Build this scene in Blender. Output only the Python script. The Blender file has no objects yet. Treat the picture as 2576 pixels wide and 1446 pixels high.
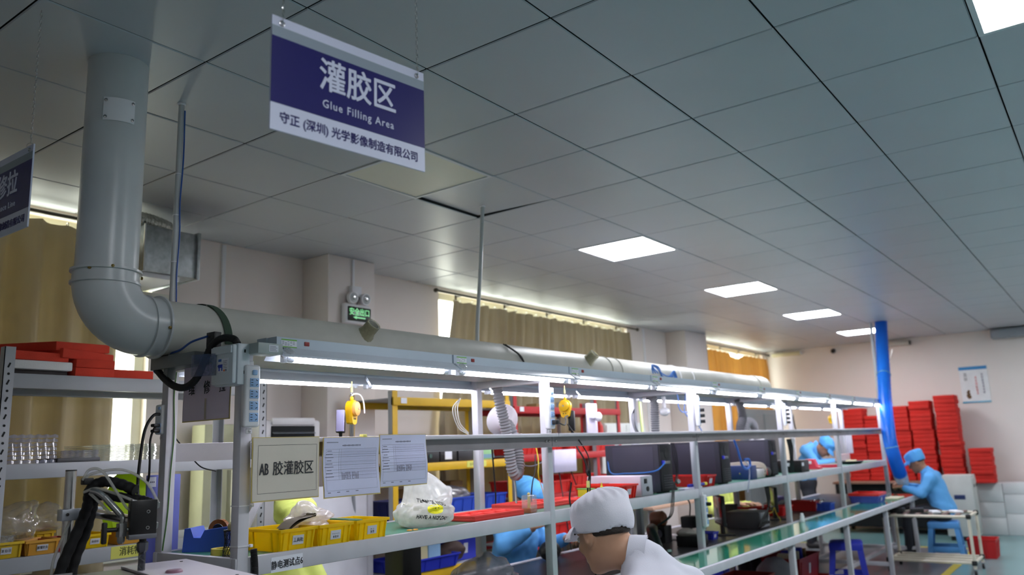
import bpy, bmesh, math, random
import numpy as np
from mathutils import Vector, Matrix, Euler

scene = bpy.context.scene
COL = scene.collection
random.seed(7)
RNG = np.random.default_rng(7)

# ------------------------------------------------------------------ camera
cam_d = bpy.data.cameras.new('camera')
cam = bpy.data.objects.new('camera', cam_d)
COL.objects.link(cam)
cam_d.sensor_width = 36.0
cam_d.lens = 28.3157
cam.matrix_world = Matrix((
    (0.59848525, -0.13394443, -0.78985714, -2.2325),
    (-0.80026971, -0.14573496, -0.58166117, -1.4283),
    (-0.03719953, 0.98021437, -0.1944119, 1.5014),
    (0, 0, 0, 1)))
cam_d.clip_start = 0.05
cam_d.dof.use_dof = True
cam_d.dof.focus_distance = 3.0
cam_d.dof.aperture_fstop = 2.4
scene.camera = cam

# ------------------------------------------------------------------ world, exposure
world = bpy.data.worlds.new('sky')
scene.world = world
world.use_nodes = True
wn = world.node_tree.nodes
wb = wn['Background']
wb.inputs['Color'].default_value = (0.96, 1.0, 0.86, 1)
wb.inputs['Strength'].default_value = 5.0
vs = scene.view_settings
vs.view_transform = 'Standard'
vs.look = 'None'
vs.gamma = 1.0
vs.use_curve_mapping = False
vs.exposure = 0.68

cy = getattr(scene, 'cycles', None)
if cy is not None:          # keep light paths short so the frame renders in good time
    cy.max_bounces = 7
    cy.diffuse_bounces = 4
    cy.glossy_bounces = 3
    cy.transmission_bounces = 4
    cy.transparent_max_bounces = 8
    cy.caustics_reflective = False
    cy.caustics_refractive = False
    cy.use_adaptive_sampling = True
    cy.adaptive_threshold = 0.03

LED_POWER = 19.0       # ceiling panel radiance
TUBE_POWER = 20.0     # bench tube radiance

# ------------------------------------------------------------------ materials
def lin(c):
    out = []
    for v in c[:3]:
        v = v / 255.0
        out.append(v / 12.92 if v <= 0.04045 else ((v + 0.055) / 1.055) ** 2.4)
    return out

MATS = {}
def mat(name, rgb=(200, 200, 200), rough=0.5, metal=0.0, var=0.06, scale=6.0, bump=0.0, bscale=40.0,
        spec=0.5, alpha=1.0, emit=None, estr=0.0, trans=0.0, coat=0.0, transl=None, dirt=None):
    if name in MATS:
        return MATS[name]
    m = bpy.data.materials.new(name)
    m.use_nodes = True
    nt = m.node_tree
    b = nt.nodes['Principled BSDF']
    c = lin(rgb)
    b.inputs['Roughness'].default_value = rough
    b.inputs['Metallic'].default_value = metal
    b.inputs['Specular IOR Level'].default_value = spec
    b.inputs['Alpha'].default_value = alpha
    b.inputs['Transmission Weight'].default_value = trans
    b.inputs['Coat Weight'].default_value = coat
    if emit:
        b.inputs['Emission Color'].default_value = lin(emit) + [1]
        b.inputs['Emission Strength'].default_value = estr
    tc = nt.nodes.new('ShaderNodeTexCoord')
    nz = nt.nodes.new('ShaderNodeTexNoise')
    nz.inputs['Scale'].default_value = scale
    nz.inputs['Detail'].default_value = 4
    nt.links.new(tc.outputs['Object'], nz.inputs['Vector'])
    rp = nt.nodes.new('ShaderNodeValToRGB')
    lo = [max(0, v * (1 - var)) for v in c]
    hi = [min(1, v * (1 + var)) for v in c]
    if dirt:
        lo = lin(dirt)
    rp.color_ramp.elements[0].position = 0.3
    rp.color_ramp.elements[1].position = 0.7 if not dirt else 0.52
    rp.color_ramp.elements[0].color = lo + [1]
    rp.color_ramp.elements[1].color = hi + [1]
    nt.links.new(nz.outputs['Fac'], rp.inputs['Fac'])
    nt.links.new(rp.outputs['Color'], b.inputs['Base Color'])
    if bump:
        n2 = nt.nodes.new('ShaderNodeTexNoise')
        n2.inputs['Scale'].default_value = bscale
        n2.inputs['Detail'].default_value = 3
        nt.links.new(tc.outputs['Object'], n2.inputs['Vector'])
        bp = nt.nodes.new('ShaderNodeBump')
        bp.inputs['Strength'].default_value = bump
        bp.inputs['Distance'].default_value = 0.02
        nt.links.new(n2.outputs['Fac'], bp.inputs['Height'])
        nt.links.new(bp.outputs['Normal'], b.inputs['Normal'])
    if transl:
        t = nt.nodes.new('ShaderNodeBsdfTranslucent')
        t.inputs['Color'].default_value = lin(transl[0]) + [1]
        mx = nt.nodes.new('ShaderNodeMixShader')
        mx.inputs[0].default_value = transl[1]
        out = nt.nodes['Material Output']
        nt.links.new(b.outputs[0], mx.inputs[1])
        nt.links.new(t.outputs[0], mx.inputs[2])
        nt.links.new(mx.outputs[0], out.inputs['Surface'])
    MATS[name] = m
    return m

def film(name, rgb, opacity, rough=0.15, gloss=0.25):
    """thin plastic film: transparent + diffuse/translucent + gloss"""
    if name in MATS:
        return MATS[name]
    m = bpy.data.materials.new(name)
    m.use_nodes = True
    nt = m.node_tree
    nt.nodes.remove(nt.nodes['Principled BSDF'])
    out = nt.nodes['Material Output']
    tr = nt.nodes.new('ShaderNodeBsdfTransparent')
    df = nt.nodes.new('ShaderNodeBsdfDiffuse')
    df.inputs['Color'].default_value = lin(rgb) + [1]
    tl = nt.nodes.new('ShaderNodeBsdfTranslucent')
    tl.inputs['Color'].default_value = lin(rgb) + [1]
    m1 = nt.nodes.new('ShaderNodeMixShader')
    m1.inputs[0].default_value = 0.5
    nt.links.new(df.outputs[0], m1.inputs[1]); nt.links.new(tl.outputs[0], m1.inputs[2])
    gl = nt.nodes.new('ShaderNodeBsdfGlossy')
    gl.inputs['Roughness'].default_value = rough
    m2 = nt.nodes.new('ShaderNodeMixShader')
    nz = nt.nodes.new('ShaderNodeTexNoise'); nz.inputs['Scale'].default_value = 9
    mp = nt.nodes.new('ShaderNodeMapRange')
    mp.inputs['To Min'].default_value = max(0, opacity - 0.07)
    mp.inputs['To Max'].default_value = min(1, opacity + 0.07)
    mp.inputs['From Min'].default_value = 0.3; mp.inputs['From Max'].default_value = 0.7
    nt.links.new(nz.outputs['Fac'], mp.inputs['Value'])
    nt.links.new(mp.outputs[0], m2.inputs[0])
    nt.links.new(tr.outputs[0], m2.inputs[1]); nt.links.new(m1.outputs[0], m2.inputs[2])
    m3 = nt.nodes.new('ShaderNodeMixShader')
    fr = nt.nodes.new('ShaderNodeLayerWeight'); fr.inputs['Blend'].default_value = gloss
    ml = nt.nodes.new('ShaderNodeMath'); ml.operation = 'MULTIPLY'; ml.inputs[1].default_value = 0.45
    nt.links.new(fr.outputs['Facing'], ml.inputs[0]); nt.links.new(ml.outputs[0], m3.inputs[0])
    nt.links.new(m2.outputs[0], m3.inputs[1]); nt.links.new(gl.outputs[0], m3.inputs[2])
    nt.links.new(m3.outputs[0], out.inputs['Surface'])
    MATS[name] = m
    return m

def emitter(name, rgb, strength):
    if name in MATS:
        return MATS[name]
    m = bpy.data.materials.new(name)
    m.use_nodes = True
    nt = m.node_tree
    b = nt.nodes['Principled BSDF']
    b.inputs['Base Color'].default_value = (0.8, 0.8, 0.8, 1)
    b.inputs['Emission Color'].default_value = lin(rgb) + [1]
    b.inputs['Emission Strength'].default_value = strength
    MATS[name] = m
    return m

# ------------------------------------------------------------------ mesh building
ORI = {}
def frame(d):
    d = Vector(d).normalized()
    a = Vector((0, 0, 1)) if abs(d.z) < 0.95 else Vector((1, 0, 0))
    u = d.cross(a).normalized()
    return u, d.cross(u).normalized(), d

def spline(pts, n=8):
    P = [Vector(p) for p in pts]
    if len(P) < 3:
        return P
    P = [P[0] * 2 - P[1]] + P + [P[-1] * 2 - P[-2]]
    out = []
    for i in range(1, len(P) - 2):
        a, b, c, d = P[i - 1], P[i], P[i + 1], P[i + 2]
        for k in range(n):
            t = k / n
            out.append(0.5 * ((2 * b) + (c - a) * t + (2 * a - 5 * b + 4 * c - d) * t * t + (3 * b - a - 3 * c + d) * t ** 3))
    out.append(P[-2])
    return out

class MB:
    def __init__(s):
        s.v = []; s.f = []; s.mi = []; s.cur = 0
    def add(s, v, f):
        n = len(s.v)
        s.v.extend([tuple(p) for p in v])
        s.f.extend([tuple(i + n for i in q) for q in f])
        s.mi.extend([s.cur] * len(f))
        return s
    def box(s, x0, x1, y0, y1, z0, z1):
        return s.add([(x0, y0, z0), (x1, y0, z0), (x1, y1, z0), (x0, y1, z0), (x0, y0, z1), (x1, y0, z1), (x1, y1, z1), (x0, y1, z1)],
                     [(0, 3, 2, 1), (4, 5, 6, 7), (0, 1, 5, 4), (1, 2, 6, 5), (2, 3, 7, 6), (3, 0, 4, 7)])
    def cbox(s, c, size, rot=None):
        h = [k / 2 for k in size]
        M = rot if rot is not None else Matrix.Identity(3)
        if isinstance(M, (tuple, list)):
            M = Euler(M).to_matrix()
        c = Vector(c)
        vs_ = [c + M @ Vector((sx * h[0], sy * h[1], sz * h[2])) for sz in (-1, 1) for sx, sy in ((-1, -1), (1, -1), (1, 1), (-1, 1))]
        return s.add(vs_, [(0, 3, 2, 1), (4, 5, 6, 7), (0, 1, 5, 4), (1, 2, 6, 5), (2, 3, 7, 6), (3, 0, 4, 7)])
    def rbox(s, x0, x1, y0, y1, z0, z1, r=0.004, seg=2):
        bm = bmesh.new()
        bmesh.ops.create_cube(bm, size=1.0)
        for v in bm.verts:
            v.co = Vector(((x0 + x1) / 2 + v.co.x * (x1 - x0), (y0 + y1) / 2 + v.co.y * (y1 - y0), (z0 + z1) / 2 + v.co.z * (z1 - z0)))
        r = min(r, abs(x1 - x0) * .49, abs(y1 - y0) * .49, abs(z1 - z0) * .49)
        bmesh.ops.bevel(bm, geom=list(bm.edges), offset=r, segments=seg, affect='EDGES', profile=0.5)
        return s.bm(bm)
    def rcbox(s, c, size, r=0.004, rot=None, seg=2):
        t = MB().rbox(-size[0] / 2, size[0] / 2, -size[1] / 2, size[1] / 2, -size[2] / 2, size[2] / 2, r, seg)
        M = rot if rot is not None else Matrix.Identity(3)
        if isinstance(M, (tuple, list)):
            M = Euler(M).to_matrix()
        c = Vector(c)
        return s.add([c + M @ Vector(p) for p in t.v], t.f)
    def bm(s, bm):
        bm.verts.index_update()
        s.add([v.co[:] for v in bm.verts], [[v.index for v in f.verts] for f in bm.faces])
        bm.free()
        return s
    def prism(s, poly, a, b, axis='z'):
        n = len(poly)
        def P(p, t):
            return {'z': (p[0], p[1], t), 'y': (p[0], t, p[1]), 'x': (t, p[0], p[1])}[axis]
        v = [P(p, a) for p in poly] + [P(p, b) for p in poly]
        f = [tuple(range(n))[::-1], tuple(range(n, 2 * n))] + [(i, (i + 1) % n, n + (i + 1) % n, n + i) for i in range(n)]
        return s.add(v, f)
    def tube(s, pts, r, seg=8, caps=True):
        P = [Vector(p) for p in pts]
        n = len(P)
        R = r if isinstance(r, (list, tuple, np.ndarray)) else [r] * n
        T = [(P[min(i + 1, n - 1)] - P[max(i - 1, 0)]).normalized() for i in range(n)]
        u, w, _ = frame(T[0])
        v = []
        for i in range(n):
            if i:
                q = T[i - 1].rotation_difference(T[i])
                u = q @ u
            w = T[i].cross(u).normalized(); u = w.cross(T[i]).normalized()
            for k in range(seg):
                a = 2 * math.pi * k / seg
                v.append(P[i] + (u * math.cos(a) + w * math.sin(a)) * R[i])
        f = [(i * seg + k, i * seg + (k + 1) % seg, (i + 1) * seg + (k + 1) % seg, (i + 1) * seg + k) for i in range(n - 1) for k in range(seg)]
        if caps:
            f += [tuple(range(seg))[::-1], tuple(range((n - 1) * seg, n * seg))]
        return s.add(v, f)
    def cyl(s, p0, p1, r0, r1=None, seg=16, caps=True):
        return s.tube([p0, p1], [r0, r0 if r1 is None else r1], seg, caps)
    def lathe(s, prof, o=(0, 0, 0), d=(0, 0, 1), seg=20, caps=True):
        u, w, d = frame(d)
        o = Vector(o)
        v = []; n = len(prof)
        for r, z in prof:
            for k in range(seg):
                a = 2 * math.pi * k / seg
                v.append(o + d * z + (u * math.cos(a) + w * math.sin(a)) * r)
        f = [(i * seg + k, i * seg + (k + 1) % seg, (i + 1) * seg + (k + 1) % seg, (i + 1) * seg + k) for i in range(n - 1) for k in range(seg)]
        if caps:
            f += [tuple(range(seg))[::-1], tuple(range((n - 1) * seg, n * seg))]
        return s.add(v, f)
    def sphere(s, c, r, seg=16, rings=10):
        rx, ry, rz = (r, r, r) if not isinstance(r, (tuple, list)) else r
        v = []
        for i in range(rings + 1):
            t = math.pi * i / rings
            for k in range(seg):
                a = 2 * math.pi * k / seg
                v.append((c[0] + rx * math.sin(t) * math.cos(a), c[1] + ry * math.sin(t) * math.sin(a), c[2] + rz * math.cos(t)))
        f = [(i * seg + k, (i + 1) * seg + k, (i + 1) * seg + (k + 1) % seg, i * seg + (k + 1) % seg) for i in range(rings) for k in range(seg)]
        return s.add(v, f)
    def torus(s, c, d, R, r, seg=20, rs=8):
        u, w, d = frame(d)
        c = Vector(c)
        pts = [c + (u * math.cos(2 * math.pi * k / seg) + w * math.sin(2 * math.pi * k / seg)) * R for k in range(seg + 1)]
        return s.tube(pts, r, rs, False)
    def grid(s, P, nu, nv, thick=0.0):
        """P: list of nu*nv points (row-major u then v)"""
        f = [(i * nv + j, i * nv + j + 1, (i + 1) * nv + j + 1, (i + 1) * nv + j) for i in range(nu - 1) for j in range(nv - 1)]
        return s.add(P, f)
    def build(s, name, m, parent=None, smooth=40, origin=None):
        me = bpy.data.meshes.new(name)
        V = np.array(s.v, dtype=float)
        if parent is not None:
            o0 = ORI.get(parent.name, Vector((0, 0, 0)))
        elif origin is not None:
            o0 = Vector(origin)
        else:
            mn = V.min(0); mx = V.max(0)
            o0 = Vector(((mn[0] + mx[0]) / 2, (mn[1] + mx[1]) / 2, mn[2]))
        V = V - np.array(o0)
        me.from_pydata(V.tolist(), [], s.f)
        mm = m if isinstance(m, (list, tuple)) else [m]
        for q in mm:
            me.materials.append(q)
        if len(mm) > 1:
            me.polygons.foreach_set('material_index', s.mi)
        if smooth:
            me.polygons.foreach_set('use_smooth', [True] * len(me.polygons))
            me.set_sharp_from_angle(angle=math.radians(smooth))
        me.update()
        o = bpy.data.objects.new(name, me)
        COL.objects.link(o)
        if parent is not None:
            o.parent = parent
        else:
            o.location = o0
        ORI[o.name] = o0
        return o

def tag(o, label=None, cat=None, group=None, kind=None):
    if label: o['label'] = label
    if cat: o['category'] = cat
    if group: o['group'] = group
    if kind: o['kind'] = kind
    return o

def thing(name, label, cat, loc=(0, 0, 0), group=None, local=False, rotz=0.0):
    """an Empty at the thing's base; parts built in world coordinates unless local"""
    o = bpy.data.objects.new(name, None)
    o.empty_display_size = 0.05
    COL.objects.link(o)
    o.location = loc
    o.rotation_euler = (0, 0, rotz)
    ORI[o.name] = Vector((0, 0, 0)) if local else Vector(loc)
    tag(o, label, cat, group)
    return o

def kids(o):
    return [c for c in bpy.data.objects if c.parent == o]

def dup(root, loc, label=None, rotz=None, group=None, rot=None):
    r = root.copy(); COL.objects.link(r)
    r.location = loc
    if rot is not None: r.rotation_euler = rot
    elif rotz is not None: r.rotation_euler = (0, 0, rotz)
    if label: r['label'] = label
    if group: r['group'] = group
    for ch in root.children:
        c = ch.copy(); COL.objects.link(c); c.parent = r
        for g in ch.children:
            d = g.copy(); COL.objects.link(d); d.parent = c
    return r

FONT_CJK = None
_tcache = {}
def text_mb(txt, size, bold=0.0, spacing=1.0, depth=0.0006, sx=1.0):
    """flat text mesh in XY plane centred on the origin, returned as an MB"""
    key = (txt, size, bold, spacing, depth, sx)
    if key in _tcache:
        v, f = _tcache[key]
    else:
        cu = bpy.data.curves.new('t', 'FONT')
        cu.body = txt
        cu.size = size
        cu.align_x = 'CENTER'; cu.align_y = 'CENTER'
        cu.space_character = spacing
        cu.extrude = depth
        cu.resolution_u = 2
        o = bpy.data.objects.new('t', cu)
        COL.objects.link(o)
        dg = bpy.context.evaluated_depsgraph_get()
        me = bpy.data.meshes.new_from_object(o.evaluated_get(dg))
        v = [(p.co.x * sx, p.co.y, p.co.z) for p in me.vertices]
        f = [tuple(p.vertices) for p in me.polygons]
        if bold:
            v0, f0 = list(v), list(f); v, f = [], []
            d = bold * size
            for q, (ox, oy) in enumerate(((0, 0), (d, 0), (-d, 0), (0, d), (0, -d), (d * .7, d * .7), (-d * .7, d * .7), (d * .7, -d * .7), (-d * .7, -d * .7))):
                n = len(v)
                v += [(p[0] + ox, p[1] + oy, p[2] + q * 0.00003) for p in v0]
                f += [tuple(i + n for i in g_) for g_ in f0]
        bpy.data.objects.remove(o); bpy.data.curves.remove(cu); bpy.data.meshes.remove(me)
        _tcache[key] = (v, f)
    b = MB(); b.add(v, f)
    return b

def text(txt, c, right, up, size, m, parent, name='lettering', bold=0.0, spacing=1.0, depth=0.0006, sx=1.0):
    b = text_mb(txt, size, bold, spacing, depth, sx)
    R = Vector(right).normalized(); U = Vector(up).normalized(); N = R.cross(U)
    c = Vector(c)
    b.v = [tuple(c + R * p[0] + U * p[1] + N * p[2]) for p in b.v]
    return b.build(name, m, parent, smooth=0)

def marks(n, c, right, up, size, m, parent, seed=0, name='print', sp=1.05):
    """a row of unreadable printed characters: a few strokes in each cell"""
    rg = random.Random(seed)
    R = Vector(right).normalized(); U = Vector(up).normalized(); N = R.cross(U); c = Vector(c)
    M3 = Matrix((R, U, N)).transposed()
    q = MB()
    for k in range(n):
        o = c + R * ((k - (n - 1) / 2) * size * sp)
        for h in (-.36, 0.0, .36):
            w = rg.uniform(.45, .9)
            q.cbox(o + R * size * rg.uniform(-.05, .05) + U * size * (h + rg.uniform(-.06, .06)), (size * w, size * .09, .0004), M3)
        for h in (rg.uniform(-.3, -.1), rg.uniform(.1, .32)):
            q.cbox(o + R * size * h + U * size * rg.uniform(-.1, .1), (size * .09, size * rg.uniform(.5, .9), .0004), M3)
    return tag(q.build(name, m, parent, smooth=0), kind='stuff')

# ------------------------------------------------------------------ common materials
WHITE_WALL = mat('wall_paint', (236, 227, 222), 0.85, var=0.025, scale=1.5, bump=0.05, bscale=120)
CEIL = mat('ceiling_panel_paint', (186, 191, 198), 0.40, var=0.02, scale=2.0)
DARK = mat('dark_gap', (30, 32, 34), 0.9)
ALU = mat('grey_aluminium', (206, 205, 212), 0.45, 0.0, var=0.05, scale=9)
ALU_D = mat('grey_beam', (150, 152, 158), 0.5, 0.0, var=0.07, scale=9)
STEEL = mat('brushed_steel', (190, 190, 190), 0.25, 1.0, var=0.1, scale=20)
GALV = mat('galvanised_sheet', (175, 180, 182), 0.38, 0.85, var=0.18, scale=30)
PVC = mat('pvc_white', (196, 199, 200), 0.28, var=0.04, scale=5, dirt=None)
PVC_OLD = mat('pvc_dusty', (196, 195, 186), 0.42, var=0.07, scale=7)
WPLASTIC = mat('white_plastic', (236, 236, 240), 0.35, var=0.02)
BLACK = mat('black_plastic', (22, 22, 24), 0.45, var=0.2)
BLACK_R = mat('black_rubber', (20, 20, 21), 0.6, var=0.2)
BLACK_M = mat('black_anodised', (14, 14, 15), 0.35, var=0.2)
BLUE = mat('blue_plastic', (52, 88, 190), 0.4)
DBLUE = mat('dark_blue_plastic', (40, 52, 175), 0.4)
RED = mat('red_plastic', (218, 42, 34), 0.4)
YELLOW = mat('yellow_plastic', (255, 226, 24), 0.35, transl=((255, 230, 40), 0.5))
PAPER = mat('paper', (238, 240, 248), 0.7, var=0.02)
INK = mat('black_ink', (35, 35, 42), 0.6)
GREYINK = mat('grey_ink', (120, 122, 140), 0.7)
GREEN_MAT = mat('green_rubber_mat', (62, 128, 104), 0.35, var=0.06, scale=4)
LED = emitter('led_diffuser', (246, 248, 255), LED_POWER)
TUBE = emitter('fluorescent_tube', (247, 244, 255), TUBE_POWER)
# ------------------------------------------------------------------ implicit surfaces (bodies, cloth, bags)
def surface_nets(fn, lo, hi, res):
    lo = np.array(lo, float); hi = np.array(hi, float)
    n = np.maximum(4, np.ceil((hi - lo) / res).astype(int)) + 1
    ax = [lo[k] + np.arange(n[k]) * res for k in range(3)]
    X, Y, Z = np.meshgrid(*ax, indexing='ij')
    F = fn(np.stack([X, Y, Z], -1).reshape(-1, 3)).reshape(n)
    S = F < 0
    corners = [(a, b, c) for a in (0, 1) for b in (0, 1) for c in (0, 1)]
    cs = np.stack([S[a:n[0] - 1 + a, b:n[1] - 1 + b, c:n[2] - 1 + c] for a, b, c in corners], 0)
    act = cs.any(0) & ~cs.all(0)
    idx = -np.ones(act.shape, int)
    ii = np.argwhere(act)
    idx[act] = np.arange(len(ii))
    acc = np.zeros((len(ii), 3)); cnt = np.zeros(len(ii))
    Fv = {c: F[ii[:, 0] + c[0], ii[:, 1] + c[1], ii[:, 2] + c[2]] for c in corners}
    for a in range(8):
        for b in range(a + 1, 8):
            ca, cb = corners[a], corners[b]
            if sum(abs(x - y) for x, y in zip(ca, cb)) != 1:
                continue
            fa, fb = Fv[ca], Fv[cb]
            m = (fa < 0) != (fb < 0)
            t = np.where(m, fa / np.where(np.abs(fa - fb) < 1e-12, 1, fa - fb), 0)
            p = np.array(ca)[None] + t[:, None] * (np.array(cb) - np.array(ca))[None]
            acc[m] += p[m]; cnt[m] += 1
    V = lo + (ii + acc / cnt[:, None]) * res
    faces = []
    for k in range(3):
        u, w = (k + 1) % 3, (k + 2) % 3
        sl0 = [slice(None)] * 3; sl1 = [slice(None)] * 3
        sl0[k] = slice(0, n[k] - 1); sl1[k] = slice(1, n[k])
        a = S[tuple(sl0)]; b = S[tuple(sl1)]
        E = np.argwhere(a != b)
        E = E[(E[:, u] > 0) & (E[:, w] > 0) & (E[:, u] < n[u] - 1) & (E[:, w] < n[w] - 1)]
        if not len(E): continue
        ins = a[E[:, 0], E[:, 1], E[:, 2]]
        q = []
        for du, dw in ((-1, -1), (0, -1), (0, 0), (-1, 0)):
            c = E.copy(); c[:, u] += du; c[:, w] += dw
            q.append(idx[c[:, 0], c[:, 1], c[:, 2]])
        q = np.stack(q, 1)
        q[~ins] = q[~ins][:, ::-1]
        faces.append(q)
    Fc = np.concatenate(faces, 0)
    Fc = Fc[(Fc >= 0).all(1)]
    return V, Fc

def s_caps(p, a, b, ra, rb):
    """tapered capsule"""
    a = np.array(a, float); b = np.array(b, float)
    d = b - a
    t = np.clip(((p - a) @ d) / max(1e-9, d @ d), 0, 1)
    return np.linalg.norm(p - a - t[:, None] * d, axis=1) - (ra + (rb - ra) * t)

def s_ell(p, c, r, R=None):
    q = p - np.array(c, float)
    if R is not None: q = q @ np.array(R)
    r = np.array(r, float)
    k = np.linalg.norm(q / r, axis=1)
    return (k - 1) * r.min()

def smin(a, b, k):
    h = np.clip(0.5 + 0.5 * (b - a) / k, 0, 1)
    return b + (a - b) * h - k * h * (1 - h)

def smax(a, b, k):
    return -smin(-a, -b, k)

def wob(p, f, a, ph=0.0):
    """cheap smooth noise for folds"""
    return a * (np.sin(p[:, 0] * f + ph + 1.7 * np.sin(p[:, 1] * f * .7 + ph)) * np.sin(p[:, 1] * f * 1.1 + 2 * ph + 1.3 * np.sin(p[:, 2] * f * .8)) + 0.6 * np.sin(p[:, 2] * f * 1.3 + p[:, 0] * f * .6 + ph * 3))

def sdf_obj(fn, lo, hi, res, name, m, parent=None):
    V, F = surface_nets(fn, lo, hi, res)
    b = MB(); b.v = [tuple(v) for v in V]; b.f = [tuple(int(i) for i in f) for f in F]; b.mi = [0] * len(b.f)
    return b.build(name, m, parent, smooth=75)
# ================================================================== the setting
XW0, XW1, YW0, YW1, H = -4.6, 12.08, -4.6, 3.52, 3.0
FLOOR = mat('teal_epoxy_floor', (118, 158, 160), 0.22, var=0.08, scale=1.2, bump=0.03, bscale=8)
FLOOR_G = mat('grey_epoxy_floor', (120, 122, 126), 0.3, var=0.08, scale=2)
fl = MB().box(XW0, XW1, YW0, YW1, -0.12, 0.0).build('floor', FLOOR, smooth=0)
tag(fl, kind='structure')
g = MB().box(-4.6, 9.9, 0.35, 3.52, 0.0, 0.003).build('floor_zone', FLOOR_G, fl, smooth=0)
YLINE = mat('yellow_floor_tape', (210, 190, 70), 0.5)
MB().box(-4.6, 9.98, 0.27, 0.35, 0.0, 0.0035).build('floor_line', YLINE, fl, smooth=0)
MB().box(9.9, 9.98, 0.35, 3.52, 0.0, 0.0035).build('floor_line', YLINE, fl, smooth=0)

# ---- back wall (window side) with window openings
WINS = [(-1.6, 0.52, 0.95, 2.96), (3.32, 6.95, 0.95, 2.96), (8.85, 11.9, 0.95, 2.96)]
wb_ = MB()
t0, t1 = YW1, YW1 + 0.22
xs = XW0
for (a, b, z0, z1) in WINS:
    wb_.box(xs, a, t0, t1, 0, 3.3)
    wb_.box(a, b, t0, t1, 0, z0)
    wb_.box(a, b, t0, t1, z1, 3.3)
    xs = b
wb_.box(xs, XW1 + 0.2, t0, t1, 0, 3.3)
tag(wb_.build('wall_back', WHITE_WALL, smooth=0), kind='structure')
tag(MB().box(XW1, XW1 + 0.2, YW0 - 0.2, YW1, 0, 3.3).build('wall_right', WHITE_WALL, smooth=0), kind='structure')
tag(MB().box(XW0 - 0.2, XW0, YW0 - 0.2, YW1 + 0.22, 0, 3.3).build('wall_left', WHITE_WALL, smooth=0), kind='structure')
tag(MB().box(XW0, XW1, YW0 - 0.2, YW0, 0, 3.3).build('wall_front', WHITE_WALL, smooth=0), kind='structure')
# columns against the back wall
tag(MB().rbox(1.74, 2.22, 3.22, YW1, 0, 3.0, 0.006).build('wall_column', WHITE_WALL), kind='structure')
tag(MB().rbox(8.06, 8.78, 3.22, YW1, 0, 3.0, 0.006).build('wall_column', WHITE_WALL), kind='structure')
# surface conduits on wall and column
tag(MB().rbox(1.02, 1.05, YW1 - 0.018, YW1, 0.2, 2.99, 0.003).build('trim_1', WPLASTIC), kind='structure')
tag(MB().rbox(1.972, 1.992, 3.204, 3.22, 2.78, 2.99, 0.003).build('trim_2', WPLASTIC), kind='structure')
tag(MB().rbox(7.36, 7.40, YW1 - 0.02, YW1, 0.2, 2.99, 0.003).build('trim_3', WPLASTIC), kind='structure')

# ---- windows
WFRAME = mat('window_frame_white', (226, 228, 214), 0.4)
GLASS = film('window_glass', (235, 245, 235), 0.05, 0.02, 0.12)
MATS['window_glass'].node_tree.nodes['Map Range'].inputs['To Min'].default_value = 0.0
MATS['window_glass'].node_tree.nodes['Map Range'].inputs['To Max'].default_value = 0.05
for n, (a, b, z0, z1) in enumerate(WINS):
    w = bpy.data.objects.new('window_%d' % (n + 1), None); COL.objects.link(w)
    w.location = ((a + b) / 2, YW1 + 0.1, z0); ORI[w.name] = Vector(w.location); tag(w, kind='structure')
    f = MB()
    y0, y1 = YW1 + 0.06, YW1 + 0.12
    f.box(a, b, y0, y1, z0, z0 + 0.06); f.box(a, b, y0, y1, z1 - 0.06, z1)
    f.box(a, a + 0.06, y0, y1, z0 + .06, z1 - .06); f.box(b - 0.06, b, y0, y1, z0 + .06, z1 - .06)
    f.build('window_frame', WFRAME, w, smooth=0)
    k = max(2, round((b - a) / 0.9)); dx = (b - a - 0.12) / k
    for i in range(k):
        xa = a + 0.06 + i * dx
        m = MB(); 
        if i: m.box(xa - 0.025, xa + 0.025, y0, y1, z0 + .06, z1 - .06)
        if i: m.build('mullion', WFRAME, w, smooth=0)
        MB().box(xa + (0.025 if i else 0), xa + dx - (0.025 if i < k - 1 else 0), y0 + 0.028, y0 + 0.032, z0 + .06, z1 - .06).build('pane', GLASS, w, smooth=0)
    MB().rbox(a - 0.03, b + 0.03, YW1 - 0.06, YW1 + 0.06, z0 - 0.03, z0, 0.004).build('window_sill', WFRAME, w)

# ---- ceiling: panels in a 0.6 m grid
ce = MB().box(XW0, XW1, YW0, YW1 + 0.0, 3.04, 3.1).build('ceiling', DARK, smooth=0, origin=(3.7, -0.5, 3.04))
tag(ce, kind='structure')
G = 0.6
def panel_mesh(w, d):
    g_, b_ = 0.0031, 0.004
    a, c = w / 2 - g_, d / 2 - g_
    m = MB()
    v = [(-a, -c, .03), (a, -c, .03), (a, c, .03), (-a, c, .03), (-a, -c, b_), (a, -c, b_), (a, c, b_), (-a, c, b_),
         (-a + b_, -c + b_, 0), (a - b_, -c + b_, 0), (a - b_, c - b_, 0), (-a + b_, c - b_, 0)]
    fcs = [(0, 1, 2, 3)] + [(4 + i, 4 + (i + 1) % 4, (i + 1) % 4, i) for i in range(4)] + [(8 + i, 8 + (i + 1) % 4, 4 + (i + 1) % 4, 4 + i) for i in range(4)] + [(11, 10, 9, 8)]
    m.add(v, fcs); m.mi = [1] * 5 + [0] * 5  # top and side faces coloured dark: shade of the gaps put into the colour
    return m
lights = {(5, 2), (9, 2), (13, 2), (17, 2), (1, 2)} | {(i, -3) for i in (-3, 1, 5, 9, 13, 17)}
pm = {}
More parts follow.
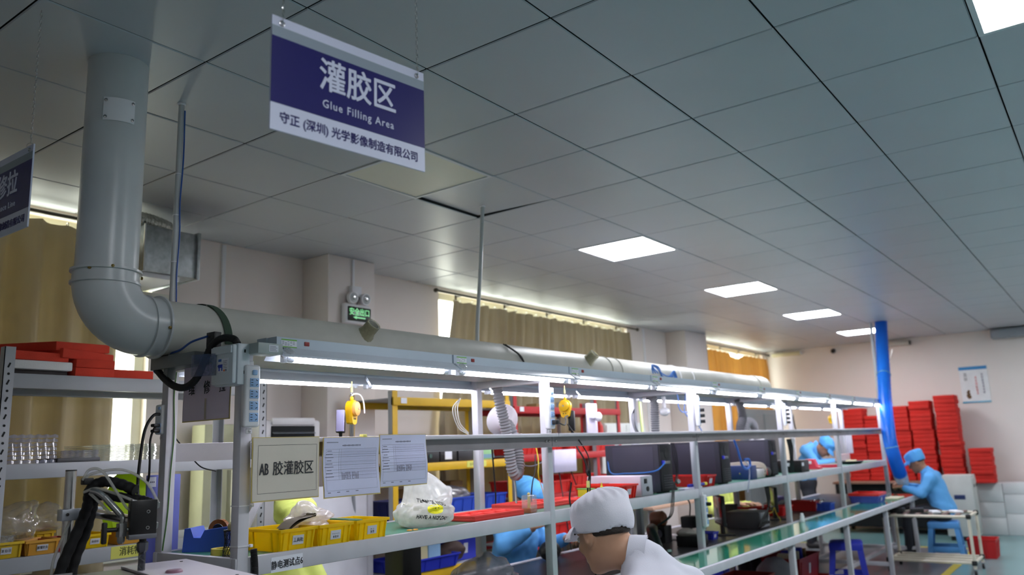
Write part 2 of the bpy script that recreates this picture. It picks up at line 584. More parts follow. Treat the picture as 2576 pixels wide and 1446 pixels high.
for i in range(-4, 21):
    for j in range(-5, 6):
        if (i, j) in lights:
            continue
        w = G if i < 20 else XW1 - 12.0
        d = G if j < 5 else YW1 - 3.0
        key = (w, d)
        cx, cy = i * G + w / 2, j * G + d / 2
        if key not in pm:
            o = panel_mesh(w, d).build('ceiling_panel', [CEIL, DARK], ce, smooth=0)
            o.data.transform(Matrix.Translation(ORI[ce.name]))
            pm[key] = o.data
        else:
            o = bpy.data.objects.new('ceiling_panel', pm[key]); COL.objects.link(o); o.parent = ce
        o.location = (cx - 3.7, cy + 0.5, H - 3.04 + random.uniform(0, 0.0015))
        o.rotation_euler = (random.uniform(-.0012, .0012), random.uniform(-.0012, .0012), 0)
        if (i, j) == (2, 2):
            o.rotation_euler = (0.028, 0, 0); o.location.z += 0.009
# rest of the ceiling field out of the picture
fld = MB()
fld.box(XW0, -4 * G, YW0, YW1, 3.0, 3.03)
xs = [-4 * G]
fld.box(-4 * G, XW1, YW0, -7 * G, 3.0, 3.03)
cuts = sorted(i for (i, j) in lights if j == -7)
xa = -4 * G
for i in cuts if cuts else []:
    fld.box(xa, i * G, -7 * G, -6 * G, 3.0, 3.03); xa = (i + 1) * G
fld.box(xa, XW1, -7 * G, -6 * G, 3.0, 3.03)
fld.box(-4 * G, XW1, -6 * G, -5 * G, 3.0, 3.03)
fld.build('ceiling_field', CEIL, ce, smooth=0)

# ---- ceiling LED panels
LFRAME = mat('light_frame', (215, 218, 222), 0.4)
LED_OFF = mat('led_diffuser_unlit', (222, 220, 205), 0.4, var=0.01)
def led(name, lit=True):
    t = thing(name, 'x', 'ceiling light', (0, 0, 0), local=True)
    f = MB()
    o, i_, z0, z1 = 0.2975, 0.278, -0.004, 0.03
    f.box(-o, o, -o, -i_, z0, z1); f.box(-o, o, i_, o, z0, z1); f.box(-o, -i_, -i_, i_, z0, z1); f.box(i_, o, -i_, i_, z0, z1)
    f.build('light_frame', LFRAME, t, smooth=0)
    MB().rbox(-i_, i_, -i_, i_, 0.0, 0.02, 0.004, 1).build('diffuser', LED if lit else LED_OFF, t, smooth=0)
    return t
L0 = led('ceiling_light')
lab = {(5, 2): 'lit square ceiling panel light, largest of the row above the bench',
       (9, 2): 'lit square ceiling panel light, second of the row above the bench',
       (13, 2): 'lit square ceiling panel light, third of the row above the bench',
       (17, 2): 'smallest lit ceiling panel light, partly behind the white pole beside the blue hose',
       (1, -3): 'lit ceiling panel light cut off by the top right corner'}
first = True
for (i, j) in sorted(lights):
    if (i, j) == (1, 2):
        continue
    loc = (i * G + G / 2, j * G + G / 2, H)
    lb = lab.get((i, j), 'lit square ceiling panel light out of view behind the photographer')
    if first:
        L0.location = loc; L0['label'] = lb; L0['group'] = 'square ceiling panel lights'; first = False
    else:
        dup(L0, loc, lb, group='square ceiling panel lights')
lo = led('ceiling_light', False)
lo.location = (1 * G + G / 2, 2 * G + G / 2, H); lo['label'] = 'unlit pale square ceiling panel light beside the blue hanging sign'

# ---- curtains
def curtain(name, label, x0, x1, y, z0, z1, m, folds, amp=0.035, seed=1, sag=None, lean=0.0):
    rg = random.Random(seed)
    ph = [rg.uniform(0, 6.28) for _ in range(4)]
    nu = int(folds * 10) + 1; nv = 14
    P = []
    sagf = sag or (lambda s_: 0.0)
    for side in (0, 1):
        for a in range(nu):
            s_ = a / (nu - 1)
            for b in range(nv):
                t = b / (nv - 1)
                k = 0.55 + 0.45 * (1 - t) + 0.25 * math.sin(ph[2] + s_ * 9)
                yy = y + amp * k * math.sin(s_ * folds * 2 * math.pi + ph[0] + 0.5 * math.sin(s_ * 7 + ph[1])) + 0.012 * math.sin(s_ * folds * 4.6 * math.pi + ph[3])
                zz = z1 - sagf(s_) * t ** 0 * (1 if t == 1 else t) - (z1 - z0) * (1 - t)
                xx = x0 + (x1 - x0) * s_ + 0.02 * math.sin(s_ * 23 + ph[1]) * (1 - t) - lean * min(1.0, (1 - t) * 2.2) * (1 - s_)
                if t > 0.93:
                    yy = y + (yy - y) * 0.5
                P.append((xx, yy + side * 0.004, zz))
    n = nu * nv
    f = []
    for side in (0, 1):
        for i in range(nu - 1):
            for j in range(nv - 1):
                q = (side * n + i * nv + j, side * n + i * nv + j + 1, side * n + (i + 1) * nv + j + 1, side * n + (i + 1) * nv + j)
                f.append(q if side == 0 else q[::-1])
    for j in range(nv - 1):
        f.append((j, n + j, n + j + 1, j + 1)); k = (nu - 1) * nv
        f.append((k + j, k + j + 1, n + k + j + 1, n + k + j))
    c = thing(name, label, 'curtain', ((x0 + x1) / 2, y, z0))
    MB().add(P, f).build('fabric', m, c, smooth=80)
    hooks = MB()
    k = max(3, int(folds * 0.9))
    for i in range(k):
        s_ = (i + 0.5) / k
        hx = x0 + (x1 - x0) * s_
        h = MB().torus((hx, y, z1 + 0.006 - sagf(s_)), (1, 0, 0), 0.013, 0.0025, 10, 5)
        h.build('curtain_hook', STEEL, c)
    return c
CURT = mat('beige_curtain', (188, 176, 152), 0.9, var=0.08, scale=3, bump=0.1, bscale=300, transl=((184, 172, 136), 0.2))
CURT2 = mat('orange_curtain', (198, 162, 104), 0.9, var=0.1, scale=3, bump=0.1, bscale=300, transl=((216, 182, 120), 0.42))
RODM = mat('curtain_rod_dark', (70, 62, 48), 0.4)
curtain('curtain', 'olive beige curtain in tall folds behind the red foam pads', -1.6, 0.27, 3.42, 0.4, 2.9, CURT, 9, 0.075, 3,
        sag=lambda s_: 0.05 * max(0, math.sin((s_ - 0.80) * 15)) if s_ > 0.8 else 0.012 * abs(math.sin(s_ * 30)))
curtain('curtain', 'long beige pleated curtain on a dark rod above the white duct', 3.42, 6.82, 3.42, 0.4, 2.88, CURT, 22, 0.055, 5,
        sag=lambda s_: 0.018 * abs(math.sin(s_ * 44)), lean=0.24)
curtain('curtain', 'sunlit orange curtain at the far end of the window wall', 9.29, 11.85, 3.42, 0.4, 2.85, CURT2, 14, 0.055, 8,
        sag=lambda s_: 0.08 * max(0, math.sin((s_ - 0.3) * 12)) if 0.3 < s_ < 0.75 else 0.0)
curtain('curtain', 'narrow brown curtain between the column and the orange curtain', 8.82, 9.27, 3.42, 0.4, 2.9, mat('brown_curtain', (120, 98, 62), 0.9), 4, 0.03, 9)
def rod(a, b, y, z, label):
    t = thing('curtain_rod', label, 'curtain rod', ((a + b) / 2, y, z))
    MB().cyl((a, y, z), (b, y, z), 0.012, seg=10).build('rod', RODM, t)
    for x in (a, b):
        MB().lathe([(0.0, -0.02), (0.018, -0.018), (0.024, 0), (0.018, 0.018), (0, 0.02)], (x, y, z), (1, 0, 0), 10).build('finial', RODM, t)
    n = max(2, int((b - a) / 0.65))
    for i in range(n):
        x = a + (b - a) * (i + 0.5) / n
        m = MB().box(x - 0.008, x + 0.008, y, YW1, z - 0.006, z + 0.006); m.box(x - 0.015, x + 0.015, YW1 - 0.004, YW1, z - 0.03, z + 0.03)
        m.build('rod_bracket', RODM, t, smooth=0)
rod(-1.7, 0.10, 3.42, 2.945, 'dark curtain rod over the olive curtain at the left edge')
rod(3.18, 7.05, 3.42, 2.935, 'long dark curtain rod over the pleated beige curtain')
rod(8.80, 11.95, 3.42, 2.93, 'curtain rod over the orange curtain')
# ================================================================== the assembly bench
BX0, BX1 = -0.51, 9.08
BTX = 8.98
PX = [-0.482, 1.42, 3.30, 5.20, 6.98, 9.05]
bench = thing('assembly_bench', 'long grey double-sided assembly bench with light rail, two shelves and green top', 'workbench', ((BX0 + BX1) / 2, 1.2, 0))
PW = 0.044
for k, x in enumerate(PX):
    for y in (1.07, 1.545):
        m = MB().rbox(x - PW / 2, x + PW / 2, y - PW / 2, y + PW / 2, 0.0 if k in (0,) else 0.70, 1.90, 0.003)
        m.build('post', ALU, bench)
# rail carrying the lights: front, back, cross bars, roof plate
RAILM = mat('rail_blue_grey', (168, 182, 194), 0.4, var=0.05, scale=4)
for (ya, yb) in ((1.045, 1.10), (1.50, 1.575)):
    MB().rbox(-0.41, 9.42, ya, yb, 1.90, 1.93, 0.003).build('light_rail', RAILM, bench)
    m = MB().box(-0.408, -0.404, ya + .006, yb - .006, 1.904, 1.926); m.build('rail_end', DARK, bench, smooth=0)
MB().box(-0.45, 9.1, 1.10, 1.50, 1.876, 1.884).build('roof_plate', mat('roof_plate_grey', (176, 176, 172), 0.6), bench, smooth=0)
for x in PX:
    MB().rbox(x - 0.02, x + 0.02, 1.09, 1.525, 1.84, 1.876, 0.003).build('cross_bar', ALU, bench)
    MB().rbox(x - 0.018, x + 0.018, 1.09, 1.525, 1.10, 1.14, 0.003).build('cross_bar', ALU, bench)
# top channel shelf: front and back channels
CHAN = mat('channel_grey', (158, 156, 160), 0.4, 0.35, var=0.12, scale=5)
EDGE = mat('channel_edge', (214, 210, 216), 0.35)
seg = [(-0.46, 1.43), (1.435, 3.29), (3.30, 5.22), (5.23, 7.0), (7.01, 9.02)]
for a, b in seg:
    for (ya, yb) in ((1.0, 1.047), (1.568, 1.615)):
        m = MB()
        prof = [(ya, 1.494), (yb, 1.494), (yb, 1.564), (ya, 1.564), (ya, 1.560), (yb - .006, 1.560), (yb - .006, 1.498), (ya, 1.498)]
        if ya > 1.3:
            prof = [(ya + yb - p[0], p[1]) for p in prof][::-1]
        m.prism(prof, a, b, 'x')
        ch = m.build('shelf_channel', CHAN, bench, smooth=0)
        MB().rbox(a, b, ya - 0.003 if ya < 1.3 else yb - 0.006, ya + 0.006 if ya < 1.3 else yb + 0.003, 1.548, 1.566, 0.002).build('channel_lip', EDGE, ch)
        if ya < 1.3:
            for bx in (a + 0.03, b - 0.06, b - 0.03):
                MB().lathe([(0.0, 0.004), (0.006, 0.003), (0.007, 0.0)], (bx, yb - 0.008, 1.526), (0, -1, 0), 10).build('bolt', STEEL, ch)
# middle shelf: beams and green deck
for (ya, yb) in ((1.05, 1.075), (1.545, 1.57)):
    MB().rbox(BX0, BX1, ya, yb, 1.098, 1.164, 0.004).build('shelf_beam', ALU, bench)
for x in (BX0 + 0.002, BX1 - 0.027):
    MB().rbox(x, x + 0.025, 1.075, 1.545, 1.098, 1.164, 0.004).build('shelf_beam', ALU, bench)
MB().box(BX0 + .027, BX1 - .027, 1.075, 1.545, 1.148, 1.158).build('shelf_deck', ALU_D, bench, smooth=0)
MB().box(BX0 + .03, BX1 - .03, 1.078, 1.542, 1.158, 1.1605).build('shelf_mat', GREEN_MAT, bench, smooth=0)
SZ = 1.1606
# bench top with conveyor strip
MB().rbox(BX0 + 1.1, BTX, 0.69, 0.72, 0.70, 0.752, 0.004).build('top_edge', ALU, bench)
MB().rbox(BX0 + 1.1, BTX, 1.90, 1.93, 0.70, 0.752, 0.004).build('top_edge', ALU, bench)
MB().box(BX0 + 1.1, BTX, 0.72, 1.90, 0.715, 0.742).build('bench_top', ALU_D, bench, smooth=0)
BELT = mat('green_conveyor_belt', (36, 150, 118), 0.12, var=0.05, scale=3, coat=0.4)
MB().box(BX0 + 1.1, BTX, 0.725, 1.03, 0.742, 0.750).build('belt', BELT, bench, smooth=0)
MB().rbox(BX0 + 1.1, BTX, 1.03, 1.05, 0.742, 0.758, 0.003).build('belt_rail', EDGE, bench)
MB().box(BX0 + 1.1, BTX, 1.10, 1.88, 0.742, 0.748).build('bench_mat', mat('black_bench_mat', (52, 52, 55), 0.35, var=0.1), bench, smooth=0)
for x in (2.35, 4.2, 5.75, 7.3, 8.7):
    for y in (0.72, 1.85):
        MB().rbox(x - 0.022, x + 0.022, y, y + 0.044, 0.0, 0.70, 0.003).build('leg', ALU, bench)
    MB().rbox(x - 0.02, x + 0.02, 0.764, 1.85, 0.12, 0.16, 0.003).build('leg_bar', ALU, bench)
for y in (1.05, 1.52):
    MB().rbox(0.6, 9.0, y, y + 0.04, 0.12, 0.16, 0.003).build('foot_rail', ALU, bench)
for x in PX[1:]:
    MB().rbox(x - 0.02, x + 0.02, 1.05, 1.09, 0.0, 0.70, 0.003).build('leg', ALU, bench)
# stick-on strip with the test point label
text('静电测试点6', (-0.295, 1.0478, 1.122), (1, 0, 0.03), (0, 0, 1), 0.031, INK, bench, 'label_lettering', bold=0.006, sx=0.82)
MB().cbox((-0.295, 1.0492, 1.124), (0.066 * 2.1, 0.001, 0.052)).build('paper_label', PAPER, bench, smooth=0)

# ---- bench lights (front row / back row)
HOUS = mat('lamp_housing', (196, 208, 220), 0.32, var=0.03)
REFL = mat('lamp_reflector', (205, 212, 222), 0.3, var=0.03)
CLIP = film('clear_lamp_clip', (225, 225, 225), 0.35, 0.1, 0.4)
GLABEL = mat('green_label', (120, 190, 70), 0.5)
SWM = mat('red_switch', (150, 30, 24), 0.4)
def bench_light(front=True, L=0.985):
    t = thing('bench_light', 'x', 'bench light', (0, 0, 0), local=True)
    s = -1 if front else 1          # -1: faces -y
    h = MB(); h.prism([(0, 0.03), (0, 0.072), (s * .05, 0.072), (s * .05, 0.03)][::s], 0, L - 0.012, 'x'); h.build('housing', HOUS, t, smooth=0)
    r = MB()
    pr = [(s * .050, .034), (s * .052, .034), (s * .092, .004), (s * .092, -.004), (s * .088, -.004), (s * .088, .002), (s * .046, .030), (s * .0, .030), (s * -.03, -.006), (s * -.028, -.010), (s * .002, .026), (s * .046, .026)]
    r.prism(pr[::s], 0.004, L - 0.016, 'x'); r.build('reflector', REFL, t, smooth=0)
    MB().cyl((0.075, s * .045, -0.006), (L - 0.075, s * .045, -0.006), 0.013, seg=12).build('tube', TUBE, t)
    for x0, x1 in ((0.045, 0.075), (L - 0.075, L - 0.045)):
        MB().cyl((x0, s * .045, -0.006), (x1, s * .045, -0.006), 0.0138, seg=12).build('tube_cap', WPLASTIC, t)
    for x0 in (0.028, L - 0.045):
        MB().rbox(x0, x0 + 0.017, s * .045 - .012, s * .045 + .012, -0.022, 0.03, 0.003).build('lamp_holder', WPLASTIC, t)
    if front:
        MB().rbox(0.125, 0.148, s * .0535, s * .049, 0.046, 0.062, 0.002).build('rocker_switch', SWM, t)
        MB().box(0.02, 0.09, s * .0508, s * .0499, 0.037, 0.064).build('sticker', PAPER, t, smooth=0)
        MB().box(0.02, 0.09, s * .0512, s * .0507, 0.061, 0.0655).build('sticker_stripe', GLABEL, t, smooth=0)
        MB().box(0.02, 0.09, s * .0512, s * .0507, 0.0355, 0.039).build('sticker_stripe', GLABEL, t, smooth=0)
        st = MB()
        for rr in range(4):
            for cc in range(5):
                if (rr * 5 + cc) % 4: st.box(0.024 + cc * 0.012, 0.032 + cc * 0.012, s * .0512, s * .0507, 0.0425 + rr * .0045, 0.0440 + rr * .0045)
        st.build('sticker_print', GREYINK, t, smooth=0)
        c = MB().lathe([(0.018, 0), (0.024, 0.01), (0.024, 0.03), (0.02, 0.036)], (0.03, s * .055, 0.022), (0.3, s * .6, -.7), 12, caps=False)
        c.build('clear_clip', CLIP, t)
    return t
FB = bench_light(True); BBk = bench_light(False)
ords = ['first', 'second', 'third', 'fourth', 'fifth', 'sixth', 'seventh', 'eighth', 'ninth', 'tenth']
for k in range(10):
    x = -0.40 + k * 0.985
    for src, y, nm in ((FB, 1.045, 'front'), (BBk, 1.575, 'back')):
        lb = '%s lit tube light from the left end on the %s of the bench rail' % (ords[k], nm)
        z = 1.858 if nm == 'front' else 1.842
        if k == 0:
            src.location = (x, y, z); src['label'] = lb; src['group'] = 'tube lights along the %s of the bench' % nm
        else:
            dup(src, (x, y, z), lb)
# ================================================================== big white duct and ceiling poles
PY, PZ, PR = 1.466, 2.0, 0.106
duct = thing('ventilation_duct', 'thick white pipe dropping from the ceiling and running along the bench top', 'duct', (-0.8, PY, 1.894))
MB().cyl((-0.80, PY, 3.0), (-0.80, PY, 2.14), PR, seg=40, caps=False).build('drop_pipe', PVC, duct)
rb = 0.155
elb = [(-0.80, PY, 2.185)] + [(-0.80 + rb - rb * math.cos(a), PY, PZ + rb - rb * math.sin(a)) for a in np.linspace(0, math.pi / 2, 14)] + [(-0.60, PY, PZ)]
e = MB().tube(elb, PR + 0.006, 40, False).build('elbow', PVC, duct)
for (p0, p1, rr) in (((-0.8, PY, 2.19), (-0.8, PY, 2.178), .121), ((-0.8, PY, 2.145), (-0.8, PY, 2.135), .119), ((-0.645, PY, PZ), (-0.655, PY, PZ), .118), ((-0.605, PY, PZ), (-0.593, PY, PZ), .121)):
    MB().lathe([(PR, 0), (rr, 0.002), (rr, 0.010), (PR, 0.012)], p0, Vector(p1) - Vector(p0), 40, caps=False).build('sleeve_ridge', PVC, e)
for (x, y, z, d) in ((-0.893, 1.40, 2.178, (-.8, -.6, 0)), (-0.835, 1.353, 2.185, (-.3, -.95, 0)), (-0.69, 1.42, 2.17, (.9, -.4, 0)), (-0.607, 1.352, 1.985, (0, -1, -.1))):
    MB().lathe([(0.006, -0.004), (0.006, 0.003), (0.0, 0.005)], (x, y, z), d, 8).build('screw', mat('brass_screw', (140, 120, 70), .4, .8), duct)
MB().cyl((-0.60, PY, PZ), (5.75, PY, PZ), PR, seg=40, caps=False).build('run_pipe', PVC_OLD, duct)
far = [(5.62, PY, PZ)] + [(5.85 + 0.15 * math.sin(a), PY + 0.15 - 0.15 * math.cos(a), PZ) for a in np.linspace(0, math.pi / 2, 12)] + [(6.0, PY + 0.33, PZ)]
MB().tube(far, PR + 0.008, 32).build('far_elbow', PVC_OLD, duct)
for x in (2.70, 2.84, 5.60):
    MB().lathe([(PR - .001, 0), (PR + .006, .002), (PR + .006, .008), (PR - .001, .010)], (x, PY, PZ), (1, 0, 0), 32, caps=False).build('coupling_ring', PVC_OLD, duct)
# patch plate on the drop
pl = MB()
R_ = PR + 0.002
P = []
th0 = math.atan2(-0.93, -0.36)
for th in np.linspace(-0.5, 0.5, 9):
    for zz in np.linspace(2.733, 2.822, 3):
        P.append((-0.80 + R_ * math.cos(th0 + th), PY + R_ * math.sin(th0 + th), zz))
pl.grid(P, 9, 3)
P2 = [(-0.80 + (R_ + .0025) * (p[0] + .80) / R_, PY + (R_ + .0025) * (p[1] - PY) / R_, p[2]) for p in P]
pl.grid(P2, 9, 3)
plate = pl.build('patch_plate', WPLASTIC, duct)
for th in (-0.42, 0.42):
    for zz in (2.745, 2.81):
        d = Vector((math.cos(th0 + th), math.sin(th0 + th), 0))
        MB().lathe([(0.006, 0), (0.006, 0.004), (0, 0.006)], Vector((-0.80, PY, zz)) + d * (R_ + .001), d, 8).build('screw', STEEL, plate)
# branch stubs wrapped in clear tape
TAPE = film('yellowed_clear_tape', (205, 200, 160), 0.55, 0.15, 0.35)
for (x, nm) in ((0.40, 'a'), (2.42, 'b')):
    o = Vector((x, PY - 0.085, PZ + 0.055)); d = Vector((0.10, -0.72, 0.62)).normalized()
    b = MB().lathe([(0.032, -0.02), (0.032, 0.062), (0.028, 0.062), (0.028, 0.0)], o, d, 18, caps=False).build('branch_stub', PVC_OLD, duct)
    MB().lathe([(0.027, 0.0), (0.027, 0.002)], o, d, 18).build('stub_inside', DARK, b)
    MB().lathe([(0.050, -0.03), (0.043, 0.0), (0.035, 0.02), (0.035, 0.067), (0.034, 0.067)], o, d, 14, caps=False).build('tape_wrap', TAPE, b)
# green strap
st = []
for a in np.linspace(-0.5, 3.9, 26):
    st.append((-0.375 - 0.03 * (a - 0.5), PY - (PR + 0.003) * math.cos(a + math.pi / 2 - 1.6) , PZ + (PR + 0.003) * math.sin(a + math.pi / 2 - 1.6)))
sm = MB()
P = [(p[0] + dx, p[1], p[2]) for p in st for dx in (-0.017, 0.017)]
sm.grid(P, len(st), 2)
Pb = [(q[0], PY + (q[1] - PY) * 1.022, PZ + (q[2] - PZ) * 1.022) for q in P]
sm.grid(Pb, len(st), 2)
tag(sm.build('strap', mat('green_webbing', (62, 82, 66), 0.8, bump=.2, bscale=400)), 'dark green webbing strap around the white duct near the bend', 'strap')
for k, x in enumerate((3.80, 4.05)):
    tag(MB().lathe([(PR + .001, 0), (PR + .005, .001), (PR + .005, .011), (PR + .001, .012)], (x, PY, PZ), (1, 0, 0), 28, caps=False).build('cable_tie', WPLASTIC),
        ('white cable tie on the duct right of the blue cable coil', 'white cable tie on the duct, the one farther right of two')[k], 'cable tie')
c = MB()
for k in range(3):
    c.tube(spline([(3.30 + .02 * k, 1.352 - .01 * k, 2.01), (3.27, 1.345, 2.05 + .01 * k), (3.36 + .03 * k, 1.36, 2.06), (3.45, 1.345, 2.01 - .02 * k), (3.56 + .03 * k, 1.345, 2.0), (3.66, 1.35, 2.045 - .01 * k), (3.69 - .02 * k, 1.345, 1.99), (3.60, 1.335, 1.965)], 6), 0.0045, 6)
tag(c.build('cable_coil', mat('blue_cable', (48, 110, 190), .4)), 'loose coil of blue cable lying on the white duct', 'cable')
c = MB().tube(spline([(1.50, 1.40, 2.095), (1.56, 1.352, 2.045), (1.60, 1.345, 2.01), (1.66, 1.345, 1.96)], 6), 0.004, 6)
c.tube(spline([(1.52, 1.40, 2.095), (1.58, 1.350, 2.04), (1.62, 1.344, 2.0), (1.64, 1.345, 1.955)], 6), 0.003, 6)
tag(c.build('cable', BLACK_R), 'short black cable slung over the white duct', 'cable')

# ---- poles from the ceiling
def pole(label, pts, r=0.012):
    t = thing('ceiling_pole', label, 'pole', pts[-1])
    MB().tube(spline(pts, 6), r, 14).build('pole_tube', PVC, t)
    MB().lathe([(r + .001, 0), (r + .006, -0.0), (r + .006, -0.006), (r + .001, -0.008)], pts[0], (0, 0, 1), 14, caps=False).build('collar', WPLASTIC, t)
    return t
pl_ = pole('slim white pole with a blue wire beside the thick duct', [(-0.454, 1.605, 3.0), (-0.456, 1.605, 2.4), (-0.462, 1.60, 1.84)])
MB().tube(spline([(-0.448, 1.588, 2.965), (-0.444, 1.590, 2.75), (-0.452, 1.588, 2.55), (-0.446, 1.590, 2.42), (-0.452, 1.588, 2.25), (-0.447, 1.590, 2.1), (-0.45, 1.588, 1.9)], 8), 0.0032, 6).build('blue_wire', mat('blue_wire', (30, 80, 160), .4), pl_)
for z in (2.68, 2.5, 2.3, 2.12):
    MB().lathe([(0.0125, 0), (0.0145, 0.0), (0.0145, 0.004), (0.0125, 0.004)], (-0.456, 1.605, z), (0, 0, 1), 12, caps=False).build('cable_tie', WPLASTIC, pl_)
pole('slim white pole hanging before the pleated beige curtain', [(1.60, 1.60, 3.0), (1.56, 1.60, 2.6), (1.505, 1.595, 2.2), (1.50, 1.59, 1.93)])
pole('slim white pole beside the blue hose at the far bench end', [(9.58, 1.15, 3.0), (9.50, 1.15, 2.0), (9.40, 1.15, 0.76)], 0.02)

# ================================================================== hanging signs
NAVY = mat('sign_navy', (26, 22, 92), 0.35, var=0.02)
SGREY = mat('sign_grey', (136, 148, 158), 0.4, var=0.02)
SWHITE = mat('sign_white', (196, 201, 220), 0.35, var=0.02)
def chain(p, q, parent):
    p, q = Vector(p), Vector(q)
    L = (q - p).length; n = int(L / 0.0125)
    m = MB()
    for i in range(n):
        c = p + (q - p) * (i + 0.5) / n
        ring = []
        for k in range(9):
            a = 2 * math.pi * k / 8
            u, w = 0.0035 * math.cos(a), 0.0078 * math.sin(a)
            ring.append(c + (Vector((u, u * .2, w)) if i % 2 else Vector((u * .2, u, w))))
        m.tube(ring, 0.0009, 4, False)
    m.build('chain', STEEL, parent)
def hang_sign(label, L, R, z0, z1, cn, en, chains):
    L = Vector(L); R = Vector(R)
    u = (R - L).normalized(); W = (R - L).length; Hh = z1 - z0
    nrm = u.cross(Vector((0, 0, 1)))           # towards the reader
    t = thing('hanging_sign', label, 'sign', ((L + R) / 2)[:2] + (z0,))
    def P(a, b, o=0.0): return L + u * (a * W) + Vector((0, 0, z0 + b * Hh - L.z)) + nrm * o
    def slab(a0, a1, b0, b1, o0, o1, name, m, par=t):
        q = MB()
        v = [P(a0, b0, o0), P(a1, b0, o0), P(a1, b1, o0), P(a0, b1, o0), P(a0, b0, o1), P(a1, b0, o1), P(a1, b1, o1), P(a0, b1, o1)]
        q.add(v, [(3, 2, 1, 0), (4, 5, 6, 7), (0, 1, 5, 4), (1, 2, 6, 5), (2, 3, 7, 6), (3, 0, 4, 7)])
        return q.build(name, m, par, smooth=0)
    bd = slab(0, 1, 0, 1, -0.005, 0, 'board', SWHITE)
    slab(0, 1, 0.235, 0.82, 0, 0.0006, 'navy_band', NAVY, bd)
    slab(0, 1, 0.82, 0.914, 0, 0.0006, 'grey_band', SGREY, bd)
    text(cn, P(0.535, 0.605, 0.001), u, (0, 0, 1), 0.088, SWHITE, bd, bold=0.016, sx=0.88)
    text(en, P(0.535, 0.355, 0.001), u, (0, 0, 1), 0.029, SWHITE, bd, bold=0.008, spacing=1.18, sx=0.9)
    text('守正 (深圳) 光学影像制造有限公司', P(0.50, 0.115, 0.0005), u, (0, 0, 1), 0.029, NAVY, bd, bold=0.014, sx=0.92)
    for a in (0.055, 0.945):
        h = P(a, 0.945)
        MB().torus(P(a, 0.945, 0.001), nrm, 0.0055, 0.002, 14, 6).build('eyelet', STEEL, bd)
        MB().torus(P(a + .008, 0.985, 0), u + nrm * .6, 0.011, 0.0009, 16, 5).build('ring', STEEL, t)
        if chains: chain(P(a + .008, 1.03, 0), Vector((P(a, 0)[0], P(a, 0)[1], 3.0)), t)
    return t
hang_sign('navy and white hanging sign reading Glue Filling Area', (-1.182, 0.001, 2.4), (-0.734, -0.055, 2.4), 2.221, 2.5, '灌胶区', 'Glue Filling Area', True)
hang_sign('navy and white hanging sign reading Maintenance Line, cut off by the left edge', (-1.17, 1.70, 2.4), (-1.165, 1.252, 2.4), 2.243, 2.52, '维修拉', 'Maintenance Line', True)
# ================================================================== left end of the bench
BOXM = mat('switch_box_white', (214, 222, 228), 0.35, var=0.02)
t = thing('distribution_box', 'white electrical distribution box on the left bench end', 'electrical box', (-0.525, 1.085, 1.755))
MB().rbox(-0.545, -0.495, 1.018, 1.155, 1.752, 1.897, 0.004).build('box_body', BOXM, t)
cv = MB().rbox(-0.563, -0.545, 1.022, 1.150, 1.756, 1.893, 0.006).build('box_cover', BOXM, t)
MB().rbox(-0.569, -0.562, 1.026, 1.146, 1.862, 1.888, 0.003).build('cover_lip', BOXM, cv)
MB().box(-0.5652, -0.563, 1.046, 1.104, 1.798, 1.846).build('cover_label', PAPER, cv, smooth=0)
MB().box(-0.5656, -0.565, 1.085, 1.103, 1.836, 1.845).build('label_print', mat('print_blue', (60, 110, 190), .5), cv, smooth=0)
bear = MB()
for (a, b, c_, d_) in ((1.078, 1.103, 1.814, 1.826), (1.078, 1.084, 1.803, 1.815), (1.094, 1.100, 1.803, 1.815), (1.098, 1.106, 1.818, 1.824)):
    bear.box(-0.5657, -0.5651, a, b, c_, d_)
bear.build('label_mark', mat('print_royal', (24, 60, 180), .5), cv, smooth=0)
MB().box(-0.5656, -0.565, 1.064, 1.071, 1.800, 1.807).build('label_square', mat('print_orange', (235, 110, 40), .5), cv, smooth=0)
MB().box(-0.5656, -0.565, 1.054, 1.060, 1.800, 1.808).build('label_square', GREYINK, cv, smooth=0)
lp = MB()
for r in range(5): lp.box(-0.5656, -0.5651, 1.052 + 0.003 * (r % 2), 1.074, 1.812 + r * .006, 1.8135 + r * .006)
lp.build('label_print', GREYINK, cv, smooth=0)
for z in (1.79, 1.865):
    MB().box(-0.520, -0.514, 1.0172, 1.0182, z, z + 0.011).build('slot', DARK, t, smooth=0)
FLAP = film('blue_clear_flap', (70, 110, 170), 0.35, 0.08, 0.35)
fl_ = MB()
P = [(-0.566 - 0.035 * a * (1.0 + 0.3 * math.sin(a * 3)), 1.112 + 0.098 * a, z) for a in np.linspace(0, 1, 8) for z in (1.79, 1.868)]
fl_.grid(P, 8, 2)
fl_.grid([(p[0] - .0025, p[1], p[2]) for p in P], 8, 2)
fl_.build('breaker_flap', FLAP, t)

pts = spline([(-0.50, 1.60, 1.86), (-0.555, 1.52, 1.845), (-0.565, 1.44, 1.80), (-0.57, 1.36, 1.768), (-0.57, 1.29, 1.762), (-0.565, 1.235, 1.79), (-0.56, 1.197, 1.85), (-0.55, 1.165, 1.905), (-0.54, 1.12, 1.925), (-0.53, 1.07, 1.918), (-0.525, 1.05, 1.897)], 12)
rr = [0.0125 + (0.0012 if i % 2 else 0) for i in range(len(pts))]
t = thing('flexible_conduit', 'black corrugated conduit looping into the white distribution box', 'conduit', (-0.565, 1.3, 1.75))
MB().tube(pts, rr, 14).build('conduit', BLACK_R, t)
MB().tube(pts[6:14], 0.0155, 14).build('blue_tape', mat('blue_tape', (30, 70, 170), .4), t)

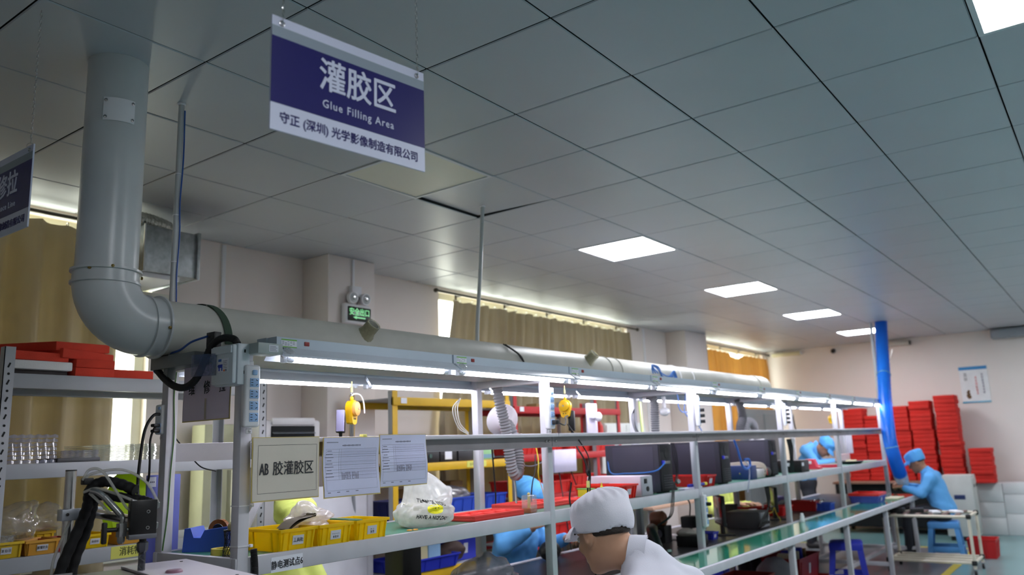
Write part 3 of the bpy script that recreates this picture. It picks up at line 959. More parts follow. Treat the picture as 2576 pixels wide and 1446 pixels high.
t = thing('cable_tray', 'grey cable tray sticking out of the left bench end', 'cable tray', (-0.55, 1.4, 1.84))
MB().rbox(-0.575, -0.512, 1.24, 1.535, 1.842, 1.889, 0.002).build('tray_body', mat('tray_grey', (126, 130, 130), .5), t)
MB().rbox(-0.56, -0.52, 1.44, 1.52, 1.889, 1.903, 0.002).build('tray_lid', mat('tray_grey', (126, 130, 130), .5), t)
MB().rbox(-0.565, -0.53, 1.43, 1.46, 1.80, 1.842, 0.002).build('tray_drop', mat('tray_grey', (126, 130, 130), .5), t)
MB().tube(spline([(-0.55, 1.46, 1.90), (-0.56, 1.36, 1.905), (-0.57, 1.27, 1.925), (-0.55, 1.2, 1.94)], 6), 0.004, 6).build('blue_wire', mat('blue_wire', (30, 80, 160), .4), t)
tag(MB().rbox(-0.545, -0.515, 1.165, 1.215, 1.885, 1.955, 0.002).build('cable_plate', BLACK), 'small black bracket plate under the green strap', 'bracket')

t = thing('ballast_box', 'grey power supply box at the left end of the light rail', 'power supply', (-0.45, 0.985, 1.866))
MB().rbox(-0.500, -0.395, 0.965, 1.040, 1.860, 1.8985, 0.002).build('case', mat('ballast_grey', (176, 186, 184), .45), t)
MB().box(-0.455, -0.415, 0.9643, 0.9652, 1.868, 1.892).build('rating_label', PAPER, t, smooth=0)
q = MB()
for r in range(4): q.box(-0.452, -0.42 - .006 * (r % 2), 0.9638, 0.9644, 1.871 + r * .005, 1.8725 + r * .005)
q.build('label_print', GREYINK, t, smooth=0)
MB().tube(spline([(-0.396, 1.0, 1.885), (-0.38, 0.99, 1.886), (-0.372, 1.0, 1.88)], 5), 0.007, 8).build('cable', BLACK_R, t)

# ---- power strips
SOCK = mat('socket_blue', (160, 196, 240), 0.35, var=0.02)
def power_strip(label, x, y, z0, L, nrm=(0, -1, 0), n=4, w=0.062, plugs=()):
    nrm = Vector(nrm).normalized(); u = Vector((0, 0, 1)).cross(nrm).normalized()
    if u.length == 0: u = Vector((1, 0, 0))
    u = Vector((nrm.y * -1, nrm.x, 0)).normalized()
    Rm = Matrix((u, nrm * -1, Vector((0, 0, 1)))).transposed()
    t = thing('power_strip', label, 'power strip', (x, y, z0))
    c = Vector((x, y, z0 + L / 2))
    MB().rcbox(c, (w, 0.034, L), 0.009, Rm, 3).build('strip_body', WPLASTIC, t)
    def at(a, h, o): return Vector((x, y, z0)) + u * a + Vector((0, 0, h)) + nrm * o
    MB().rcbox(at(w * .12, L * 0.875, 0.018), (w * .32, 0.008, w * .32), 0.004, Rm).build('button', SOCK, t)
    pitch = L * 0.185
    for k in range(n):
        h = L * 0.11 + k * pitch + pitch / 2 - 0.01
        sp = MB().rcbox(at(w * .1, h, 0.0178), (w * .56, 0.003, pitch * .76), 0.002, Rm).build('socket', SOCK, t)
        hl = MB()
        for dz in (-.22, 0, .22): hl.cbox(at(w * -.06, h + dz * pitch, 0.0195), (w * .13, 0.001, 0.0022), Rm)
        for dz, s_ in ((.2, 1), (-.2, -1)): hl.cbox(at(w * .24, h + dz * pitch, 0.0195), (w * .13, 0.001, 0.0022), Rm @ Euler((0, .6 * s_, 0)).to_matrix())
        hl.build('socket_slots', INK, sp, smooth=0)
        if k in plugs:
            MB().rcbox(at(w * .1, h, 0.034), (w * .5, 0.032, pitch * .6), 0.004, Rm).build('plug', BLACK, t)
    for zz in (-0.012, L + 0.006):
        m = MB().rcbox(at(0, zz, -0.006), (w * .4, 0.006, 0.02), 0.003, Rm); m.build('mount_tab', WPLASTIC, t)
    MB().lathe([(0.005, 0), (0.005, .003), (0, .004)], at(0, -0.013, -0.003), nrm, 8).build('screw', STEEL, t)
    return t
nv = Vector((-0.20, -1, 0))
power_strip('white power strip with four blue sockets on the nearest bench post', -0.488, 1.02, 1.604, 0.218, nv, 4, 0.058)
power_strip('white power strip on the second front post with a black plug', 1.40, 1.028, 1.59, 0.22, (-0.1, -1, 0), 4, 0.055, (0,))
power_strip('white power strip hung with black plugs on the third front post', 3.315, 1.028, 1.60, 0.22, (0.35, -1, 0), 4, 0.055, (0, 1, 2))
power_strip('white power strip below the shelf on the third front post', 3.30, 1.028, 0.90, 0.22, (0.0, -1, 0), 4, 0.05, (1, 3))
power_strip('white power strip crowded with adapters on the fourth front post', 5.21, 1.028, 1.60, 0.2, (0.3, -1, 0), 4, 0.055, (0, 1, 2, 3))

# ---- paper notices
SLEEVE = mat('yellowed_sleeve_edge', (214, 192, 118), 0.3, var=0.05)
CREAM = mat('aged_paper', (214, 206, 192), 0.55, var=0.03)
PAPB = mat('cool_paper', (216, 218, 244), 0.45, var=0.02)
PINKP = mat('mauve_paper', (222, 208, 224), 0.5, var=0.03)
def sheet(name, label, O, u, w, h, m, cat='notice', tilt=0.0, n=10, curl=0.004, edge=SLEEVE, nrm=None, seed=0):
    """a paper in a plastic sleeve hanging from its top edge; O = top left corner"""
    O = Vector(O); u = Vector(u).normalized(); dn = Vector((0, 0, -1))
    dn = (dn + u * -tilt).normalized(); u = (u + Vector((0, 0, 1)) * -tilt * 0).normalized()
    nrm = u.cross(Vector((0, 0, 1))).normalized() if nrm is None else Vector(nrm)
    t = thing(name, label, cat, O + dn * h + u * w * .5)
    def P(a, b, o=0.0):
        c = curl * (math.sin(a * 5 + seed) * b + 0.8 * math.sin(b * 6 + seed))
        return O + u * (a * w) + dn * (b * h) + nrm * (c + o)
    def patch(a0, a1, b0, b1, o0, o1, nm, mm, par):
        q = MB(); k = n
        G1 = [P(a0 + (a1 - a0) * i / k, b0 + (b1 - b0) * j / k, o1) for i in range(k + 1) for j in range(k + 1)]
        G0 = [P(a0 + (a1 - a0) * i / k, b0 + (b1 - b0) * j / k, o0) for i in range(k + 1) for j in range(k + 1)]
        q.grid(G1, k + 1, k + 1); q.f = [f[::-1] for f in q.f]
        nn = len(G1); q.add(G0, [])
        for i in range(k):
            for j in range(k):
                q.f.append((nn + i * (k + 1) + j, nn + i * (k + 1) + j + 1, nn + (i + 1) * (k + 1) + j + 1, nn + (i + 1) * (k + 1) + j)); q.mi.append(0)
        q.mi = [0] * len(q.f)
        return q.build(nm, mm, par)
    s = patch(-0.012, 1.012, -0.012, 1.02, -0.003, -0.0012, 'sleeve', edge, t)
    pp = patch(0, 1, 0, 1, -0.001, 0.0006, 'paper', m, t)
    return t, P, u, dn, nrm, pp
def rule(P, parent, lines, m=GREYINK, name='ruled_lines', th=0.0006, w=1, h=1):
    q = MB()
    for (a0, b0, a1, b1) in lines:
        k = 6
        pts = [P(a0 + (a1 - a0) * i / k, b0 + (b1 - b0) * i / k, 0.0012) for i in range(k + 1)]
        d = (pts[-1] - pts[0]).normalized()
        nn = (P(.5, .5, 1) - P(.5, .5, 0)).normalized()
        sd = d.cross(nn) * th
        V = []
        for p in pts: V += [p - sd, p + sd]
        q.grid(V, k + 1, 2)
    return q.build(name, m, parent, smooth=0)
ux = Vector((1, 0, 0))
YF = 0.992
t, P, u, dn, nr, pp = sheet('paper_notice', 'aged cream notice reading AB glue filling area on the nearest shelf edge', (-0.492, YF, 1.566), ux, 0.288, 0.214, CREAM, seed=1, curl=0.0012)
rule(P, pp, [(.07, .12, .965, .12), (.07, .89, .965, .89), (.07, .12, .07, .89), (.965, .12, .965, .89)], INK, 'border_lines', 0.0005)
text('AB', P(.155, .515, .004), u, -dn, 0.056, INK, pp, sx=0.55, bold=0.006)
text('胶灌胶区', P(.60, .515, .004), u, -dn, 0.052, INK, pp, sx=0.88)
def chart(label, O, w, h, seed):
    t, P, u, dn, nr, pp = sheet('paper_chart', label, O, ux, w, h, PAPB, cat='paper chart', curl=0.005, seed=seed)
    ls = [(.04, b, .95, b) for b in (.195, .25, .29, .33, .42, .47, .55, .60, .66, .72)] + [(.04, .195, .04, .90), (.95, .195, .95, .90), (.04, .90, .95, .90), (.27, .195, .27, .72), (.31, .195, .31, .72)]
    rule(P, pp, ls, GREYINK, 'table_lines', 0.00035)
    rule(P, pp, [(.31 + k * .0208, .195, .31 + k * .0208, .72) for k in range(1, 31)] + [(.27, .195 + k * .035, .95, .195 + k * .035) for k in range(1, 15)], mat('faint_ink', (176, 178, 208), .7), 'grid_lines', 0.00022)
    rg = random.Random(seed)
    dots = MB()
    for r in range(8):
        for c in range(15):
            if c == 8 or rg.random() < .12: continue
            p = P(.33 + c * .0208, .605 + r * .0155, .0014)
            dots.cbox(p, (0.0022, 0.0003, 0.0022), (0, rg.uniform(0, 1.5), 0))
    dots.build('pen_marks', INK, pp, smooth=0)
    tl = MB()
    for k in range(14): tl.cbox(P(.33 + k * .024, .135 , .0014), (0.0045, 0.0003, 0.0055 - .002 * (k % 3 == 0)))
    for k in range(12): tl.cbox(P(.05 + k * .017, .08, .0014), (0.003, 0.0003, 0.003))
    for r in range(9): tl.cbox(P(.10, .225 + r * .055, .0014), (0.022 + .01 * (r % 3), 0.0003, 0.0022))
    for k in range(4): tl.cbox(P(.08 + k * .17, .93, .0014), (0.014, 0.0003, 0.0025))
    tl.build('print', GREYINK, pp, smooth=0)
    return t
chart('pale blue record chart hanging between the cream notice and the right chart', (-0.184, YF - .004, 1.562), 0.284, 0.218, 2)
chart('pale blue record chart at the right end of the hanging papers', (0.114, YF - .002, 1.570), 0.270, 0.205, 4)
tag(MB().rbox(0.015, 0.035, YF - .006, 1.008, 1.560, 1.574, 0.001).build('sticky_tab', mat('yellow_tab', (232, 224, 120), .5)), 'small pale yellow tape tab on the shelf lip above the middle chart', 'tape')
# repair line notice on the bench end
t, P, u, dn, nr, pp = sheet('paper_notice', 'mauve notice with three large characters on the left bench end', (-0.512, 1.402, 1.846), (0, -1, 0), 0.294, 0.204, PINKP, seed=3, curl=0.0012)
for ch, a in (('维', .20), ('修', .53), ('拉', .86)):
    text(ch, P(a, .44, .0045), u, -dn, 0.053, INK, pp, sx=0.78)
rule(P, pp, [(.50, .62, .50, .99)], mat('tape_tan', (190, 176, 160), .4), 'tape_strip', 0.006)
MB().box(-0.513, -0.5115, 1.098, 1.12, 1.79, 1.846).build('black_corner', BLACK, pp, smooth=0)
from mathutils.bvhtree import BVHTree
def crease(name, c, r, m, parent=None, seed=0, amp=0.16, n=(44, 30), peaks=(), floor=0.75, fmax=6.0):
    rg = np.random.default_rng(seed)
    nu, nv_ = n
    K = 7
    D = rg.normal(size=(K, 3)); D /= np.linalg.norm(D, axis=1)[:, None]
    fr = rg.uniform(1.2, fmax, K); ph = rg.uniform(0, 6.28, K); am = rg.uniform(.3, 1, K) / fr ** .6
    am = am / am.sum() * 2.2
    V = []
    for j in range(nv_ + 1):
        t = math.pi * j / nv_
        for i in range(nu):
            a = 2 * math.pi * i / nu
            d = np.array((math.sin(t) * math.cos(a), math.sin(t) * math.sin(a), math.cos(t)))
            k = 1 + amp * (np.sum(am * np.abs(np.sin(fr * (D @ d) + ph))) - 1.4)
            p = d * k
            for (pd, hgt, pw) in peaks:
                pd_ = np.array(pd, float) / np.linalg.norm(pd)
                q = max(0, (d @ pd_ - (1 - pw)) / pw)
                p = p + pd_ * hgt * q ** 1.4
            z = max(p[2], -floor)
            V.append((c[0] + p[0] * r[0], c[1] + p[1] * r[1], c[2] + (z + floor) * r[2]))
    f = [(j * nu + i, (j + 1) * nu + i, (j + 1) * nu + (i + 1) % nu, j * nu + (i + 1) % nu) for j in range(nv_) for i in range(nu)]
    b = MB().add(V, f)
    return b.build(name, m, parent, smooth=28), b
# ================================================================== left storage rack and what stands on it
RACK = mat('rack_grey', (176, 180, 186), 0.45, var=0.06, scale=5)
RX0, RX1, RY0, RY1 = -0.735, 0.64, 2.45, 2.90
rack = thing('storage_rack', 'light grey slotted storage rack before the olive curtain', 'rack', ((RX0 + RX1) / 2, 2.67, 0))
def slotted_post(x, y, sx, sy, parent, m, zt=2.02):
    p = MB().box(x, x + sx * 0.045, y, y + sy * 0.003, 0, zt); p.box(x, x + sx * 0.003, y, y + sy * 0.045, 0, zt)
    po = p.build('upright', m, parent, smooth=0)
    q = MB()
    z = 0.1
    while z < zt - 0.05:
        q.cyl((x + sx * .022, y - sy * .0006, z), (x + sx * .022, y - sy * .0012, z), 0.006, seg=6); z += 0.075
        q.cbox((x + sx * .022, y - sy * .001, z - .037), (0.007, 0.0012, 0.022), (0, .4, 0))
    q.build('slots', DARK, po, smooth=0)
for x, sx in ((RX0, 1), (RX1, -1)):
    for y, sy in ((RY0, 1), (RY1, -1)):
        slotted_post(x, y, sx, sy, rack, RACK)
for z in (1.905, 1.51, 1.115, 0.55):
    MB().rbox(RX0 + .003, RX1 - .003, RY0 + .003, RY0 + 0.03, z - 0.066, z, 0.003).build('shelf_beam', RACK, rack)
    MB().rbox(RX0 + .003, RX1 - .003, RY1 - 0.03, RY1 - .003, z - 0.066, z, 0.003).build('shelf_beam', RACK, rack)
    MB().box(RX0 + .004, RX1 - .004, RY0 + .03, RY1 - .03, z - 0.010, z - 0.002).build('shelf_board', RACK, rack, smooth=0)
text('消耗物品放置区', (-0.045, 2.4515, 1.084), (1, 0, 0.0), (0, 0, 1), 0.042, mat('olive_ink', (88, 92, 40), .6), rack, 'label_lettering', sx=0.85, bold=0.008)
MB().box(-0.21, 0.12, 2.4522, 2.4531, 1.056, 1.112).build('yellow_label', mat('yellow_paper', (228, 226, 110), .6), rack, smooth=0)

FOAM = mat('red_foam', (222, 66, 44), 0.85, var=0.07, scale=12, bump=0.15, bscale=220)
FOAM_W = mat('white_foam', (232, 232, 232), 0.85, var=0.03, bump=0.1, bscale=200)
def foam(label, c, size, rot=0.0, m=FOAM, tilt=(0, 0), name='foam_pad', group='foam pads on the grey rack'):
    o = MB().rcbox((0, 0, size[2] / 2), size, 0.005).build(name, m, origin=(0, 0, 0))
    o.location = c; o.rotation_euler = (tilt[0], tilt[1], rot)
    return tag(o, label, 'foam pad', group)
foam('bottom red foam pad of the stack on the rack top', (-0.325, 2.62, 1.905), (0.19, 0.30, 0.042))
foam('second red foam pad from below in the stack on the rack top', (-0.325, 2.62, 1.9475), (0.185, 0.30, 0.040))
foam('broad red foam pad under the topmost one on the rack', (-0.40, 2.70, 1.988), (0.34, 0.36, 0.046), 0.42)
foam('topmost red foam pad of the rack, tilted under the duct bend', (-0.42, 2.70, 2.0345), (0.33, 0.36, 0.042), 0.36, tilt=(0.03, -0.05))
foam('white foam pad under a red one at the left of the rack top', (-0.575, 2.60, 1.928), (0.28, 0.26, 0.040), 0.04, FOAM_W)
foam('red foam pad lying on the white foam pad', (-0.60, 2.62, 1.9685), (0.28, 0.30, 0.040), 0.12)
foam('small red foam pad lying alone at the right of the rack top', (-0.135, 2.58, 1.905), (0.205, 0.22, 0.042))
tag(MB().rbox(-0.71, -0.44, 2.5, 2.72, 1.905, 1.9275, 0.004).build('dark_slab', mat('dark_slab', (46, 40, 40), .6)), 'flat dark slab filling the gap under the white foam pad', 'tray')  # dark slab filling the gap between shelf and white pad

# clear blister trays
BLIS = film('clear_blister', (205, 208, 226), 0.5, 0.06, 0.45)
BLIS2 = film('clear_blister_warm', (225, 232, 215), 0.55, 0.08, 0.4)
def blister(label, x0, x1, y0, y1, z0, n, pitch, m, nx=7, seed=0):
    t = thing('blister_tray_stack', label, 'tray stack', ((x0 + x1) / 2, (y0 + y1) / 2, z0))
    rg = random.Random(seed)
    for k in range(n):
        ox, oy = rg.uniform(-.003, .003), rg.uniform(-.003, .003)
        z = z0 + k * pitch
        m_ = MB()
        w = (x1 - x0) / nx
        NX = nx * 4 + 1; P = []
        for i in range(NX):
            for j, (yy, zz) in enumerate(((y0, .0), (y0 + .002, pitch * .9), (y0 + .012, pitch * .9), (y0 + .016, pitch * .35), ((y0 + y1) / 2, pitch * .35), (y1 - .016, pitch * .35), (y1 - .012, pitch * .9), (y1, pitch * .9))):
                c = 0.5 + 0.5 * math.cos(2 * math.pi * i / 4)
                P.append((x0 + ox + (x1 - x0) * i / (NX - 1), yy + oy + (0.006 * c if j < 2 else 0), z + zz * (1 - .3 * c * (j in (1, 2)))))
        m_.grid(P, NX, 8)
        m_.build('blister_tray', m, t, smooth=50)
    return t
blister('tall stack of clear blister trays at the left of the middle rack shelf', -0.715, -0.475, 2.47, 2.75, 1.5105, 7, 0.0185, BLIS, 7, 1)
blister('low stack of clear blister trays in the middle of the rack shelf', -0.455, -0.285, 2.47, 2.70, 1.5305, 6, 0.0055, BLIS, 6, 2)
tag(MB().rbox(-0.47, -0.275, 2.475, 2.70, 1.5105, 1.5295, 0.003).build('tray_box', mat('dark_grey_box', (70, 72, 76), .5)), 'dark flat box under the low blister stack', 'box')
blister('long stack of clear blister trays before the bright window gap', -0.30, 0.02, 2.50, 2.80, 1.5105, 10, 0.0078, BLIS2, 9, 3)
blister('stack of clear blister trays behind the back bench post', 0.05, 0.36, 2.50, 2.80, 1.5105, 9, 0.0078, BLIS2, 9, 4)

# ---- plastic parts bins
def bin_(label, c, size, m, rotz=0.0, cat='bin', tag_txt=None, ribs=4, group=None, name='parts_bin', lab=True, taper=0.90, tsize=0.016):
    """open tray: c = centre of the bottom, front towards local -y"""
    W, D, Hh = size
    t = thing(name, label, cat, c, group, local=True, rotz=rotz)
    th = 0.004
    b = MB()
    def ring(z, k, ins):
        a, d = W / 2 * k - ins, D / 2 * k - ins
        return [(-a, -d, z), (a, -d, z), (a, d, z), (-a, d, z)]
    lv = [ring(0, taper, 0), ring(Hh, 1, 0), ring(Hh, 1, th), ring(0.005, taper, th)]
    v = [p for r in lv for p in r]
    f = [(3, 2, 1, 0)]
    for i in range(3):
        for k in range(4): f.append((i * 4 + k, i * 4 + (k + 1) % 4, (i + 1) * 4 + (k + 1) % 4, (i + 1) * 4 + k))
    f.append((12, 13, 14, 15))
    b.add(v, f)
    b.build('tub', m, t, smooth=20)
    r = MB(); o = 0.006
    for (x0, x1, y0, y1) in ((-W / 2 - o, W / 2 + o, -D / 2 - o, -D / 2 + .001), (-W / 2 - o, W / 2 + o, D / 2 - .001, D / 2 + o), (-W / 2 - o, -W / 2 + .001, -D / 2, D / 2), (W / 2 - .001, W / 2 + o, -D / 2, D / 2)):
        r.box(x0, x1, y0, y1, Hh - 0.010, Hh + 0.001)
    r.build('rim', m, t, smooth=0)
    rb = MB()
    for i in range(ribs):
        a = -0.42 + 0.84 * i / (ribs - 1)
        if abs(a) < .16 and lab: continue
        for s in (-1, 1):
            rb.add([(a * W - .002, s * D / 2 * taper, 0), (a * W + .002, s * D / 2 * taper, 0), (a * W + .002, s * (D / 2 * taper + .005), 0.0), (a * W - .002, s * (D / 2 * taper + .005), 0.0),
                    (a * W - .002, s * D / 2 * .995, Hh * .86), (a * W + .002, s * D / 2 * .995, Hh * .86), (a * W + .002, s * (D / 2 + .005), Hh * .86), (a * W - .002, s * (D / 2 + .005), Hh * .86)],
                   [(0, 3, 2, 1), (4, 5, 6, 7), (0, 1, 5, 4), (1, 2, 6, 5), (2, 3, 7, 6), (3, 0, 4, 7)])
        a2 = a
        for s in (-1, 1):
            rb.add([(s * W / 2 * taper, a2 * D - .002, 0), (s * W / 2 * taper, a2 * D + .002, 0), (s * (W / 2 * taper + .005), a2 * D + .002, 0), (s * (W / 2 * taper + .005), a2 * D - .002, 0),
                    (s * W / 2 * .995, a2 * D - .002, Hh * .86), (s * W / 2 * .995, a2 * D + .002, Hh * .86), (s * (W / 2 + .005), a2 * D + .002, Hh * .86), (s * (W / 2 + .005), a2 * D - .002, Hh * .86)],
                   [(0, 3, 2, 1), (4, 5, 6, 7), (0, 1, 5, 4), (1, 2, 6, 5), (2, 3, 7, 6), (3, 0, 4, 7)])
    tag(rb.build('ribs', m, t, smooth=0), kind='stuff')
    if lab:
        lw, lh = min(.05, W * .34), Hh * .42
        zc = Hh * .48; yc = -D / 2 * (taper + (1 - taper) * .48) - .002
        sl = (D / 2 * (1 - taper)) / Hh
        q = MB().cbox((0, yc, zc), (lw, 0.002, lh), (-math.atan(sl) * -1, 0, 0))
        lo_ = q.build('label_card', mat('bin_label', (206, 208, 216), .5), t, smooth=0)
        if tag_txt:
            for li, line in enumerate(tag_txt.split('\n')):
                n_ = len(tag_txt.split('\n'))
                pos = (0, yc - .0016, zc + (n_ / 2 - .5 - li) * lh * .42)
                if line[:1] == '#':
                    marks(int(line[1:]), pos, (1, 0, 0), (0, 0, 1), tsize * .72, INK, lo_, li + int(W * 1000), 'label_print')
                else:
                    text(line, pos, (1, 0, 0), (0, 0, 1), tsize, INK, lo_, sx=.8, bold=.008, depth=.0002)
    return t
YOLD = mat('yellow_plastic_dull', (226, 190, 40), 0.4, transl=((230, 190, 40), 0.15))
ORNG = mat('amber_plastic', (226, 168, 60), 0.4, transl=((230, 170, 50), 0.15))
z3 = 1.1155
bin_('yellow parts bin cut off by the left edge on the lower rack shelf', (-0.655, 2.55, z3), (0.125, 0.16, 0.066), YOLD, group='bins on the lower rack shelf', tag_txt='#3', tsize=.018)
bin_('amber yellow parts bin holding plastic bags on the lower rack shelf', (-0.51, 2.55, z3), (0.135, 0.17, 0.062), ORNG, group='bins on the lower rack shelf', tag_txt='胶管针头', tsize=.014)
bin_('yellow parts bin behind the black hoses on the lower rack shelf', (-0.275, 2.56, z3), (0.13, 0.17, 0.062), YELLOW, group='bins on the lower rack shelf', tag_txt='#3', tsize=.015)
bin_('red parts bin behind the steel column on the lower rack shelf', (-0.405, 2.58, z3), (0.10, 0.18, 0.055), mat('dark_red_plastic', (170, 40, 36), .45), group='bins on the lower rack shelf')
bin_('yellow parts bin half hidden by the black dispensing head', (-0.10, 2.56, z3), (0.12, 0.16, 0.066), ORNG, group='bins on the lower rack shelf', tag_txt='#2', tsize=.016)
bin_('yellow parts bin at the back of the lower rack shelf', (-0.42, 2.77, z3), (0.12, 0.14, 0.08), YOLD, group='bins on the lower rack shelf', lab=False)

CLEARB = film('clear_bag', (232, 228, 220), 0.24, 0.06, 0.4)
o, b = crease('plastic_bag', (-0.61, 2.61, 1.178), (0.13, 0.11, 0.075), CLEARB, None, 41, .34, (44, 28), peaks=(((.5, 0, 1), .6, .3), ((-.6, 0, .8), .4, .25)), fmax=8); tag(o, 'crumpled clear plastic bag over the leftmost bins', 'bag')
o, b = crease('plastic_bag', (-0.43, 2.70, 1.200), (0.10, 0.08, 0.062), CLEARB, None, 42, .34, (40, 26), peaks=(((.3, 0, 1), .6, .3),), fmax=8); tag(o, 'clear plastic bag bulging beside the steel column', 'bag')
o, b = crease('plastic_bag', (-0.655, 2.53, 1.155), (0.05, 0.06, 0.03), film('shiny_bag', (220, 225, 225), .4, .05, .5), None, 43, .4, (30, 20), fmax=9); tag(o, 'small shiny plastic bag in the leftmost bin', 'bag')
LIME = mat('lime_sheet', (206, 228, 70), 0.5, var=0.12, scale=9, transl=((215, 240, 70), 0.55))
o, b = crease('lime_bundle', (0.04, 2.78, 1.1165), (0.13, 0.05, 0.19), LIME, None, 44, .22, (40, 28), fmax=7); tag(o, 'bright lime green plastic bundle between the rack shelves', 'bundle')

# ================================================================== glue dispenser in front of the rack
BRUSH = mat('brushed_dark_steel', (120, 120, 124), 0.3, 0.8, var=0.15, scale=14)
WTOP = mat('white_machine_top', (236, 228, 236), 0.35, var=0.02)
mc = thing('dispensing_machine', 'glue dispensing machine with steel column, black head and white table top', 'machine', (-1.0, 1.05, 0))
th = math.radians(-13)
def MP(a, b, z):     # machine plan coordinates -> world
    return (-0.98 + a * math.cos(th) - b * math.sin(th), 1.19 + a * math.sin(th) + b * math.cos(th), z)
def mbox(a0, a1, b0, b1, z0, z1, name, m, r=0.004):
    q = MB().rbox(a0, a1, b0, b1, z0, z1, r)
    q.v = [MP(p[0], p[1], p[2]) for p in q.v]
    return q.build(name, m, mc)
mbox(-0.30, 0.335, -0.60, 0.0, 0.70, 1.172, 'cabinet', BRUSH)
mbox(0.135, 0.338, -0.60, 0.004, 1.172, 1.180, 'table_top', WTOP, 0.002)
mbox(-0.28, 0.31, -0.58, -0.02, 0.02, 0.70, 'stand', ALU_D)
mbox(-0.304, -0.002, 0.0, 0.006, 1.150, 1.178, 'edge_strip', STEEL, 0.001)
for (a, b) in ((0.30, -0.06), (0.30, -0.52)):
    MB().cyl(MP(a, b, 1.179), MP(a, b, 1.1812), 0.005, seg=10).build('screw_hole', DARK, mc)
MB().lathe([(0, .008), (.02, .008), (.024, .004), (.024, 0)], MP(.20, -.30, 1.18), (0, 0, 1), 20).build('table_knob', mat('mauve_knob', (150, 110, 125), .4), mc)
MB().cyl((-0.955, 1.30, 0.6), (-0.955, 1.30, 1.479), 0.0165, seg=24).build('column', STEEL, mc)
MB().cyl((-0.955, 1.30, 1.479), (-0.955, 1.30, 1.483), 0.0168, seg=24).build('column_cap', BLACK, mc)
cl = MB().rcbox((-0.925, 1.285, 1.344), (0.125, 0.04, 0.035), 0.002, (0, 0.0, -0.06)).build('clamp', mat('clamp_alu', (176, 182, 190), .35, .5), mc)
MB().lathe([(0.005, 0), (0.005, .003), (0, .003)], (-0.975, 1.264, 1.346), (0, -1, 0), 10).build('screw', STEEL, cl)
MB().cyl((-0.885, 1.275, 1.343), (-0.885, 1.03, 1.325), 0.0145, seg=20).build('arm', STEEL, mc)
hd = MB().rcbox((-0.876, 1.0, 1.336), (0.074, 0.055, 0.100), 0.002, (0, 0, -0.35)).build('dispense_head', BLACK_M, mc)
MB().rcbox((-0.876, 1.0, 1.280), (0.078, 0.058, 0.014), 0.001, (0, 0, -0.35)).build('head_plate', mat('head_plate_grey', (120, 122, 128), .4, .6), mc)
Rh = Euler((0, 0, -0.35)).to_matrix()
for zz in (1.305, 1.352):
    MB().torus(Vector((-0.876, 1.0, zz)) + Rh @ Vector((0.012, -0.028, 0)), Rh @ Vector((0, -1, 0)), 0.0042, 0.0013, 14, 6).build('socket_bolt', STEEL, hd)
MB().cyl((-0.872, 0.998, 1.272), (-0.872, 0.998, 1.262), 0.010, seg=12).build('needle_neck', BLACK, mc)
MB().lathe([(.012, 0), (.0165, -.004), (.0165, -.024), (.011, -.032)], (-0.872, 0.998, 1.264), (0, 0, 1), 6).build('hex_nut', mat('grey_nut', (96, 98, 104), .35, .6), mc)
MB().cyl((-0.872, 0.998, 1.235), (-0.872, 0.998, 1.12), 0.0105, seg=14).build('mixing_tube', film('smoky_tube', (70, 74, 84), .75, .05, .3), mc)
hx = [(-0.872 + .007 * math.cos(a), 0.998 + .007 * math.sin(a), 1.23 - .0045 * a) for a in np.linspace(0, 24, 60)]
MB().tube(hx, 0.0022, 5).build('mixing_spiral', WPLASTIC, mc)
# side valve with T handle
FIT = mat('fitting_metal', (150, 152, 150), .3, .8)
MB().rcbox((-0.928, 1.02, 1.302), (0.024, 0.022, 0.040), .002).build('valve_body', FIT, mc)
MB().cyl((-0.92, 1.02, 1.302), (-0.90, 1.01, 1.302), 0.006, seg=10).build('valve_stem', FIT, mc)
MB().lathe([(.006, 0), (.011, .004), (.011, .018), (.007, .026)], (-0.928, 1.02, 1.288), (0, 0, -1), 6).build('valve_nut', FIT, mc)
MB().cyl((-0.94, 1.025, 1.304), (-0.968, 1.035, 1.304), 0.0065, seg=10).build('handle_stem', BLACK, mc)
MB().rcbox((-0.972, 1.036, 1.296), (0.013, 0.016, 0.062), .004).build('tee_handle', BLACK, mc)
MB().tube(spline([(-0.928, 1.02, 1.322), (-0.926, 1.02, 1.336), (-0.930, 1.03, 1.348), (-0.945, 1.045, 1.372), (-0.962, 1.065, 1.40)], 5), [0.007] * 9 + [0.010] * 12, 10).build('elbow_fitting', FIT, mc)
MB().tube(spline([(-0.962, 1.065, 1.40), (-0.975, 1.08, 1.415), (-0.985, 1.10, 1.42)], 5), 0.009, 10).build('hose_end', STEEL, mc)
CTUBE = film('clear_tubing', (228, 228, 220), .55, .06, .4)
for k, pts in enumerate(([(-0.985, 1.16, 1.452), (-0.975, 1.14, 1.482), (-0.955, 1.10, 1.475), (-0.925, 1.05, 1.40), (-0.915, 1.02, 1.365), (-0.905, 1.0, 1.358)],
                         [(-0.975, 1.17, 1.450), (-0.955, 1.16, 1.47), (-0.90, 1.09, 1.478), (-0.855, 1.03, 1.44), (-0.833, 1.0, 1.385), (-0.836, .99, 1.372)],
                         [(-0.985, 1.15, 1.415), (-0.96, 1.12, 1.425), (-0.925, 1.06, 1.405), (-0.905, 1.0, 1.385)],
                         [(-0.98, 1.12, 1.412), (-0.97, 1.09, 1.39), (-0.945, 1.06, 1.352)],
                         [(-0.955, 1.28, 1.33), (-0.985, 1.27, 1.27), (-1.005, 1.27, 1.21), (-1.01, 1.27, 1.14)])):
    MB().tube(spline(pts, 8), 0.0042, 8).build('clear_hose', CTUBE, mc)
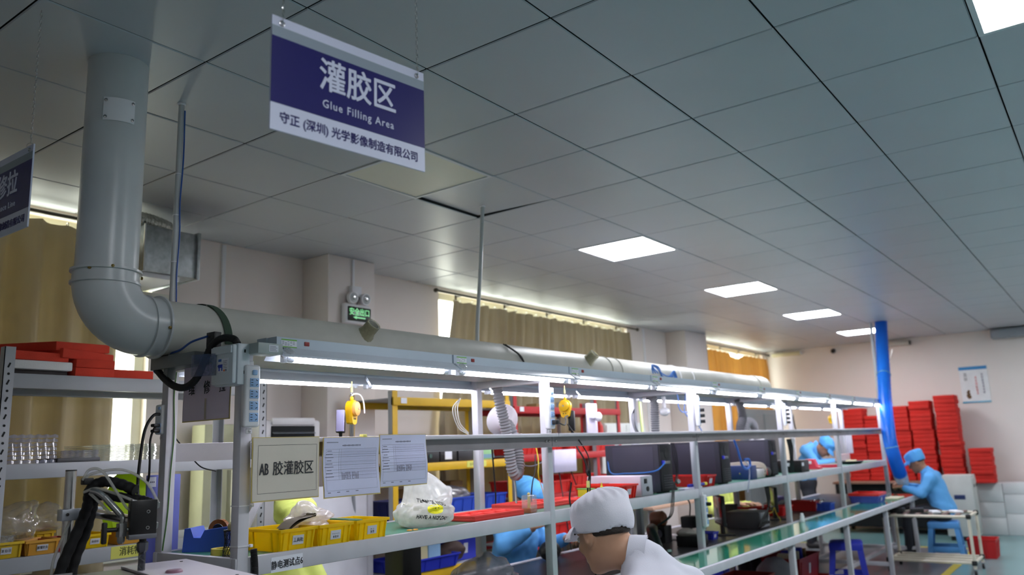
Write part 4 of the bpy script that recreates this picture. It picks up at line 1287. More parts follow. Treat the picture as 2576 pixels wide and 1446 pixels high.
for (p, d) in (((-0.909, 1.0, 1.358), (1, 0, -.3)), ((-0.909, 1.0, 1.382), (1, 0, -.2)), ((-0.838, .985, 1.372), (0, 0, -1)), ((-0.84, .985, 1.312), (0, 0, -1))):
    MB().lathe([(.004, -.006), (.0075, -.004), (.0075, .010), (.005, .014)], p, d, 8).build('push_fitting', FIT, mc)
# black wrapped hoses
def wrapped(pts, r):
    s = spline(pts, 10)
    return MB().tube(s, [r + 0.0016 * ((i // 2) % 2) for i in range(len(s))], 12)
wrapped([(-1.005, 1.26, 1.10), (-0.985, 1.25, 1.20), (-0.955, 1.23, 1.30), (-0.945, 1.20, 1.37), (-0.955, 1.17, 1.42), (-0.935, 1.14, 1.443), (-0.905, 1.10, 1.437), (-0.875, 1.05, 1.415)], 0.0155).build('black_hose', BLACK_R, mc)
wrapped([(-0.955, 1.27, 1.10), (-0.945, 1.26, 1.20), (-0.925, 1.24, 1.29), (-0.925, 1.21, 1.36), (-0.93, 1.17, 1.40), (-0.90, 1.10, 1.395), (-0.865, 1.04, 1.385), (-0.85, 1.01, 1.375)], 0.014).build('black_hose', BLACK_R, mc)
MB().rcbox((-0.968, 1.165, 1.447), (0.03, 0.026, 0.02), .003).build('hose_clip', BLACK, mc)

# ---- blue board, post sockets and cables at the back-left post
BOARD = mat('blue_violet_board', (108, 116, 196), .5)
t = thing('clipboard', 'blue violet board standing against the back left bench post', 'board', (-0.45, 1.63, 1.10))
MB().rbox(-0.515, -0.375, 1.622, 1.634, 1.120, 1.447, 0.003).build('board', BOARD, t)
MB().box(-0.511, -0.480, 1.6208, 1.6218, 1.402, 1.440).build('white_sticker', PAPER, t, smooth=0)
q = MB()
for k in range(3): q.box(-0.505 + k * .007, -0.500 + k * .007, 1.6202, 1.6209, 1.418, 1.4235)
q.build('sticker_print', GREYINK, t, smooth=0)
MB().lathe([(.016, 0), (.016, .004), (.0, .012)], (-0.44, 1.628, 1.447), (0, 0, 1), 10).build('clip', STEEL, t)
hz = MB()
for k in range(18): hz.torus((-0.517, 1.628, 1.13 + k * .009), (0, .2, 1), .006, .0014, 8, 4)
hz.build('spiral_wire', BLACK, t)
t = power_strip('white power strip on the outer side of the back left post', -0.505, 1.56, 1.60, 0.115, (-1, -.3, 0), 2, 0.04, (0, 1))
def cable(label, pts, r, m=BLACK_R, name='cable', cat='cable', n=8):
    return tag(MB().tube(spline(pts, n), r, 7).build(name, m), label, cat)
cable('thick black cable curving from the back left post down past the blue board', [(-0.515, 1.55, 1.678), (-0.545, 1.55, 1.672), (-0.575, 1.55, 1.62), (-0.588, 1.55, 1.52), (-0.592, 1.55, 1.40), (-0.60, 1.50, 1.28), (-0.61, 1.45, 1.18)], 0.0058)
cable('thin black cable with plug beside the thick one at the back left post', [(-0.515, 1.55, 1.638), (-0.535, 1.55, 1.63), (-0.552, 1.55, 1.58), (-0.55, 1.55, 1.50), (-0.545, 1.56, 1.44), (-0.53, 1.60, 1.42)], 0.0042)
cable('green earth wire running down the back left post', [(-0.472, 1.521, 1.86), (-0.480, 1.520, 1.75), (-0.474, 1.519, 1.6), (-0.482, 1.519, 1.45), (-0.486, 1.52, 1.3), (-0.50, 1.52, 1.17)], 0.0022, mat('green_wire', (70, 120, 50), .5))
cable('thin black cable slanting behind the nearest posts', [(-0.44, 1.60, 1.62), (-0.40, 1.62, 1.58), (-0.33, 1.64, 1.52), (-0.27, 1.65, 1.47), (-0.20, 1.65, 1.45)], 0.0028)

# ---- galvanised air duct box by the window
t = thing('air_duct_box', 'galvanised sheet metal duct box beside the window', 'duct', (0.33, 3.1, 2.55))
MB().rbox(0.16, 0.50, 2.98, 3.5, 2.585, 2.862, 0.004).build('duct_box', GALV, t)
MB().box(0.155, 0.165, 2.974, 2.984, 2.585, 2.866).build('corner_seam', STEEL, t, smooth=0)
for x in (0.492,):
    MB().rbox(x, 0.512, 2.965, 3.5, 2.575, 2.872, 0.003).build('flange', GALV, t)
fo = MB()
s = [(0.16, 3.10, 2.90), (0.20, 3.12, 2.925), (0.30, 3.15, 2.93), (0.42, 3.2, 2.925), (0.48, 3.3, 2.92)]
sp = spline(s, 8)
fo.tube(sp, [0.045 + .006 * (i % 2) for i in range(len(sp))], 14)
fo.build('foil_hose', mat('aluminium_foil', (205, 205, 195), .22, .9, var=.2, scale=40, bump=.6, bscale=60), t)
MB().rbox(0.17, 0.40, 3.0, 3.5, 2.555, 2.585, 0.004).build('duct_tray', WPLASTIC, t)
t = thing('window_unit', 'white louvre unit mounted in the window below the duct box', 'air unit', (0.35, 3.4, 2.36))
MB().rbox(0.16, 0.55, 3.36, 3.50, 2.36, 2.545, 0.006).build('unit_body', WFRAME, t)
for k in range(4): MB().cbox((0.36, 3.352, 2.40 + k * .032), (0.34, 0.012, 0.006), (.5, 0, 0)).build('louvre', DARK, t, smooth=0)

# ---- emergency exit light on the column
t = thing('emergency_light', 'white twin-head emergency light with green exit panel on the column', 'emergency light', (1.99, 3.17, 2.47))
MB().rbox(1.86, 2.13, 3.165, 3.22, 2.475, 2.630, 0.02, 3).build('case', WPLASTIC, t)
EXITG = emitter('exit_green', (40, 190, 80), 0.55)
px = MB().rbox(1.885, 2.12, 3.158, 3.166, 2.495, 2.605, 0.008).build('panel', mat('exit_black', (12, 26, 16), .25), t)
text('安全出口', (2.0, 3.1565, 2.562), (1, 0, 0), (0, 0, 1), 0.060, EXITG, px, bold=.02, sx=.88)
q = MB(); q.prism([(1.935, 2.522), (1.97, 2.535), (1.97, 2.527), (2.06, 2.527), (2.06, 2.517), (1.97, 2.517), (1.97, 2.509)], 3.1563, 3.1575, 'y'); q.build('arrow', EXITG, px, smooth=0)
MB().rbox(1.945, 2.045, 3.18, 3.22, 2.66, 2.775, 0.006).build('junction_box', WPLASTIC, t)
MB().tube(spline([(2.0, 3.18, 2.70), (2.005, 3.17, 2.675), (1.995, 3.18, 2.64), (2.0, 3.19, 2.62)], 5), .004, 6).build('wire', BLACK_R, t)
for x in (1.935, 2.065):
    l = MB().lathe([(0.02, -.03), (.042, -.02), (.048, .0), (.046, .014), (.040, .016)], (x, 3.165, 2.675), (0, -1, -.1), 20).build('lamp_head', WPLASTIC, t)
    MB().lathe([(.039, .0165), (.03, .0185), (.0, .021)], (x, 3.165, 2.675), (0, -1, -.1), 20).build('lens', film('lamp_lens', (225, 230, 232), .5, .05, .4), l)
    MB().lathe([(.016, .02), (.012, .026), (0, .027)], (x, 3.165, 2.675), (0, -1, -.1), 14).build('bulb', STEEL, l)
# ================================================================== things on the middle shelf
def drape(b, src, direction, off=0.0015):
    """press the flat mesh b onto the surface of mesh builder src along direction"""
    bv = BVHTree.FromPolygons([Vector(v) for v in src.v], src.f)
    d = Vector(direction).normalized(); out = []
    for v in b.v:
        hit = bv.ray_cast(Vector(v) - d * 0.5, d)
        out.append(tuple((hit[0] - d * off) if hit[0] is not None else Vector(v)))
    b.v = out
    return b

# three yellow bins
gy = 'yellow bins on the middle shelf'
bin_('nearest yellow bin on the middle shelf holding a folded pad', (-0.238, 1.165, SZ), (0.158, 0.215, 0.078), YELLOW, group=gy, tag_txt='工具柜', ribs=6, tsize=.019)
bin_('middle yellow bin on the middle shelf with a clear bag over it', (-0.066, 1.150, SZ), (0.158, 0.200, 0.078), YELLOW, group=gy, tag_txt='#4\n#3', ribs=6, tsize=.013)
bin_('right yellow bin on the middle shelf beside the white bag', (0.122, 1.150, SZ), (0.168, 0.205, 0.078), YELLOW, group=gy, tag_txt='#2\n#2', ribs=6, tsize=.015)
o, b = crease('plastic_bag', (-0.085, 1.19, SZ + .058), (0.10, 0.07, 0.046), film('milky_bag', (246, 240, 242), .66, .12, .25), None, 4, .30, peaks=(((-.3, 0, 1), .5, .3),))
tag(o, 'milky clear plastic bag heaped on the yellow bins', 'bag')
q = MB()
P = []
for s in np.linspace(0, 1, 12):
    for w_ in (-0.035, 0.035):
        a = s * 2 - 1
        P.append((-0.245 + .12 * s, 1.15 + w_ - .02 * s, SZ + .062 + .048 * s + (0.010 * math.sin(s * 3.1))))
q.grid(P, 12, 2); q.grid([(p[0] + .004, p[1], p[2] + .010 + .006 * math.sin(i * .27)) for i, p in enumerate(P)], 12, 2)
q.tube([(-0.125, 1.105, SZ + .115), (-0.125, 1.165, SZ + .115)], 0.0075, 10)
tag(q.build('folded_pad', mat('dark_pad', (92, 84, 66), .7)), 'folded dark cloth pad sticking out of the nearest yellow bin', 'pad')
tag(MB().rcbox((0.105, 1.185, SZ + .068), (0.10, 0.10, 0.022), .006, (0.05, 0.08, .2)).build('green_pad', mat('dark_green', (44, 92, 56), .6)), 'dark green block lying in the right yellow bin', 'block')

# white carrier bag with print
BAGM = film('white_carrier_film', (248, 248, 246), .72, .14, .2)
t = thing('carrier_bag', 'white plastic carrier bag with a yellow smile and black lettering', 'bag', (0.60, 1.22, SZ))
o, b = crease('bag_film', (0.615, 1.225, SZ), (0.162, 0.118, 0.076), BAGM, t, 12, .13, (60, 40), peaks=(((-.16, .0, 1), 1.7, .20), ((.62, 0, .85), .85, .24)), fmax=9)
cur = MB().lathe([(0.0, -.10), (.052, -.10), (.054, -.09), (.054, .10), (.05, .105), (0, .105)], (0.60, 1.235, SZ + .056), (1, -.12, 0), 20).build('film_roll', mat('cream_roll', (236, 232, 206), .5), t)
q = text_mb('HAVE A NICE DAY !', 0.022, bold=.02, sx=.9); q.v = [(0.555 + p[0] * .98 + p[1] * .2, 1.0, SZ + .042 + p[1] + p[2] - p[0] * .12) for p in q.v]
drape(q, b, (0.12, 1, 0)).build('lettering', INK, o, smooth=0)
q = text_mb('THANK YOU', 0.024, bold=.02, sx=.9); q.v = [(0.565 + p[0], 1.0, SZ + .108 + p[1] - p[0] * .2) for p in q.v]
drape(q, b, (0.12, 1, 0)).build('lettering', INK, o, smooth=0)
q = MB(); V = [(0.565, 1.0, SZ + .082)]
for ring in (0.5, 1.0):
    V += [(0.565 + .045 * ring * math.cos(a), 1.0, SZ + .080 + (.020 if math.sin(a) > 0 else .021) * ring * math.sin(a)) for a in np.linspace(0, 2 * math.pi, 24, endpoint=False)]
F = [(0, 1 + i, 1 + (i + 1) % 24) for i in range(24)] + [(1 + i, 25 + i, 25 + (i + 1) % 24, 1 + (i + 1) % 24) for i in range(24)]
q.add(V, F); drape(q, b, (0.12, 1, 0), .002).build('yellow_print', mat('smile_yellow', (246, 238, 20), .5), o, smooth=0)
q = MB()
for dx in (-.006, .012): q.lathe([(0.0028, 0), (0.0, .0005)], (0.565 + dx, 1.0, SZ + .084), (0, -1, 0), 8)
drape(q, b, (0.12, 1, 0), .003).build('print_eyes', INK, o, smooth=0)
for k, (x, y) in enumerate(((0.425, 1.135), (0.452, 1.125))):
    tag(MB().lathe([(0, .006), (.009, .005), (.012, .003), (.012, 0)], (x, y, SZ), (0, 0, 1), 14).build('washer', mat('brass_orange', (226, 160, 70), .4)), ('left small orange disc before the carrier bag', 'right small orange disc before the carrier bag')[k], 'disc')

# blue tape dispenser, tape roll, mesh pen pot
t = thing('tape_dispenser', 'blue tape dispenser holding brown tape at the left shelf end', 'tape dispenser', (-0.36, 1.41, SZ))
prof = [(0.075, 0.0), (-0.105, 0.0), (-0.098, 0.085), (-0.075, 0.087), (-0.062, 0.052), (-0.035, 0.050), (-0.02, 0.078), (0.068, 0.088)]
q = MB(); q.prism([(p[0], p[1]) for p in prof], -0.055, 0.055, 'y')
ang = math.radians(-58)
q.v = [(-0.352 + p[0] * math.cos(ang) - p[1] * math.sin(ang), 1.405 + p[0] * math.sin(ang) + p[1] * math.cos(ang), SZ + p[2]) for p in q.v]
q.build('dispenser_body', mat('royal_blue', (58, 96, 200), .35), t, smooth=20)
q = MB().lathe([(0.022, -.012), (.038, -.012), (.038, .012), (.022, .012), (.022, -.012)], (-0.345, 1.395, SZ + .075), (.85, .53, 0), 28, False); q.build('brown_tape', mat('kapton_brown', (150, 84, 30), .15, coat=.5), t)
q = MB().lathe([(0.021, -.014), (.0, -.014)], (-0.345, 1.395, SZ + .075), (.85, .53, 0), 20, False); q.build('tape_core', BLACK, t)
tag(MB().lathe([(0.026, 0), (.044, 0), (.044, .022), (.026, .022), (.026, 0)], (-0.425, 1.245, SZ), (0, 0, 1), 28, False).build('tape_roll', mat('yellow_tape', (214, 198, 78), .4)), 'flat roll of yellow tape beside the blue dispenser', 'tape roll')
t = thing('pen_holder', 'black wire mesh pen pot on the left shelf end', 'pen holder', (-0.45, 1.15, SZ))
q = MB()
R0 = [(0.030, 0), (.026, .03), (.024, .05), (.027, .085)]
def rad(z): return np.interp(z, [0, .02, .05, .09], [.034, .034, .027, .032])
for k in range(20):
    for s in (-1, 1):
        q.tube([(-0.452 + rad(z) * math.cos(6.283 * k / 20 + s * z * 12), 1.15 + rad(z) * math.sin(6.283 * k / 20 + s * z * 12), SZ + z) for z in np.linspace(0, .09, 9)], 0.0009, 3, False)
me_ = q.build('wire_mesh', BLACK_M, t)
for z in (0.002, 0.09): MB().torus((-0.452, 1.15, SZ + z), (0, 0, 1), rad(z), .002, 24, 6).build('pot_ring', BLACK_M, t)
MB().lathe([(0, 0), (.033, 0), (.033, .003), (0, .003)], (-0.452, 1.15, SZ), (0, 0, 1), 20).build('pot_base', BLACK_M, t)
for k, (dx, dy, hh, m) in enumerate(((.004, .006, .135, BLACK), (.010, -.004, .128, BLACK), (-.012, .0, .10, BLUE))):
    tag(MB().cyl((-0.452 + dx * .3, 1.15 + dy, SZ + .004), (-0.452 + dx * 1.4, 1.15 + dy, SZ + hh), .0042, seg=8).build('pen', m), ('taller black pen in the mesh pot', 'shorter black pen in the mesh pot', 'blue pen in the mesh pot')[k], 'pen')
o, b = crease('sponge', (-0.458, 1.138, SZ + .087), (0.022, 0.022, 0.02), mat('pale_sponge', (214, 206, 150), .8), None, 3, .1)
tag(o, 'pale yellow rubber bulb on the mesh pen pot', 'rubber bulb')

# red foam trays with pockets
def foam_tray(label, c, size, rot, nx, ny):
    W, D, Hh = size
    t = thing('foam_tray', label, 'foam tray', c, 'red foam trays on the middle shelf', local=True, rotz=rot)
    MB().rbox(-W / 2, W / 2, -D / 2, D / 2, 0, Hh * .55, .004).build('tray_base', mat('coral_foam', (232, 70, 62), .8, bump=.1, bscale=200), t)
    q = MB(); b_ = 0.022
    for (x0, x1, y0, y1) in ((-W / 2, W / 2, -D / 2, -D / 2 + b_), (-W / 2, W / 2, D / 2 - b_, D / 2), (-W / 2, -W / 2 + b_, -D / 2 + b_, D / 2 - b_), (W / 2 - b_, W / 2, -D / 2 + b_, D / 2 - b_)):
        q.rbox(x0, x1, y0, y1, Hh * .5, Hh, .003)
    for i in range(1, nx): q.rbox(-W / 2 + W * i / nx - .007, -W / 2 + W * i / nx + .007, -D / 2 + b_, D / 2 - b_, Hh * .5, Hh * .95, .003)
    for j in range(1, ny): q.rbox(-W / 2 + b_, W / 2 - b_, -D / 2 + D * j / ny - .007, -D / 2 + D * j / ny + .007, Hh * .5, Hh * .95, .003)
    q.build('pocket_walls', mat('coral_foam', (232, 70, 62), .8), t)
    return t
foam_tray('nearest red foam tray beside the white carrier bag', (1.02, 1.20, SZ), (0.40, 0.22, 0.028), 0.0, 4, 2)
foam_tray('red foam tray behind the front post next to the amber jar', (1.66, 1.36, SZ), (0.42, 0.26, 0.030), 0.03, 4, 2)
foam_tray('red foam tray ending at the white cap, right of the second post', (1.98, 1.31, SZ), (0.20, 0.26, 0.028), -0.04, 2, 2)
t = thing('glass_jar', 'clear square jar with amber liquid and a brush', 'jar', (1.30, 1.115, SZ))
MB().rbox(1.272, 1.332, 1.085, 1.145, SZ + .001, SZ + .092, .006).build('jar_glass', film('jar_clear', (214, 224, 230), .22, .03, .4), t)
MB().rbox(1.275, 1.329, 1.088, 1.142, SZ + .003, SZ + .028, .004).build('amber_liquid', mat('amber_fluid', (190, 96, 20), .2), t)
MB().cyl((1.298, 1.115, SZ + .006), (1.302, 1.117, SZ + .095), .009, .007, 10).build('brush_handle', mat('pale_wood', (206, 188, 110), .6), t)
MB().sphere((1.302, 1.117, SZ + .097), .0085, 10, 6).build('brush_end', mat('pale_wood', (206, 188, 110), .6), t)
t = thing('yellow_carton', 'small yellow carton with printed scribbles beside the glue bottle', 'box', (2.20, 1.33, SZ))
MB().rbox(2.165, 2.20, 1.26, 1.36, SZ, SZ + .066, .002).build('carton', mat('carton_yellow', (222, 206, 44), .5), t)
MB().rbox(2.163, 2.202, 1.25, 1.37, SZ + .066, SZ + .072, .003).build('green_lid', mat('carton_green', (100, 170, 80), .5), t)
t = thing('glue_bottle', 'white squeeze bottle with yellow nozzle left of the red crate', 'bottle', (2.25, 1.24, SZ))
MB().lathe([(0, 0), (.022, 0), (.024, .004), (.024, .05), (.020, .058), (.010, .062), (.010, .07)], (2.25, 1.235, SZ), (0, 0, 1), 18).build('bottle_body', mat('milky_plastic', (226, 224, 222), .3), t)
MB().lathe([(.011, .07), (.011, .078), (.006, .082), (.002, .105), (0, .105)], (2.25, 1.235, SZ), (0, 0, 1), 12).build('nozzle', mat('nozzle_yellow', (236, 220, 60), .4), t)
MB().lathe([(.0225, .004), (.0245, .006), (.0245, .02), (.0225, .022)], (2.25, 1.235, SZ), (0, 0, 1), 18, False).build('bottle_band', mat('olive_yellow', (200, 190, 70), .4), t)
bin_('bright red crate before the white power supply', (2.36, 1.27, SZ), (0.20, 0.345, 0.085), mat('bright_red', (236, 48, 36), .38, transl=((240, 40, 30), .12)), ribs=6, cat='crate', name='plastic_crate')
t = thing('small_bottle', 'tiny black bottle with yellow cap standing before the red crate', 'bottle', (2.10, 1.10, SZ))
MB().lathe([(0, 0), (.013, 0), (.013, .03), (.010, .034)], (2.13, 1.098, SZ), (0, 0, 1), 14).build('bottle_body', BLACK, t)
MB().lathe([(.0125, .034), (.0125, .046), (0, .047)], (2.13, 1.098, SZ), (0, 0, 1), 14).build('cap', mat('nozzle_yellow', (236, 220, 60), .4), t)
t = thing('power_supply', 'white bench power supply with black rocker switch behind the red crate', 'power supply', (2.58, 1.3, SZ))
MB().rbox(2.51, 2.66, 1.10, 1.50, SZ, SZ + .128, .004).build('case', mat('supply_pink_white', (222, 210, 222), .4), t)
MB().rbox(2.512, 2.658, 1.092, 1.10, SZ + .002, SZ + .126, .002).build('front_panel', mat('supply_grey', (172, 176, 184), .4), t)
MB().rbox(2.545, 2.578, 1.086, 1.093, SZ + .080, SZ + .110, .002).build('rocker_switch', BLACK, t)
MB().lathe([(.016, 0), (.016, .006), (.008, .007)], (2.585, 1.092, SZ + .045), (0, -1, 0), 14).build('mains_socket', BLACK, t)
q = MB()
for r in range(5): q.box(2.5088, 2.5098, 1.33, 1.41, SZ + .055 + r * .007, SZ + .058 + r * .007)
q.build('vent_slots', GREYINK, t, smooth=0)
# computer towers, backs to the front
def tower(label, x0, w, z1, y0=1.105, y1=1.53, m=None):
    t = thing('computer_tower', label, 'computer', (x0 + w / 2, (y0 + y1) / 2, SZ))
    cm = mat('pc_charcoal', (54, 52, 66), .55, var=.05)
    MB().rbox(x0, x0 + w, y0 + .012, y1, SZ + .008, z1, .004).build('case', cm, t)
    MB().rbox(x0 - .002, x0 + .002, y0 + .05, y1 - .06, SZ + .02, z1 - .02, .002).build('side_panel', mat('pc_panel', (60, 57, 74), .5), t)
    MB().rbox(x0 + .004, x0 + w - .004, y0, y0 + .013, SZ + .012, z1 - .006, .002).build('back_plate', mat('pc_back', (30, 30, 34), .5, .3), t)
    for k in range(6): MB().rbox(x0 + .03, x0 + w - .02, y0 - .003, y0, SZ + .03 + k * .016, SZ + .037 + k * .016, .001).build('slot_cover', mat('pc_slot', (64, 64, 70), .4, .5), t)
    MB().rbox(x0 + .02, x0 + .05, y0 - .012, y0, SZ + .19, SZ + .215, .002).build('video_plug', mat('vga_blue', (44, 50, 190), .4), t)
    for k in range(4): MB().rbox(x0 + .065 + .02 * k, x0 + .078 + .02 * k, y0 - .004, y0, SZ + .19, SZ + .21, .001).build('port', STEEL, t)
    MB().lathe([(.035, 0), (.035, .003), (.03, .003)], (x0 + w * .55, y0, SZ + .26), (0, -1, 0), 18).build('fan_grille', BLACK, t)
    for yy in (y0 + .03, y1 - .05):
        MB().rbox(x0 + .01, x0 + w - .01, yy, yy + .02, SZ, SZ + .009, .002).build('foot', BLACK_R, t)
    return t
tower('black computer tower right of the white power supply', 2.82, 0.18, 1.488)
tower('black computer tower behind the third front post, left of the blue hose loop', 3.86, 0.18, 1.488)
tower('black computer tower far along the shelf behind the coiled belt', 4.97, 0.17, 1.485)
cable('thick bright blue cable linking the first computer to the shelf', [(2.83, 1.52, 1.40), (2.80, 1.48, 1.30), (2.79, 1.35, 1.295), (2.79, 1.2, 1.30), (2.80, 1.12, 1.315), (2.85, 1.085, 1.36)], .0048, mat('blue_cable', (48, 110, 190), .4))
q = MB()
for k in range(3):
    q.tube(spline([(2.98 + .015 * k, 1.09, 1.49), (2.97 + .02 * k, 1.08 - .004 * k, 1.40), (2.99 + .01 * k, 1.075, 1.30 - .02 * k), (2.94 - .02 * k, 1.07, 1.20), (2.87 - .015 * k, 1.044, 1.164), (2.84 - .02 * k, 1.036, 1.10), (2.80 - .02 * k, 1.04, 1.02), (2.78 - .02 * k, 1.12, .96)], 6), .003, 5)
tag(q.build('cable_bundle', BLACK_R), 'bundle of black cables spilling from the first computer over the shelf edge', 'cable')
bin_('dark red crate at the third front post', (3.62, 1.26, SZ), (0.16, 0.33, 0.082), mat('crate_red', (198, 30, 30), .4), ribs=6, cat='crate', name='plastic_crate', lab=True)
t = thing('marker_tube', 'blue tube with yellow cap lying before the dark red crate', 'tube', (3.45, 1.095, SZ))
MB().cyl((3.22, 1.10, SZ + .026), (3.46, 1.09, SZ + .026), .011, seg=12).build('tube_body', DBLUE, t)
MB().cyl((3.46, 1.09, SZ + .026), (3.50, 1.088, SZ + .026), .0125, seg=12).build('tube_cap', mat('nozzle_yellow', (236, 220, 60), .4), t)
tag(MB().rbox(3.12, 3.42, 1.082, 1.13, SZ, SZ + .014, .004).build('flat_case', mat('lilac_white', (220, 218, 236), .4)), 'flat pale case under the blue tube', 'case')
t = thing('solder_stand', 'black stand with small chrome lamp left of the third post', 'stand', (3.22, 1.25, SZ))
MB().lathe([(0, 0), (.05, 0), (.05, .012), (.03, .05), (.018, .07), (.0, .072)], (3.18, 1.22, SZ), (0, 0, 1), 16).build('stand_body', BLACK, t)
MB().lathe([(.004, 0), (.015, .012), (.018, .03), (.014, .034)], (3.20, 1.18, SZ + .045), (-.3, -.6, .5), 14).build('chrome_cup', STEEL, t)
for dx in (-.02, .012): MB().tube(spline([(3.18 + dx, 1.23, SZ + .06), (3.178 + dx, 1.235, SZ + .10), (3.185 + dx, 1.24, SZ + .13)], 4), .004, 6).build('prong', GALV, t)
# dark blue box, coiled belt, black device, red tape dispensers, plate
t = thing('blue_case', 'dark blue instrument case on the shelf', 'case', (4.6, 1.3, SZ))
MB().rbox(4.52, 4.64, 1.12, 1.38, SZ, SZ + .115, .005).build('case', mat('navy_case', (40, 62, 116), .45), t)
MB().lathe([(.009, 0), (.009, .006), (0, .008)], (4.518, 1.22, SZ + .05), (-1, 0, 0), 12).build('knob', STEEL, t)
t = thing('strap_roll', 'pale coiled strap lying on the shelf next to the blue case', 'roll', (4.85, 1.3, SZ))
q = MB()
for k in range(5):
    q.tube(spline([(4.72, 1.45, SZ + .09 + .009 * k), (4.75, 1.25, SZ + .095 + .010 * k), (4.80, 1.13, SZ + .088 + .009 * k), (4.84, 1.11, SZ + .05 + .004 * k), (4.84, 1.13, SZ + .02)], 8), .007, 6)
q.build('strap_bands', mat('strap_beige', (206, 192, 176), .6), t)
MB().rbox(4.70, 4.90, 1.14, 1.45, SZ, SZ + .075, .01).build('inner_box', mat('dull_white', (206, 206, 206), .5), t)
for k in range(3): MB().cbox((4.845, 1.105, SZ + .07 - .018 * k), (.03, .004, .008), (0, .5 * k, 0)).build('red_print', mat('crate_red', (198, 30, 30), .4), t, smooth=0)
tag(MB().sphere((4.93, 1.14, SZ + .045), (.05, .04, .045), 16, 10).build('cable_ball', mat('dark_wire', (70, 66, 66), .6, bump=.5, bscale=60)), 'tangle of dark wire beside the coiled strap', 'wire tangle')
t = thing('black_device', 'black desktop unit with a white sticker farther along the shelf', 'device', (5.9, 1.2, SZ))
MB().rbox(5.78, 6.02, 1.10, 1.38, SZ, SZ + .115, .006).build('case', mat('device_black', (34, 30, 32), .4), t)
MB().box(5.7792, 5.7802, 1.20, 1.27, SZ + .06, SZ + .092).build('white_sticker', PAPER, t, smooth=0)
MB().box(5.80, 5.86, 1.0985, 1.0995, SZ + .06, SZ + .092).build('white_sticker', PAPER, t, smooth=0)
for k, (x, y) in enumerate(((6.55, 1.28), (6.95, 1.20))):
    t = thing('red_tape_dispenser', ('red tape dispenser with a white label before the bent worker', 'low red tray right of the red tape dispenser')[k], ('tape dispenser', 'tray')[k], (x, y, SZ))
    q = MB(); q.prism([(-.14, 0), (.12, 0), (.12, .02), (.09, .025), (.07, .10), (.0, .105), (-.02, .05), (-.06, .05), (-.075, .095), (-.1, .09), (-.14, .02)] if k == 0 else [(-.14, 0), (.12, 0), (.13, .03), (-.15, .03)], -.045, .045, 'y')
    q.v = [(x + p[0] * .5 + p[1], y - p[0], SZ + p[2]) for p in q.v]
    q.build('body', mat('rose_red', (232, 64, 84), .4), t, smooth=20)
    if k == 0: MB().cbox((6.50, 1.24, SZ + .07), (.004, .05, .03), (0, 0, -.5)).build('white_label', PAPER, t, smooth=0)
t = thing('black_plate', 'round black dish with pale parts at the far shelf end', 'dish', (8.0, 1.2, SZ))
MB().lathe([(0, 0), (.12, 0), (.16, .03), (.15, .035), (.11, .012), (0, .012)], (7.95, 1.22, SZ), (0, 0, 1), 28).build('dish', BLACK, t)
for k in range(7): MB().rcbox((7.88 + .03 * k, 1.18 + .03 * (k % 3), SZ + .028), (.035, .03, .03), .006, (.3 * k, .2, .5 * k)).build('pale_part', mat('pale_part', (220, 210, 170), .5), t)
# ================================================================== things hanging at the bench
YB = mat('balancer_yellow', (244, 190, 20), .35)
OR_ = mat('balancer_orange', (250, 190, 110), .35)
def balancer(label, c, yaw, knob, wire=True, dial=None):
    """teardrop spring balancer: c = centre of case, flat side normal = local -y"""
    t = thing('spring_balancer', label, 'tool balancer', (c[0], c[1], c[2] - .06))
    R = Matrix.Rotation(yaw, 3, 'Z'); c = Vector(c)
    def W(p): return c + R @ Vector(p)
    def addb(b, nm, m, par=t): b.v = [tuple(W(p)) for p in b.v]; return b.build(nm, m, par)
    out = [(.036 * math.cos(a), .008 + .036 * math.sin(a)) for a in np.linspace(-.35, math.pi + .35, 22)] + [(-.022, -.052), (-.012, -.058), (.012, -.058), (.022, -.052)]
    for (y0, y1, k) in ((-.014, .0, 1.0), (.001, .015, .97)):
        b = MB(); b.prism([(p[0] * k, p[1] * k) for p in out], y0, y1, 'y'); addb(b, 'case_half', YB)
    b = MB().lathe([(.030, 0), (.032, .004), (.030, .014), (.020, .018), (0, .018)], (0, -.014, .008), (0, -1, 0), 18); k_ = addb(b, 'drum_knob', knob)
    if dial: b = MB().lathe([(.02, .0185), (.018, .020), (0, .020)], (0, -.014, .008), (0, -1, 0), 16); addb(b, 'dial', dial, k_)
    b = MB().lathe([(.005, 0), (.005, .003), (0, .003)], (0, -.032, .008), (0, -1, 0), 8); addb(b, 'hub_screw', STEEL, k_)
    b = MB().lathe([(.006, .042), (.009, .048), (.007, .058), (.003, .062)], (0, 0, 0), (0, 0, 1), 10); addb(b, 'swivel', YB)
    b = MB().torus((0, 0, .070), (0, 1, 0), .009, .002, 14, 6); addb(b, 'hook', STEEL)
    b = MB().cyl((0, 0, .078), (0, 0, .10), .0055, seg=8); b.cyl((0, 0, .10), (0, 0, .125), .003, seg=8); addb(b, 'hanger', mat('hanger_yellow', (236, 226, 150), .4))
    b = MB().cyl((0, 0, -.058), (0, 0, -.10), .0012, seg=5); addb(b, 'wire', STEEL)
    for dx in (-.008, .006): 
        b = MB().lathe([(.003, 0), (.003, .002), (0, .002)], (dx, -.014, -.035), (0, -1, 0), 8); addb(b, 'case_screw', BLACK, k_)
    return t
balancer('yellow spring balancer with an orange drum hanging above the papers', (0.148, 1.20, 1.680), math.radians(24), OR_)
balancer('yellow spring balancer hanging right of the second power strip', (1.70, 1.12, 1.715), math.radians(-78), YB)
balancer('far yellow spring balancer with a teal dial near the bench end', (7.70, 1.3, 1.69), math.radians(-35), mat('balancer_pale', (232, 200, 70), .4), dial=mat('teal_dial', (60, 160, 160), .4))
